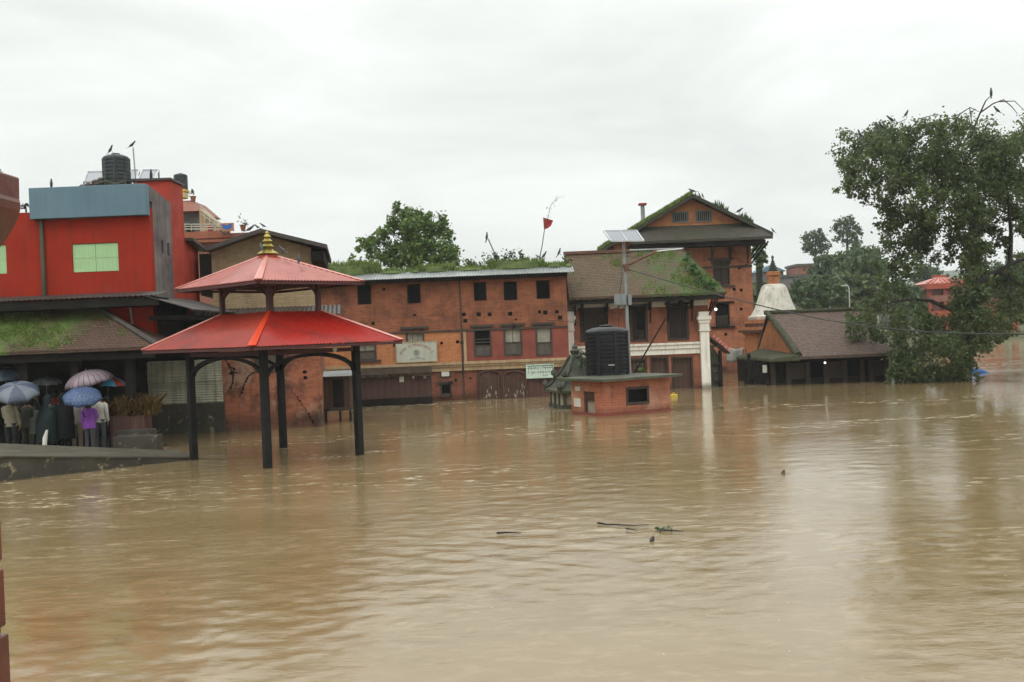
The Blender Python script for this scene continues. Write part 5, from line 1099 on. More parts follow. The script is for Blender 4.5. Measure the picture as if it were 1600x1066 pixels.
# ------------------------------------------------------------------ solar street lamp and the cable
Yp = 40.2; pb = P(984, 600, Yp)
b = T('solar_lamp', 'leaning solar street lamp with tilted panel above the big black tank', 'street lamp', (pb.x, Yp, 0)); O_ = Vector(b.o.location)
l = lambda x, y, dy=0: P(x, y, Yp + dy) - O_
MB().tube([l(986, 640), l(979, 480), l(974, 374)], [.085, .075, .06], 10).build('pole', M_steel, b, smooth=True)
c = [l(943, 361, .25), l(994, 360, .25), l(1006, 376.5, -.55), l(955, 377, -.55)]
nn = Vector((0, .55, .83)) * .04
MB().hexa([c[3] - nn, c[2] - nn, c[1] - nn, c[0] - nn, c[3], c[2], c[1], c[0]]).build('solar_panel', M_panel, b)
fr = MB()
for i in range(4): fr.beam(c[i], c[(i + 1) % 4], .05)
fr.beam(c[0].lerp(c[1], .5), c[3].lerp(c[2], .5), .03); fr.beam(l(974, 376), c[0].lerp(c[2], .5) - nn, .06); fr.build('panel_frame', M_alu, b)
ar = MB().tube([l(978, 416), l(1030, 391, -.2)], .045, 8).tube([l(976, 400), l(1000, 404, -.1)], .012, 5); ar.build('arm', M_rust, b)
MB().beam(l(1026, 393, -.18), l(1066, 389, -.35), .12, .05).build('lamp_head', M_alu, b, bevel=.02)
MB().tube([l(977, 413), l(979, 424)], .12, 10).build('clamp', M_rust, b)
for k, (x0, x1) in enumerate(((960, 969), (970, 977), (981, 986))): A, B2 = l(x0, 477), l(x1, 460); MB().box(A.x, B2.x, -.2, .1, A.z, B2.z).build('cabinet', M_box, b, bevel=.01)
MB().tube([l(966, 477), l(967, 520)], .015, 5).tube([l(972, 425), l(968, 462)], .015, 5).build('conduit', M_wire, b)
pts_ = [P(981, 421, 40.1), P(1050, 441, 38), P(1130, 463, 35.5), P(1210, 483, 33), P(1290, 500, 31), P(1370, 512, 29), P(1450, 519, 27.5), P(1530, 522, 26), P(1640, 522, 24)]
solo(MB().tube(pts_, .019, 6), 'cable', M_wire, 'thick black cable sagging from the solar lamp out past the big tree', 'cable', smooth=True)
solo(MB().tube([P(850, 500, 45.7), P(920, 505, 43), P(975, 475, 40.2)], .012, 5), 'wire', M_wire, 'thin wire from the long brick house to the solar lamp', 'wire')

# ================================================================== the pavilion
A_, B_, th_ = 1.385, 1.739, R(46.74)
b = T('pavilion', 'open two tier pavilion with red sheet roofs and gold finial standing in the flood', 'pavilion', (-6.291, 26.063, 0), th_)
for i in (-1, 1):
    for j in (-1, 1):
        MB().box(i * A_ - .085, i * A_ + .085, j * B_ - .085, j * B_ + .085, -1.2, 2.86).build('post', M_post, b, bevel=.01)
zl, zm_, zu, za = 2.93, 3.774, 4.50, 5.27
def hiproof(a0, b0, a1, b1, z0, z1, mats, name):
    for k, (ux, uy) in enumerate(((1, 0), (0, 1), (-1, 0), (0, -1))):   # faces: -y, +x, +y, -x
        e, e1 = (a0, a1) if k % 2 == 0 else (b0, b1); d, d1 = (b0, b1) if k % 2 == 0 else (a0, a1)
        nx_, ny_ = uy, -ux                                              # outward
        p = Vector((nx_ * d - ux * e, ny_ * d - uy * e, z0)); vd = Vector((-nx_ * (d - d1), -ny_ * (d - d1), z1 - z0))
        lim = lambda u, e=e, e1=e1: (-.0, 1.0 if abs(u - e) <= e1 else max(.004, (e - abs(u - e)) / (e - e1)))
        corr(MB(), p, (ux, uy, 0), vd, 2 * e, lim, .095, .016).build(name, mats[k], b, solid=.006)
def hipcaps(a0, b0, a1, b1, z0, z1, mats):
    for k, (i, j) in enumerate(((-1, -1), (1, -1), (1, 1), (-1, 1))):
        p = Vector((i * a0, j * b0, z0 + .03)); q = Vector((i * a1, j * b1, z1 + .03)); d = (q - p)
        s1_ = Vector((-i * .15, 0, .0)); s2_ = Vector((0, -j * .15, .0)); zz_ = Vector((0, 0, .012))
        s1_.z = .15 * (z1 - z0) / (a0 - a1) * 0; 
        m = MB().add([p, p + Vector((-i * .14, 0, -.0)), q + Vector((-i * .06, 0, -.02)), q, q + Vector((0, -j * .06, -.02)), p + Vector((0, -j * .14, 0))], [(0, 1, 2, 3), (0, 3, 4, 5)])
        m.build('hip_cap', mats[k], b, solid=.012)
# the front right face (-y) keeps the brightest paint
hiproof(A_ + .898, B_ + .898, .742 + .06, 1.096 + .06, zl, zm_, (M_redroof2, M_redlow, M_redlow, M_redlow), 'lower_roof')
hipcaps(A_ + .898, B_ + .898, .742 + .06, 1.096 + .06, zl, zm_, (M_verm, M_hipcap, M_hipcap, M_hipcap))
hiproof(A_ + .231, B_ + .231, .12, .12, zu, za, (M_redroof,) * 4, 'upper_roof')
hipcaps(A_ + .231, B_ + .231, .12, .12, zu, za, (M_hipverm, M_hipcap, M_hipcap, M_hipcap))
for i in (-1, 1):
    for j in (-1, 1):
        MB().box(i * .742 - .055, i * .742 + .055, j * 1.096 - .055, j * 1.096 + .055, zm_ - .35, zu + .08).build('upper_post', M_maroon, b)
bm2 = MB()
for i in (-1, 1):
    bm2.box(i * A_ - .05, i * A_ + .05, -B_ + .096, B_ - .096, 2.70, 2.80); bm2.box(-A_ + .096, A_ - .096, i * B_ - .05, i * B_ + .05, 2.70, 2.80)
bm2.build('tie_beam', M_maroon, b)
ub = MB()
for i in (-1, 1): ub.box(i * .742 - .04, i * .742 + .04, -1.04, 1.04, zu - .06, zu + .04).box(-.687, .687, i * 1.096 - .04, i * 1.096 + .04, zu - .06, zu + .04)
ub.build('upper_beam', M_maroon, b)
def arch(p, q, z0, rise, rad, mat, name='arch'):
    p, q = Vector(p), Vector(q); pts = [p.lerp(q, .5 - .5 * math.cos(t)) + Vector((0, 0, rise * math.sin(t))) for t in np.linspace(0, math.pi, 15)]
    pts = [Vector((v.x, v.y, z0 + v.z)) for v in pts]; m = MB()
    for a, c in zip(pts, pts[1:]): m.beam(a, c, rad * 2, rad * 2.4)
    m.build(name, mat, b)
for (p, q) in (((-A_, -B_ + .1), (-A_, B_ - .1)), ((A_, -B_ + .1), (A_, B_ - .1)), ((-A_ + .1, -B_), (A_ - .1, -B_)), ((-A_ + .1, B_), (A_ - .1, B_))):
    arch((*p, 0), (*q, 0), 2.20, .46, .032, M_post)
for i in (-1, 1):
    for j in (-1, 1):
        for dx, dy in ((1, 0), (0, 1)):
            m = MB(); c0_ = Vector((i * .742, j * 1.096, 3.95)); 
            pts = [Vector((i * (.742 - dx * .42 * (1 - math.cos(t))), j * (1.096 - dy * .42 * (1 - math.cos(t))), 3.98 + .48 * math.sin(t))) for t in np.linspace(0, math.pi / 2, 8)]
            for a, c in zip(pts, pts[1:]): m.beam(a, c, .05, .06)
            m.build('bracket', M_maroon, b)
ra = MB()
for k in range(9):
    t = -1 + 2 * (k + .5) / 9
    for s in (-1, 1):
        ra.beam((t * A_, s * (B_ + .82), zl - .035), (t * .7, s * 1.12, zm_ - .10), .05, .07); ra.beam((s * (A_ + .82), t * B_, zl - .035), (s * .76, t * 1.05, zm_ - .10), .05, .07)
for i in (-1, 1):
    for j in (-1, 1): ra.beam((i * (A_ + .85), j * (B_ + .85), zl - .05), (i * .74, j * 1.09, zm_ - .1), .06, .08); ra.beam((i * (A_ + .2), j * (B_ + .2), zu - .05), (i * .1, j * .1, za - .12), .05, .07)
ra.build('rafters', M_maroon, b)
ub = MB()
for i in (-1, 1): ub.box(i * (A_ + .86) - .03, i * (A_ + .86) + .03, -B_ - .83, B_ + .83, zl - .09, zl - .025).box(-A_ - .82, A_ + .82, i * (B_ + .86) - .03, i * (B_ + .86) + .03, zl - .09, zl - .025)
for i in (-1, 1): ub.box(i * (A_ + .19) - .03, i * (A_ + .19) + .03, -B_ - .16, B_ + .16, zu - .09, zu - .025).box(-A_ - .15, A_ + .15, i * (B_ + .19) - .03, i * (B_ + .19) + .03, zu - .09, zu - .025)
ub.build('purlin', M_maroon, b)
MB().lathe([(.22, za - .10), (.20, za + .02), (.14, za + .05)], n=16).build('vermilion_crown', M_verm, b, smooth=True)
H = P(415, 360, 26.06).z - za - .04; z = za + .04
fp = [(.26, 0), (.28, .03), (.25, .07), (.15, .17), (.10, .26), (.16, .30), (.17, .33), (.13, .38), (.075, .48), (.13, .52), (.135, .55), (.10, .60), (.055, .68), (.095, .72), (.09, .76), (.045, .84), (.055, .88), (.035, .94), (.005, 1.0)]
MB().lathe([(r, z + t * H) for r, t in fp], n=20).build('finial', M_gold, b, smooth=True)
p = b.L(P(523, 546, 24.9)); MB().lathe([(.02, p.z + .13), (.04, p.z + .10), (.06, p.z + .03), (.05, p.z - .04), (.01, p.z - .07)], (p.x, p.y), 12).build('lamp', M_paper, b, smooth=True)

# ------------------------------------------------------------------ ramp, steps and planter before the porch
a_, b2, c_, d_ = Vector((-12.0, 23.4, .60)), Vector((-8.5, 26.35, .06)), Vector((-9.7, 28.4, .03)), W(0, 693, .62)
ext = lambda p, q: p + (p - q).normalized() * 6
l0 = a_ + (a_ - b2).normalized() * 3.2; l0.z = .62; l1 = d_ + (a_ - b2).normalized() * 3.2; l1.z = .64
m = MB(); rm = [l0, a_, b2, c_, d_, l1]; n = len(rm)
m.add([(p.x, p.y, -1.2) for p in rm] + [(p.x, p.y, p.z - .036) for p in rm], [tuple(range(n))[::-1]] + [(i, (i + 1) % n, n + (i + 1) % n, n + i) for i in range(n)])
b = T('concrete_ramp', 'long mossy concrete river ramp with a pale worn top sloping into the flood', 'ramp', (0, 0, 0)); m.build('wall', M_ramp, b)
cen = sum((Vector((p.x, p.y, 0)) for p in rm), Vector()) / n; rm2 = [Vector((p.x, p.y, p.z)) + (Vector((p.x, p.y, 0)) - cen).normalized() * .06 for p in rm]
m = MB(); m.add([(p.x, p.y, p.z - .034) for p in rm2] + [tuple(p) for p in rm2], [(5, 4, 1, 0), (4, 3, 2, 1)] + [(0 + n, 1 + n, 4 + n, 5 + n), (1 + n, 2 + n, 3 + n, 4 + n)] + [(i, (i + 1) % n, n + (i + 1) % n, n + i) for i in range(n)])
m.build('coping', M_conc, b)
pc = P(200, 672, 29.3); b = T('brick_planter', 'low brick planter with straw coloured dead plants beside the porch post', 'planter', (pc.x, 29.3, .05)); u0, u1 = b.pl(172, 660)[0], b.pl(226, 660)[0]; z1 = b.pl(200, 650)[1]
MB().box(u0, u1, 0, .6, 0, z1).build('box', M_brownpaint, b, bevel=.01)
MB().box(u0 + .06, u1 - .06, .06, .54, z1 - .02, z1 + .03).build('soil', M_ground, b)
pts = np.stack([rng.uniform(u0 - .05, u1 + .3, 700), rng.uniform(-.08, .6, 700), z1 + rng.random(700) * .40 - .06], 1)
blades('dry_stems', pts, .28, M_straw, b, .012, 1.4); leaf_obj('dry_leaves', clump_pts([((u0 + .5, .25, z1 + .22), .45, .3, .24)], 900, 8), .10, M_straw, b, aspect=.35)
for k, (x0, x1, y0, y1, yy) in enumerate(((176, 246, 680, 694, 28.55), (180, 236, 671, 682, 29.0))):
    A, B2 = P(x0, y1, yy), P(x1, y0, yy); s = MB().box(A.x, B2.x, yy, yy + .45, -.3, B2.z); solo(s, 'stone_step', M_ramp, ('lower wet stone step beside the planter at the water', 'upper stone step against the planter')[k], 'step', bevel=.015)

# ================================================================== people under umbrellas
def skinmesh(name, vs, es, rad, mats, parent, sub=2):
    me = bpy.data.meshes.new(name); me.from_pydata([tuple(v) for v in vs], es, []); o = bpy.data.objects.new(name, me); COL.objects.link(o)
    md = o.modifiers.new('skin', 'SKIN'); md.use_smooth_shade = True; md.branch_smoothing = .3
    sv = me.skin_vertices[0].data
    for i, r in enumerate(rad): sv[i].radius = (r, r) if not hasattr(r, '__len__') else r; sv[i].use_root = (i == 0)
    ms = o.modifiers.new('subdivision', 'SUBSURF'); ms.levels = ms.render_levels = sub
    dg = bpy.context.evaluated_depsgraph_get(); m2 = bpy.data.meshes.new_from_object(o.evaluated_get(dg)); bpy.data.objects.remove(o); bpy.data.meshes.remove(me)
    m2.materials.clear(); m2.materials.append(mats); m2.name = name
    o = bpy.data.objects.new(name, m2); COL.objects.link(o)
    if parent is not None: o.parent = parent.o if isinstance(parent, T) else parent
    return o
SP = R(0)
def person(label, px, Y, hh, top, topm, legm, head='hair', face=0.0, lean=0.0, arms=('down', 'hold'), py=660, hipw=1.0, hoodm=None, z0=.05):
    X = P(px, py, Y).x; t = T('person', label, 'person', (X, Y, z0), face, 'people waiting under umbrellas'); s = hh / 1.7
    V = lambda x, y, z: Vector((x * s, y * s, z * s)) + Vector((0, math.sin(lean) * max(0, z - .95) * s, (math.cos(lean) - 1) * max(0, z - .95) * s))
    vs = [V(0, 0, .95), V(0, .0, 1.12), V(0, 0, 1.30), V(0, 0, 1.42), V(0, .005, 1.50), V(0, .02, 1.57), V(0, .02, 1.64), V(0, .015, 1.69)]
    rad = [.125, .115, .13, .11, .055, .078, .085, .045]; es = [(i, i + 1) for i in range(7)]
    def add(p, r, frm): vs.append(p); rad.append(r); es.append((frm, len(vs) - 1)); return len(vs) - 1
    nz = add(V(0, .125, 1.565), .012, 5)                                              # nose
    for sg in (-1, 1):
        add(V(sg * .092, .01, 1.575), .014, 5)                                         # ear
        k = add(V(sg * .09, 0, .88), .09, 0); k = add(V(sg * .095, .01, .50), .058, k); k = add(V(sg * .10, -.01, .10), .040, k); add(V(sg * .11, .14, .035), .032, k)
        k = add(V(sg * .165, 0, 1.39), .052, 3)
        mode = arms[0] if sg < 0 else arms[1]
        el, wr, fd = {'down': ((.22, -.01, 1.12), (.225, .05, .88), (0, .04, -1)), 'hold': ((.21, .06, 1.13), (.13, .27, 1.22), (-.3, .35, .9)), 'high': ((.24, .16, 1.26), (.15, .26, 1.45), (-.2, .2, 1)),
                      'cross': ((.23, .10, 1.15), (.05, .24, 1.15), (-1, .2, .1))}[mode]
        k = add(V(sg * el[0], el[1], el[2]), .040, k); k = add(V(sg * wr[0], wr[1], wr[2]), .027, k)
        f = Vector((sg * fd[0], fd[1], fd[2])).normalized(); sd_ = f.cross(Vector((sg, .3, .2))).normalized(); nr = f.cross(sd_).normalized(); w_ = vs[k] / 1
        pm = add(vs[k] + f * .05 * s, .030, k)
        for q in range(4):
            L_ = (.075, .088, .082, .062)[q]; o_ = sd_ * (q - 1.5) * .020
            a = add(vs[pm] + (f * .035 + o_ * 1.0) * s, .0088, pm); c = add(vs[a] + (f * L_ * .5 + nr * .012) * s, .0080, a); add(vs[c] + (f * L_ * .38 + nr * .03) * s, .0068, c)
        a = add(vs[pm] + (sd_ * -.038 - f * .005) * s, .011, pm); add(vs[a] + (sd_ * -.016 + f * .045 + nr * .012) * s, .0085, a)
    bd = skinmesh('body', vs, es, [r * s for r in rad], M_skin, t, 1)
    for sg in (-1, 1): e = MB(); c = V(sg * .032, .098, 1.605); e.lathe([(.001, c.z - .011), (.009, c.z - .005), (.009, c.z + .005), (.001, c.z + .011)], (c.x, c.y), 8); e.build('eye', M_black, t)
    R_ = lambda x, y, z, rx, ry: (tuple(V(x, y, z)), rx * s, ry * s)
    # trousers: two legs joined at the hips
    lg = MB()
    for sg in (-1, 1): lg.loft([R_(sg * .102, 0, .06, .062, .07), R_(sg * .10, 0, .3, .068, .075), R_(sg * .097, .01, .5, .074, .08), R_(sg * .092, 0, .75, .092 * hipw, .10), R_(sg * .075, 0, .95, .10 * hipw, .125)], 12)
    lg.loft([R_(0, 0, .82, .155 * hipw, .12), R_(0, 0, .95, .17 * hipw, .125), R_(0, 0, 1.02, .16 * hipw, .12)], 14); lg.build('trousers', legm, t, smooth=True)
    sh = MB()
    for sg in (-1, 1): sh.loft([R_(sg * .105, .03, .0, .05, .13), R_(sg * .105, .03, .05, .05, .125), R_(sg * .10, -.01, .09, .045, .06)], 10)
    sh.build('shoes', M_black, t, smooth=True)
    tp = MB(); hem = {'shirt': .86, 'jacket': .80, 'coat': .42, 'poncho': .36}[top]
    fl_ = {'shirt': (.185, .135), 'jacket': (.205, .155), 'coat': (.30, .24), 'poncho': (.34, .28)}[top]
    rr = [R_(0, 0, hem, *fl_), R_(0, 0, max(hem + .06, .97), fl_[0] * .93, fl_[1] * .95), R_(0, 0, 1.12, max(.165, fl_[0] * .84), max(.125, fl_[1] * .82)), R_(0, 0, 1.28, max(.185, fl_[0] * .78), .14), R_(0, 0, 1.38, .19, .125), R_(0, 0, 1.435, .13, .10), R_(0, .005, 1.475, .07, .07), R_(0, .01, 1.50, .066, .066)]
    tp.loft(rr, 18)
    if top != 'poncho' or True:
        for sg, mode in ((-1, arms[0]), (1, arms[1])):
            el, wr = {'down': ((.22, -.01, 1.12), (.225, .05, .90)), 'hold': ((.21, .06, 1.13), (.14, .25, 1.21)), 'high': ((.24, .16, 1.26), (.16, .25, 1.43)), 'cross': ((.23, .10, 1.15), (.08, .23, 1.15))}[mode]
            k = 1.35 if top in ('coat', 'poncho') else 1.0
            tp.tube([V(sg * .13, 0, 1.40), V(sg * .19, 0, 1.36), V(sg * el[0], el[1], el[2]), V(sg * wr[0], wr[1], wr[2])], [.07 * s, .072 * k * s, .056 * k * s, .046 * k * s], 10)
    tp.build({'shirt': 'shirt', 'jacket': 'jacket', 'coat': 'raincoat', 'poncho': 'poncho'}[top], topm, t, smooth=True)
    if head == 'hood':
        hd = MB().loft([R_(0, -.02, 1.40, .13, .12), R_(0, -.02, 1.50, .105, .115), R_(0, -.015, 1.60, .118, .125), R_(0, -.01, 1.68, .10, .11), R_(0, 0, 1.735, .05, .06), R_(0, 0, 1.745, .01, .012)], 14); hd.build('hood', hoodm or topm, t, smooth=True)
    else:
        r = .108; hr = MB().loft([R_(0, -.045, 1.50 if head == 'hair' else 1.36, .06, .035), R_(0, -.03, 1.54, .095, .075), R_(0, -.01, 1.60, r, .102), R_(0, .0, 1.67, .095, .10), R_(0, .01, 1.715, .05, .055), R_(0, .01, 1.722, .01, .01)], 14); hr.build('hair', M_hair, t, smooth=True)
    return t
def cloth(n, c1, c2=None, **k): return plain(n, c1, c2, rough=k.pop('rough', .85), scale=k.pop('scale', 5), **k)
c_olive = cloth('olive grey knit', (.26, .24, .17), (.19, .175, .125)); c_darkol = cloth('dark olive jacket', (.05, .05, .035)); c_rain = cloth('wet dark green raincoat', (.008, .014, .015), (.013, .022, .023), rough=.7, spec=.15)
c_blk = cloth('black raincoat', (.006, .0065, .007), (.010, .011, .012), rough=.75, spec=.12); c_wht = cloth('off white shirt', (.52, .50, .45), (.42, .40, .36)); c_pur = cloth('purple jacket', (.27, .075, .42), (.20, .055, .33)); c_pale = cloth('pale pink shirt', (.48, .42, .43))
c_grey = cloth('grey trousers', (.07, .07, .078)); c_navy = cloth('black trousers', (.012, .012, .014)); c_beig = cloth('beige trousers', (.42, .34, .24)); c_dk = cloth('dark brown jumper', (.03, .02, .018)); c_rd = cloth('dull red top', (.22, .02, .02))
person('person in olive grey shirt seen from behind under the blue grey umbrella', 17, 28.5, 1.70, 'shirt', c_olive, c_navy, arms=('hold', 'down'))
person('person in dark olive jacket beside the olive grey shirt', 43, 29.0, 1.62, 'jacket', c_darkol, c_darkol, arms=('cross', 'down'), lean=.12)
person('person stooping in a shiny dark green rain poncho and hood', 73, 28.55, 1.68, 'poncho', c_rain, c_navy, 'hood', face=-.35, lean=.10, arms=('cross', 'cross'), hoodm=c_rain)
person('person in black raincoat with raised hood, back turned', 100, 28.75, 1.70, 'coat', c_blk, c_blk, 'hood', arms=('down', 'down'))
person('person in pale pink shirt and beige trousers behind the black raincoat', 120, 29.3, 1.60, 'shirt', c_pale, c_beig, arms=('hold', 'down'))
person('girl in purple jacket and grey trousers seen from behind', 140, 28.6, 1.50, 'jacket', c_pur, c_grey, 'long', arms=('down', 'hold'))
person('person in off white shirt right behind the purple jacket', 156, 29.0, 1.66, 'shirt', c_wht, c_grey, arms=('hold', 'down'))
person('person in dark brown jumper standing next to the planter', 168, 29.6, 1.58, 'shirt', c_dk, c_navy, face=.3)
person('person in dull red top deep in the porch', 88, 31.0, 1.72, 'shirt', c_rd, c_navy)
person('person in black deep in the porch between umbrellas', 58, 31.4, 1.68, 'jacket', c_navy, c_navy, face=2.6)
person('person in olive green clothes crouched beside the rain poncho', 55, 28.9, 1.25, 'jacket', cloth('sage wet coat', (.10, .115, .095), (.06, .07, .06)), c_darkol, 'hood', lean=.2, arms=('down', 'cross'))
person('person in black jacket between the olive jacket and the stooping poncho', 33, 29.9, 1.70, 'jacket', c_blk, c_navy, arms=('down', 'down'))
person('person in dark brown top deep behind the black raincoat', 112, 30.3, 1.74, 'jacket', c_dk, c_navy)
person('person in charcoal coat standing behind the purple jacket', 133, 30.4, 1.72, 'coat', c_blk, c_navy, arms=('hold', 'down'))
MBp = MB(); a0, a1 = P(68, 696, 28.2), P(73, 672, 28.2); MBp.loft([((a0.x, 28.2, .1), .06, .05), (((a0.x + a1.x) / 2, 28.2, (a0.z + a1.z) / 2), .07, .05), ((a1.x, 28.22, a1.z), .03, .03)], 10)
solo(MBp, 'sack', M_paper, 'slim white plastic sack at the feet of the rain poncho', 'sack', smooth=True)

def umb_mat(name, c1, c2, mode):
    m, G = newmat(name); o = G('TexCoord').outputs['Object']; s = G('SeparateXYZ', None, {0: o})
    if mode == 'panels':
        an = G.math('ARCTAN2', s.outputs[1], s.outputs[0]); f = G.math('FRACT', G.math('MULTIPLY', an, 8 / (2 * math.pi) * .5)); fac = G.math('GREATER_THAN', f, .5)
    elif mode == 'stripes':
        an = G.math('ARCTAN2', s.outputs[1], s.outputs[0]); f = G.math('FRACT', G.math('MULTIPLY', an, 24 / (2 * math.pi))); fac = G.math('GREATER_THAN', f, .8)
    elif mode == 'dots':
        v = G('TexVoronoi', None, {'Vector': o, 'Scale': 26.0}); fac = G.math('LESS_THAN', v.outputs[0], .33)
    else:
        v = G('TexNoise', None, {'Vector': o, 'Scale': 7.0, 'Detail': 3.0}); fac = G.maprange(v.outputs[0], .45, .6, 0, 1)
    nz = G('TexNoise', None, {'Vector': o, 'Scale': 5.0}); col = G.mix(G.maprange(nz.outputs[0], .3, .7, 0, .25), G.mix(fac, c1, c2), (.02, .02, .02))
    b_ = G('BsdfPrincipled', None, {'Base Color': col, 'Roughness': .4, 'Specular IOR Level': .4}); t_ = G('BsdfTranslucent', None, {'Color': col}); mx = G('MixShader', None, {0: .25, 1: b_.outputs[0], 2: t_.outputs[0]}); G('OutputMaterial', None, {0: mx.outputs[0]}); return m
def umbrella(label, px, py, wpx, Y, tiltx, tilty, mat, rise=.34):
    r = wpx * Y / FPX / 2; c = P(px, py, Y); t = T('umbrella', label, 'umbrella', c, random.uniform(0, .7), 'umbrellas of the crowd')
    t.o.rotation_euler = (tiltx, tilty, random.uniform(0, .7)); h = r * 2 * rise * .62
    n, mring = 48, 7; vs = [(0, 0, h * .5)]
    for j in range(1, mring + 1):
        f = j / mring
        for k in range(n):
            a = 2 * math.pi * k / n; sc = 1 - .07 * f * abs(math.sin(4 * a)) ; z = h * (math.cos(f * 1.45) - .62) * 1.25 - .03 * f * f * abs(math.sin(4 * a)) * r * -1
            vs.append((r * math.sin(f * 1.5) / math.sin(1.5) * math.cos(a) * sc, r * math.sin(f * 1.5) / math.sin(1.5) * math.sin(a) * sc, z))
    fs = [(0, 1 + k, 1 + (k + 1) % n) for k in range(n)] + [(1 + j * n + k, 1 + (j + 1) * n + k, 1 + (j + 1) * n + (k + 1) % n, 1 + j * n + (k + 1) % n) for j in range(mring - 1) for k in range(n)]
    cn = MB().add(vs, fs); cn.build('canopy', mat, t, smooth=True, solid=.004)
    rb = MB()
    for k in range(8):
        a = k * math.pi / 4; pts = []
        for j in range(0, mring + 1): f = j / mring; z = h * (math.cos(f * 1.45) - .62) * 1.25 - .012; rr = r * math.sin(f * 1.5) / math.sin(1.5); pts.append((rr * math.cos(a), rr * math.sin(a), z))
        rb.tube(pts, .004, 4)
    rb.build('ribs', M_steel, t)
    MB().tube([(0, 0, h * .47 + .06), (0, 0, -.62)], .007, 6).build('shaft', M_steel, t)
    MB().tube([(0, 0, -.60), (0, 0, -.70), (.02, 0, -.74), (.05, 0, -.73)], .014, 7).build('handle', M_black, t); return t
umbrella('large blue grey umbrella with pale panels above the olive grey shirt', 25, 608, 70, 28.2, R(24), R(4), umb_mat('blue grey panels', (.085, .105, .16), (.19, .215, .26), 'panels'))
umbrella('blue umbrella with pale dots above the purple jacket', 128, 616, 60, 28.1, R(26), R(4), umb_mat('blue dots', (.045, .09, .21), (.20, .27, .40), 'dots'))
umbrella('large pinkish grey umbrella with dark stripes, tilted to show its dark underside', 137, 588, 74, 29.3, R(4), R(-13), umb_mat('pink stripes', (.33, .26, .30), (.15, .11, .13), 'stripes'), .42)
umbrella('bright cyan and red umbrella half hidden behind the pinkish grey one', 170, 594, 52, 30.0, R(3), R(9), umb_mat('cyan red', (.10, .50, .78), (.42, .05, .03), 'panels'))
umbrella('dull grey umbrella between the blue grey and pinkish grey ones', 73, 594, 44, 30.2, R(8), R(2), umb_mat('grey', (.20, .22, .21), (.13, .14, .14), 'noise'))
umbrella('pale blue umbrella at the back by the picture edge', 9, 582, 44, 30.4, R(14), R(4), umb_mat('pale blue', (.16, .22, .34), (.26, .32, .42), 'panels'), .5)

# ================================================================== things on the red house roof
Yr = 33.2
rb_z = P(184, 291, Yr).z - .25
tb = P(183, 291, Yr); watertank('water_tank', 'black water tank with a bird on the red house roof', (tb.x, Yr, rb_z), 20.5 * Yr / FPX, P(183, 240, Yr).z - rb_z, M_tankgrey, None, 9)
tb = P(283, 297, 52.6); t2 = watertank('water_tank', 'small distant water tank on a yellow stand', (tb.x, 52.6, tb.z), 10.2 * 52.6 / FPX, P(283, 271, 52.6).z - tb.z, M_tankgrey, None, 7)
z0 = P(283, 303, 52.6).z; solo(MB().box(tb.x - .26, tb.x + .26, 52.3, 52.9, z0 - .25, tb.z - .005).box(tb.x - .33, tb.x + .33, 52.25, 52.95, tb.z - .12, tb.z - .003), 'tank_stand', M_yellow, 'yellow block stand under the small distant tank', 'stand')
def solpanel(label, cs, Y0, Y1):
    c = [P(x, y, Y1 if i < 2 else Y0) for i, (x, y) in enumerate(cs)]; o = c[3].copy(); t = T('rooftop_panel', label, 'solar panel', o, 0, 'roof solar panels'); c = [p - o for p in c]; nn = (c[1] - c[0]).cross(c[3] - c[0]).normalized() * .04
    if nn.z > 0: nn = -nn
    MB().hexa([c[3] + nn, c[2] + nn, c[1] + nn, c[0] + nn, c[3], c[2], c[1], c[0]]).build('glass', M_panel, t)
    f = MB()
    for i in range(4): f.beam(c[i], c[(i + 1) % 4], .045)
    f.build('frame', M_alu, t); lg = MB()
    for i in (2, 3): lg.beam(c[i], c[i] + Vector((0, 0, -.55)), .04)
    for i in (0, 1): lg.beam(c[i], c[i] + Vector((0, 0, -.9)), .04)
    lg.build('stand', M_steel, t)
solpanel('tilted solar panel left of the black roof tank', ((137, 269), (166, 268), (161, 283), (131, 284)), 33.4, 34.2)
solpanel('tilted solar panel just right of the black roof tank', ((205, 266), (217, 266), (214, 280), (202, 281)), 33.9, 34.6)
solpanel('tilted solar panel with a crow perched on it', ((223, 266), (248, 266), (242, 280), (216, 280)), 33.9, 34.6)
solo(MB().tube([P(213, 292, 33), P(208, 232, 33)], .022, 6), 'pole', M_steel, 'thin roof pole with a crow on top beside the black tank', 'pole')
solo(MB().tube([P(178, 288, 32.7), P(178, 240, 32.7)], .018, 6).tube([P(165, 284, 32.7), P(165, 272, 32.7), P(161, 271, 32.7)], .03, 6).tube([P(196, 291, 32.6), P(195.5, 272, 32.6)], .03, 6).tube([P(150, 288, 32.6), P(165, 283, 32.6), P(180, 288, 32.6), P(194, 284, 32.6)], .035, 6), 'water_pipes', M_pipe, 'tangle of water pipes at the foot of the black roof tank', 'pipes')
jm = MB()
for x, y, r in ((128, 292, 5), (138, 289, 6), (150, 284, 7), (157, 281, 5), (170, 284, 8), (185, 283, 8)): p = P(x, y, 33.0); jm.lathe([(.02, p.z - .2), (r * .02, p.z - .18), (r * .021, p.z), (r * .012, p.z + .06), (.01, p.z + .08)], (p.x, p.y), 9)
solo(jm, 'rubble', M_tindark, 'heap of dark rubble and fittings along the parapet by the roof tank', 'rubble')
base = P(41, 332, 31.2); tree('bush', 'dark dry bush on the roof edge left of the blue parapet', base, [(base, .03), (P(40, 322, 31.2), .02)], pxclumps([(40, 320, 6), (34, 323, 5), (45, 322, 4)], 31.3, .1), .11, 600, leafmat('dull brown leaves', (.05, .045, .03), (.03, .028, .02), (.07, .07, .04)), M_bark, None, 'bush')

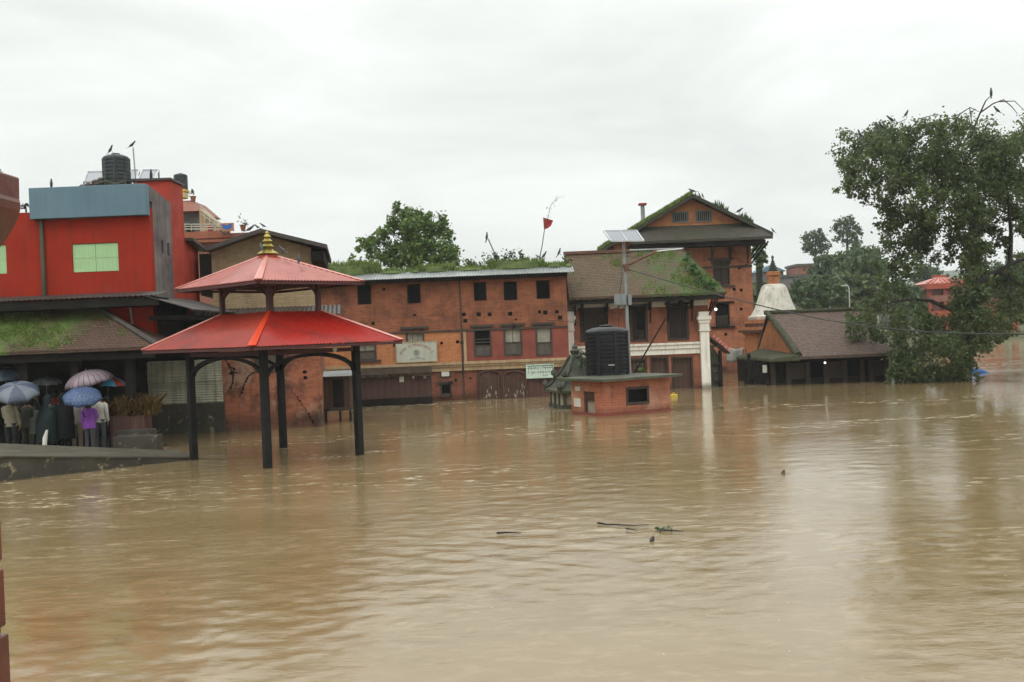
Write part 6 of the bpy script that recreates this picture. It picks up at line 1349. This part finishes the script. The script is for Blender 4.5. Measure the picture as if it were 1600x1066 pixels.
# ================================================================== birds
def bird_parts(col):
    r = {}
    bd = MB(); rings = []
    for t, rr, z in ((0, .006, 0), (.08, .032, .0), (.25, .055, 0), (.5, .062, 0), (.75, .048, .012), (.9, .04, .03), (1.0, .034, .05), (1.06, .012, .052)):
        rings.append((t, rr, z))
    pts = [Vector((0, -.16 + .30 * t, .10 + .16 * t + z)) for t, rr, z in rings]; bd.tube(pts, [rr for _, rr, _ in rings], 10); hd = pts[6]
    bd.tube([hd + Vector((0, -.01, -.005)), hd + Vector((0, .02, .01)), hd + Vector((0, .045, .008))], [.03, .036, .018], 8)
    r['body'] = bd.mesh('body', col, True); r['beak'] = MB().tube([hd + Vector((0, .05, .006)), hd + Vector((0, .095, -.004))], [.011, .002], 6).mesh('beak', M_black, True)
    w = MB()
    for s in (-1, 1): w.add([(s * .045, .07, .25), (s * .066, .02, .19), (s * .05, -.15, .08), (s * .02, -.22, .06), (s * .03, -.02, .235)], [(0, 1, 2, 3, 4)])
    r['wings'] = w.mesh('wings', M_crow); r['tail'] = MB().hexa([(-.03, -.14, .105), (.03, -.14, .105), (.028, -.32, .03), (-.028, -.32, .03), (-.03, -.14, .118), (.03, -.14, .118), (.028, -.32, .04), (-.028, -.32, .04)]).mesh('tail', M_crow)
    lg = MB()
    for s in (-1, 1): lg.tube([(s * .022, .0, .14), (s * .024, .01, .01), (s * .024, .04, .003)], .005, 5)
    r['legs'] = lg.mesh('legs', M_black); return r
BP = {0: bird_parts(M_crow), 1: bird_parts(M_bird)}
def bird(label, px, py, Y, kind=0, yaw=1.5, sc=1.0, pitch=0.0):
    t = T('bird', label, 'bird', P(px, py, Y), 0, 'crows and pigeons perched about'); t.o.rotation_euler = (pitch, 0, yaw); t.o.scale = (sc * .82,) * 3
    for n, me in BP[kind].items(): o = bpy.data.objects.new(n, me); COL.objects.link(o); o.parent = t.o
up_ = .75
bird('crow on the left end of the blue parapet', 81, 292, 30.9, 0, .3, .8, up_); bird('crow perched on the black roof tank', 176, 239, 33.2, 0, -1.2, .85, .5); bird('crow on top of the thin roof pole', 208, 232, 33.0, 0, -1.0, .85, .2); bird('crow on the solar panel beside the tank', 237, 279, 33.9, 0, .2, 1.0, .8)
bird('pigeon standing on the beige gable roof slope', 391, 364, 35.0, 1, -1.3, 1.0); bird('hunched pigeon below the ridge of the beige gable', 402, 359, 35.0, 1, 1.2, .7); bird('pigeon at the ridge of the beige gable', 411, 357, 35.0, 1, 1.4, .7)
bird('pigeon clinging to the gold finial', 409, 394, 25.9, 1, .4, .9); bird('pigeon on the upper roof right of the gold finial', 441, 397, 25.8, 1, .9, .8); bird('dark pigeon lower down the upper pavilion roof', 467, 411, 25.5, 0, .2, .8, .3); bird('pigeon on the terrace ledge under the blue rug', 350, 370, 49.4, 1, 1.5, 1.2)
bird('crow on the tip of the leaning roof stick', 763, 374, 46.9, 0, -.6, 1.1, up_); bird('crow on the roof grass right of the flag', 852, 404, 46.6, 0, -1.3, 1.1, .3); bird('crow at the corner of the tiled roof ridge', 876, 399, 47.5, 0, -1.0, 1.1, .5); bird('small bird at the foot of the flag pole', 840, 404, 46.6, 1, 1.0, .7)
bird('bird on the apex of the steep gable', 1083, 303, 60.4, 0, 1.5, 1.3, -.2); bird('small bird just right of the steep gable apex', 1097, 309, 60.4, 0, .4, .9, .5); bird('bird at the right eave tip of the steep gable', 1207, 364, 60.4, 0, .8, 1.0, .3); bird('bird landing above the right slope of the steep gable', 1155, 335, 60.6, 0, -1.2, 1.5, -.1)
for i, (x, y, yw, pt_, lb) in enumerate(((1549, 150, -.5, .7, 'crow on the topmost bare twig of the big tree'), (1556, 178, 1.0, .3, 'crow low among the bare twigs of the big tree'), (1417, 184, -1.0, .2, 'crow on a thin twig of the big tree with wings tucked'), (1391, 192, 1.3, .1, 'crow on the crown of the big tree between two others'), (1368, 203, .3, .6, 'small crow on the left shoulder of the big tree'), (1376, 203, 1.2, .3, 'crow beside the small one on the left shoulder of the big tree'), (1341, 215, .5, .5, 'lowest crow at the left edge of the big tree'))):
    bird(lb, x, y, 44.5, 0, yw, 1.15, pt_)

# ================================================================== trees
tb = W(1506, 592); base = Vector((tb.x, 47, -1.2)); Yt = 47
big = [(1340, 236, 34), (1372, 226, 36), (1408, 230, 44), (1448, 226, 42), (1500, 219, 46), (1548, 219, 48), (1596, 219, 50), (1628, 230, 50), (1332, 256, 26), (1364, 250, 38), (1400, 258, 40), (1440, 262, 46), (1488, 258, 50), (1540, 262, 52), (1594, 268, 50),
       (1320, 296, 17), (1334, 290, 20), (1346, 310, 13), (1376, 288, 26), (1380, 316, 18), (1412, 300, 30), (1446, 312, 36), (1488, 312, 42), (1530, 320, 34), (1596, 325, 32), (1392, 340, 30), (1420, 352, 36), (1458, 352, 38), (1500, 362, 36), (1545, 352, 26),
       (1410, 386, 34), (1446, 392, 30), (1496, 392, 26), (1392, 414, 26), (1420, 420, 22), (1528, 404, 26), (1560, 380, 20), (1600, 352, 22), (1530, 436, 34), (1562, 452, 38), (1598, 440, 30), (1512, 462, 26),
       (1398, 456, 20), (1374, 470, 16), (1345, 494, 24), (1376, 506, 28), (1414, 506, 32), (1452, 520, 36), (1492, 505, 32), (1528, 500, 34), (1556, 496, 32), (1590, 485, 26), (1340, 528, 18), (1352, 546, 14), (1430, 546, 38), (1470, 556, 36), (1498, 560, 26), (1520, 536, 26), (1450, 578, 24), (1415, 574, 22), (1484, 582, 18), (1400, 540, 24), (1330, 505, 14), (1512, 575, 24, 45.2), (1518, 535, 26, 45), (1528, 495, 26, 45), (1530, 455, 24, 45), (1528, 410, 22, 45.4), (1500, 586, 16, 45.5), (1465, 588, 18, 45.6), (1430, 588, 16, 45.6), (1572, 505, 22), (1548, 525, 20), (1605, 470, 30), (1524, 340, 22, 45.2), (1518, 300, 24, 45.2), (1438, 486, 15, 46), (1504, 462, 16, 46), (1440, 505, 18, 46), (1495, 486, 16, 46), (1575, 330, 26), (1600, 300, 28), (1612, 400, 26), (1620, 345, 24), (1625, 520, 20), (1535, 380, 24, 45), (1512, 420, 20, 45), (1545, 300, 24, 45.4), (1500, 345, 22, 45.2), (1400, 574, 20, 45.8), (1408, 588, 20, 45.6), (1405, 556, 18, 46), (1440, 590, 20, 45.5), (1480, 590, 18, 45.4)]
trunk = [(base, .42), (P(1506, 580, Yt), .36), (P(1518, 500, Yt), .28), (P(1528, 430, Yt), .22), (P(1520, 370, Yt), .19), (P(1524, 310, Yt), .13), (P(1506, 255, Yt), .07)]
ex = []
for pts_, r0 in (([(1526, 445), (1552, 428), (1580, 412), (1625, 396)], .17), ([(1560, 424), (1585, 440), (1620, 455)], .09), ([(1578, 412), (1580, 370), (1576, 320), (1572, 280)], .12), ([(1479, 482), (1455, 470), (1425, 468), (1390, 472), (1362, 478)], .10), ([(1515, 500), (1479, 482)], .14),
                 ([(1516, 215), (1530, 180), (1540, 158), (1547, 151)], .05), ([(1532, 176), (1552, 162), (1568, 156), (1580, 166), (1590, 178)], .04), ([(1560, 159), (1585, 158), (1602, 174)], .03), ([(1478, 215), (1500, 178), (1516, 168), (1530, 175)], .035), ([(1504, 176), (1492, 182), (1480, 188)], .02), ([(1515, 168), (1518, 190), (1519, 205)], .025),
                 ([(1420, 205), (1436, 186), (1462, 179), (1480, 182)], .025), ([(1448, 182), (1441, 196)], .02), ([(1400, 194), (1416, 186), (1417, 183)], .02), ([(1332, 250), (1340, 232), (1345, 220)], .02), ([(1570, 345), (1590, 340), (1625, 350)], .05)):
    n = len(pts_); ex.append(([P(x, y, Yt - .6 + .25 * math.sin(i * 2.1)) for i, (x, y) in enumerate(pts_)], [r0 * (1 - .65 * i / (n - 1)) for i in range(n)]))
tree('fig_tree', 'huge dark fig tree with bare top twigs leaning over the flood', (tb.x, 47, 0), trunk, pxclumps(big, Yt, 2.4), .15, 1150, M_leafbig, M_bark, None, extra=ex, sub=15, spread=.27, r_max=.11)
# tree behind the long house
mid = [(625, 335, 15), (640, 345, 19), (612, 352, 17), (655, 348, 18), (675, 352, 20), (690, 362, 16), (650, 366, 22), (600, 372, 18), (625, 378, 20), (668, 378, 22), (694, 384, 20), (580, 388, 16), (566, 384, 11), (604, 396, 18), (640, 398, 20), (676, 400, 22), (704, 402, 16), (590, 404, 12), (622, 408, 14), (712, 392, 8), (618, 322, 8), (640, 412, 18), (610, 412, 14), (670, 412, 18), (655, 385, 18, 60.5), (640, 360, 16, 60.5), (640, 400, 18, 60.5)]
base = P(640, 470, 62); base.z = .6
tree('broadleaf_tree', 'fresh green spreading tree rising behind the long brick house', base, [(base, .3), (P(640, 430, 62), .24), (P(642, 405, 62), .18), (P(645, 375, 62), .10)], pxclumps(mid, 62, 1.4), .23, 760, M_leafmid, M_barkpale, None, sub=11, spread=.36)
for lab, x, y, r, Y, lm, kk in (('dark low bush line tree left of the fresh green tree', 552, 408, 9, 66, M_leafmid, 0), ('pale bush tree right of the fresh green tree', 735, 412, 9, 64, M_leaffar, 1)):
    base = P(x, 440, Y); tree('small_tree', lab, base, [(base, .1), (P(x, y, Y), .06)], pxclumps([(x - 6, y, r), (x + 5, y - 2, r), (x, y + 4, r)], Y, .8), .26, 200, lm, M_bark, None)
# round pine like trees far away and the wood on the far bank
for lab, cx, cy, rx, ry, Y, yb in (('left of two far round topped trees on stalks', 1274, 382, 25, 24, 170, 425), ('taller right one of two far round topped trees', 1324, 364, 27, 27, 168, 410)):
    base = P(cx, yb, Y); base.z = 2.5; cl_ = []
    for i in range(26): a = i * 2.4; f = math.sqrt((i + .5) / 26); cl_.append((P(cx + rx * .82 * f * math.cos(a), cy - ry * .1 + ry * .8 * f * math.sin(a), Y + random.uniform(-1.5, 1.5)), 7 * Y / FPX, 6.5 * Y / FPX, 6 * Y / FPX))
    tree('round_topped_tree', lab, base, [(base, .35), (P(cx, cy + ry + 6, Y), .28), (P(cx, cy, Y), .12)], cl_, .40, 150, M_leaffar, M_bark, 'round topped trees far away', sub=6, spread=.4)
wood_ = [('dense leafy tree under the two round topped trees', 1342, 424, 42, 36, 114, M_leaffar, 0), ('bushy grey green tree behind the low tiled house ridge', 1290, 456, 32, 26, 103, M_leaffar, 0), ('pale leafy tree at the corner of the tall house', 1186, 398, 10, 24, 78, M_leaffar, 1), ('dark tree low behind the stupa', 1186, 466, 24, 26, 84, M_leafbig, 0), ('bamboo like pale bush right of the stupa', 1268, 462, 32, 24, 96, M_leafhed, 0), ('tree with grey crown left of the far street lamp', 1300, 425, 34, 30, 118, M_leaffar, 0), ('dark round tree behind the far street lamp', 1322, 455, 34, 32, 108, M_leafbig, 0), ('tall grey green tree beside the fig tree', 1352, 418, 36, 34, 122, M_leaffar, 0), ('dark bushy tree left of the fig tree', 1366, 462, 32, 34, 106, M_leafbig, 0), ('far tree seen under the fig tree crown', 1410, 470, 34, 30, 118, M_leaffar, 0), ('low dark shrub tree behind the orange pavilion', 1508, 480, 36, 34, 135, M_leafbig, 0), ('far tree right of the orange pavilion', 1560, 450, 40, 40, 142, M_leaffar, 0), ('far tree at the picture edge behind the fig tree', 1604, 440, 40, 44, 150, M_leaffar, 0), ('far pale hillside tree above the orange pavilion', 1450, 436, 26, 20, 170, M_leaffar, 0)]
for lab, cx, cy, rx, ry, Y, lm, airy in wood_:
    base = P(cx, cy + ry + 22, Y); base.z = 1.0; cl_ = []; n = 22
    for i in range(n): a = i * 2.4; f = math.sqrt((i + .5) / n); rr = random.uniform(.30, .46) * rx; cl_.append((P(cx + rx * .85 * f * math.cos(a), cy + ry * .85 * f * math.sin(a), Y + random.uniform(-3, 3)), rr * Y / FPX, rr * Y / FPX, rr * .8 * Y / FPX))
    tree('leafy_tree', lab, base, [(base, .3), (P(cx, cy + ry * .6, Y), .25), (P(cx, cy - ry * .2, Y), .12)], cl_, .46, 50 if airy else 190, lm, M_bark, 'trees on the far bank', sub=8, spread=.42)
cl_ = [(P(x, y, 132), r * 132 / FPX, r * 132 / FPX, r * 132 / FPX * .6) for x, y, r in [(1225 + 14 * i, 488 + 5 * math.sin(i * 2.3), 14 + 4 * math.sin(i * 1.7)) for i in range(30)]]
o = leaf_obj('far_undergrowth', clump_pts(cl_, 60, 7, .42), .38, M_leafbig, None); o['kind'] = 'stuff'; tag(o, 'dark undergrowth along the far bank', 'undergrowth')
base = P(3, 300, 64); tree('small_tree', 'far tree top at the top left corner above the carved post', base, [(base, .1), (P(1, 275, 64), .06)], pxclumps([(0, 268, 6), (4, 273, 5), (-6, 266, 8)], 64, .5), .2, 160, M_leaffar, M_bark, None)

# ================================================================== far buildings, lamps, tarp
Yo = 122; b = T('orange_pavilion', 'orange red far temple pavilion with a shiny ribbed roof seen through the fig tree', 'pavilion', (P(1466, 520, Yo).x, Yo, .6)); q = b.pl
A, B2, C_ = q(1434, 444), q(1500, 440), q(1468, 434); hw = (B2[0] - A[0]) / 2; cx = (A[0] + B2[0]) / 2
m = MB(); 
for k in range(4):
    sx_, sy_ = ((-1, -1), (1, -1), (1, 1), (-1, 1))[k]
m.hexa([(cx - hw, -hw, A[1] - .1), (cx + hw, -hw, A[1] - .1), (cx + hw, hw, A[1] - .1), (cx - hw, hw, A[1] - .1), (cx - hw * .3, -hw * .3, C_[1] - .1), (cx + hw * .3, -hw * .3, C_[1] - .1), (cx + hw * .3, hw * .3, C_[1] - .1), (cx - hw * .3, hw * .3, C_[1] - .1)]); m.build('roof', M_orangeroof, b)
rb_ = MB()
for k in range(9): f = -1 + k / 4; rb_.beam((cx + hw * f, -hw - .02, A[1]), (cx + hw * .3 * f, -hw * .3 - .02, C_[1] - .04), .12)
rb_.build('roof_ribs', M_hipcap, b)
MB().box(cx - hw * 1.02, cx + hw * 1.02, -hw * 1.02, hw, A[1] - .75, A[1] - .12).build('fascia', M_orange, b); MB().box(cx - hw * .25, cx + hw * .25, -hw * .2, hw * .2, C_[1] - .12, C_[1] + .3).build('lantern', M_orange, b)
for z0, z1, f, nm, mt in ((q(1468, 472)[1], q(1468, 462)[1], .85, 'cornice', M_brickfar), (q(1468, 496)[1], q(1468, 486)[1], .9, 'lower_cornice', M_orange)): MB().box(cx - hw * f, cx + hw * f, -hw * f, hw * f, z0, z1).build(nm, mt, b)
for f in (-.8, -.05, .7): MB().box(cx + hw * f - .25, cx + hw * f + .25, -hw * .8, -hw * .65, -.5, A[1] - .7).build('pillar', M_orange, b)
MB().box(cx - hw * .7, cx + hw * .7, -hw * .5, hw * .7, -.5, A[1] - .7).build('core', M_brickfar, b)
b = T('orange_gateway', 'orange red painted far gateway posts and beam at the picture edge', 'gateway', (P(1586, 540, 118).x, 118, 0)); q = b.pl
A, B2 = q(1560, 497), q(1640, 488); MB().box(A[0], B2[0], -.3, .3, A[1] - .2, B2[1]).build('beam', M_orange, b)
for px in (1562, 1586, 1630): x = q(px, 520)[0]; MB().box(x - .3, x + .3, -.3, .3, -1, A[1] - .2).build('post', M_orange, b)
MB().box(q(1525, 520)[0], B2[0], .5, .9, -1, q(1586, 528)[1]).build('low_wall', M_brickfar, b)
MB().beam((q(1532, 530)[0], -1, q(1532, 526)[1]), (q(1580, 545)[0], -1.5, q(1580, 541)[1]), .35, .25).build('fallen_beam', M_stonewall, b)
b = T('red_shrine_wall', 'red painted far shrine wall glimpsed under the fig tree', 'wall', (P(1547, 520, 126).x, 126, 0)); q = b.pl; A, B2 = q(1528, 478), q(1562, 466); MB().box(A[0], B2[0], 0, 2, -1, B2[1] - .3).build('wall', M_orange, b); MB().box(A[0] - .3, B2[0] + .3, -.3, 2.3, B2[1] - .3, B2[1]).build('coping', M_brickfar, b)
for lab, x0, x1, yt, yb, Y, mt in (('grey flat far building with a small roof hut', 1222, 1262, 432, 448, 150, M_greyblock), ('far brick block with flat roof above the grey one', 1246, 1276, 415, 440, 154, M_brickfar), ('far pale house with bluish pitched roof by the stupa spire', 1186, 1224, 424, 440, 160, M_greyblock), ('grey far house glimpsed through the fig leaves', 1396, 1446, 452, 480, 150, M_greyblock)):
    c = P((x0 + x1) / 2, yb, Y); b = T('far_building', lab, 'building', (c.x, Y, 1.0)); A, B2 = b.pl(x0, yb), b.pl(x1, yt); MB().box(A[0], B2[0], 0, 6, -1, B2[1]).build('wall', mt, b)
    if 'pitched' in lab: MB().prism([(A[0] - .4, B2[1] + .002), (B2[0] + .4, B2[1] + .002), ((A[0] + B2[0]) / 2, b.pl(1200, 414)[1])], -.4, 6.4).build('roof', M_blue, b)
    else: MB().box(A[0] - .2, B2[0] + .2, -.25, 6.2, B2[1] + .003, B2[1] + .35).build('roof', M_conc, b)
    for k in range(3 if 'glimpsed' in lab else 0): x = A[0] + (B2[0] - A[0]) * (k + .5) / 3; MB().box(x - .35, x + .35, -.03, -.003, B2[1] - 1.6, B2[1] - .5).build('window', M_black, b)
for lab, x, yt, Y, arm in (('curved far street lamp in front of the dark trees', 1328, 446, 98, 1), ('plain thin far pole left of the curved lamp', 1297, 463, 98, 0)):
    c = P(x, 490, Y); t = T('street_lamp' if arm else 'pole', lab, 'street lamp' if arm else 'pole', (c.x, Y, 0)); z = P(x, yt, Y).z
    pts_ = [(0, 0, -1), (0, 0, z - .4)] + ([(-.05, 0, z - .1), (-.2, 0, z + .02), (-.4, 0, z)] if arm else [(0, 0, z)]); MB().tube(pts_, .06, 6).build('pole', M_alu, t, smooth=True)
    if arm: MB().box(-.75, -.35, -.08, .08, z - .05, z + .05).build('lamp_head', M_alu, t)
c = W(1521, 583); b = MB(); vs = []; n = 9
for j in range(6):
    for i in range(n): u, v = i / (n - 1) * 2 - 1, j / 5 * 2 - 1; vs.append((c.x + u * .75, c.y + v * .45, .03 + .20 * max(0, 1 - u * u - v * v * .8) + .04 * math.sin(u * 7 + v * 5) * (1 - abs(u)) - .06 * max(abs(u), abs(v)) ** 4))
b.add(vs, [(j * n + i, j * n + i + 1, (j + 1) * n + i + 1, (j + 1) * n + i) for j in range(5) for i in range(n - 1)]); solo(b, 'tarpaulin', M_bluecloth, 'crumpled blue tarpaulin caught against the fig tree', 'tarpaulin', smooth=True, solid=.02)

# ================================================================== drifting debris
def driftstick(pts_, r, label):
    solo(MB().tube([W(x, y, .03) for x, y in pts_], [r * (1 - .6 * i / (len(pts_) - 1)) for i in range(len(pts_))], 6), 'drift_branch', M_bark, label, 'branch', 'drifting branches')
driftstick([(934, 817), (948, 819.5), (966, 820), (990, 821), (1014, 820)], .016, 'longest drifting branch in the middle of the flood')
driftstick([(978, 826), (986, 827), (995, 829)], .013, 'short drifting stick just below the longest branch'); driftstick([(1030, 828), (1048, 829), (1068, 830)], .016, 'drifting stick with green leaves at its left end'); driftstick([(776, 833), (792, 832), (814, 833)], .018, 'thin drifting twig left of the longest branch')
lp = np.array([W(1036 + rng.normal() * 9, 826 + rng.normal() * 2.2, .015 + rng.random() * .03) for _ in range(34)]); o = leaf_obj('drift_leaves', lp, .055, M_leafhed, None, aspect=.45); tag(o, 'raft of floating green leaves beside the drifting stick', 'leaves')
for x, y, s_, lb in ((1018, 846, .03, 'dark scrap of rubbish floating below the drifting branches'), (1223, 740, .035, 'dark lump floating in the pale sheen of the flood')):
    c = W(x, y); solo(MB().loft([((c.x, c.y, -.02), s_ * 1.2, s_), ((c.x + .01, c.y, .03), s_ * 1.1, s_ * .9), ((c.x + .03, c.y, .06 + s_ * .5), s_ * .4, s_ * .5)], 9), 'floating_scrap', M_tindark, lb, 'rubbish', 'floating scraps', smooth=True)

# ================================================================== carved post close to the camera
Yp = 2.0; b = T('carved_post', 'close red brown varnished wooden post with a shaped bracket at the picture edge', 'post', (P(6, 900, Yp).x - .09, Yp, 0)); q = lambda x, y: b.pl(x, y)
xe_ = (q(0, 745)[0] + q(12, 1060)[0]) / 2; zt = q(0, 420)[1]
prof = []; sh = MB()
zs = [q(0, y)[1] for y in (1700, 990, 978, 888, 876, 420)]
for z0, z1, e in ((-1.2, zs[1], 0.004), (zs[1], zs[2], -.006), (zs[2], zs[3], .001), (zs[3], zs[4], -.006), (zs[4], zt, .0)): sh.box(xe_ - .16 - e, xe_ + e, -.16 - e, e, z0 + .0005, z1)
sh.build('shaft', M_carved, b, bevel=.004)
pl2 = [(-60, 277), (28, 277), (30.5, 279), (31, 312), (32.5, 318), (32, 330), (29, 342), (22, 356), (12, 372), (0, 388), (-20, 410), (-60, 430)]
MB().prism([q(x, y) for x, y in pl2], -.13, 0).build('bracket', M_carved, b, bevel=.003)

# ================================================================== the air
hz = MB().box(-1650, 1650, -60, 1700, -3, 62).build('haze', None); hz['kind'] = 'stuff'
m, G = newmat('haze air'); v = G('VolumePrincipled', None, {'Color': (.93, .96, .95), 'Density': HAZE, 'Anisotropy': 0.0}); G('OutputMaterial', None, {'Volume': v.outputs[0]}); hz.data.materials.clear(); hz.data.materials.append(m); hz.display_type = 'WIRE'
for k, v in LABELS.items():
    if len(v) > 1: print('DUP LABEL', k, v)
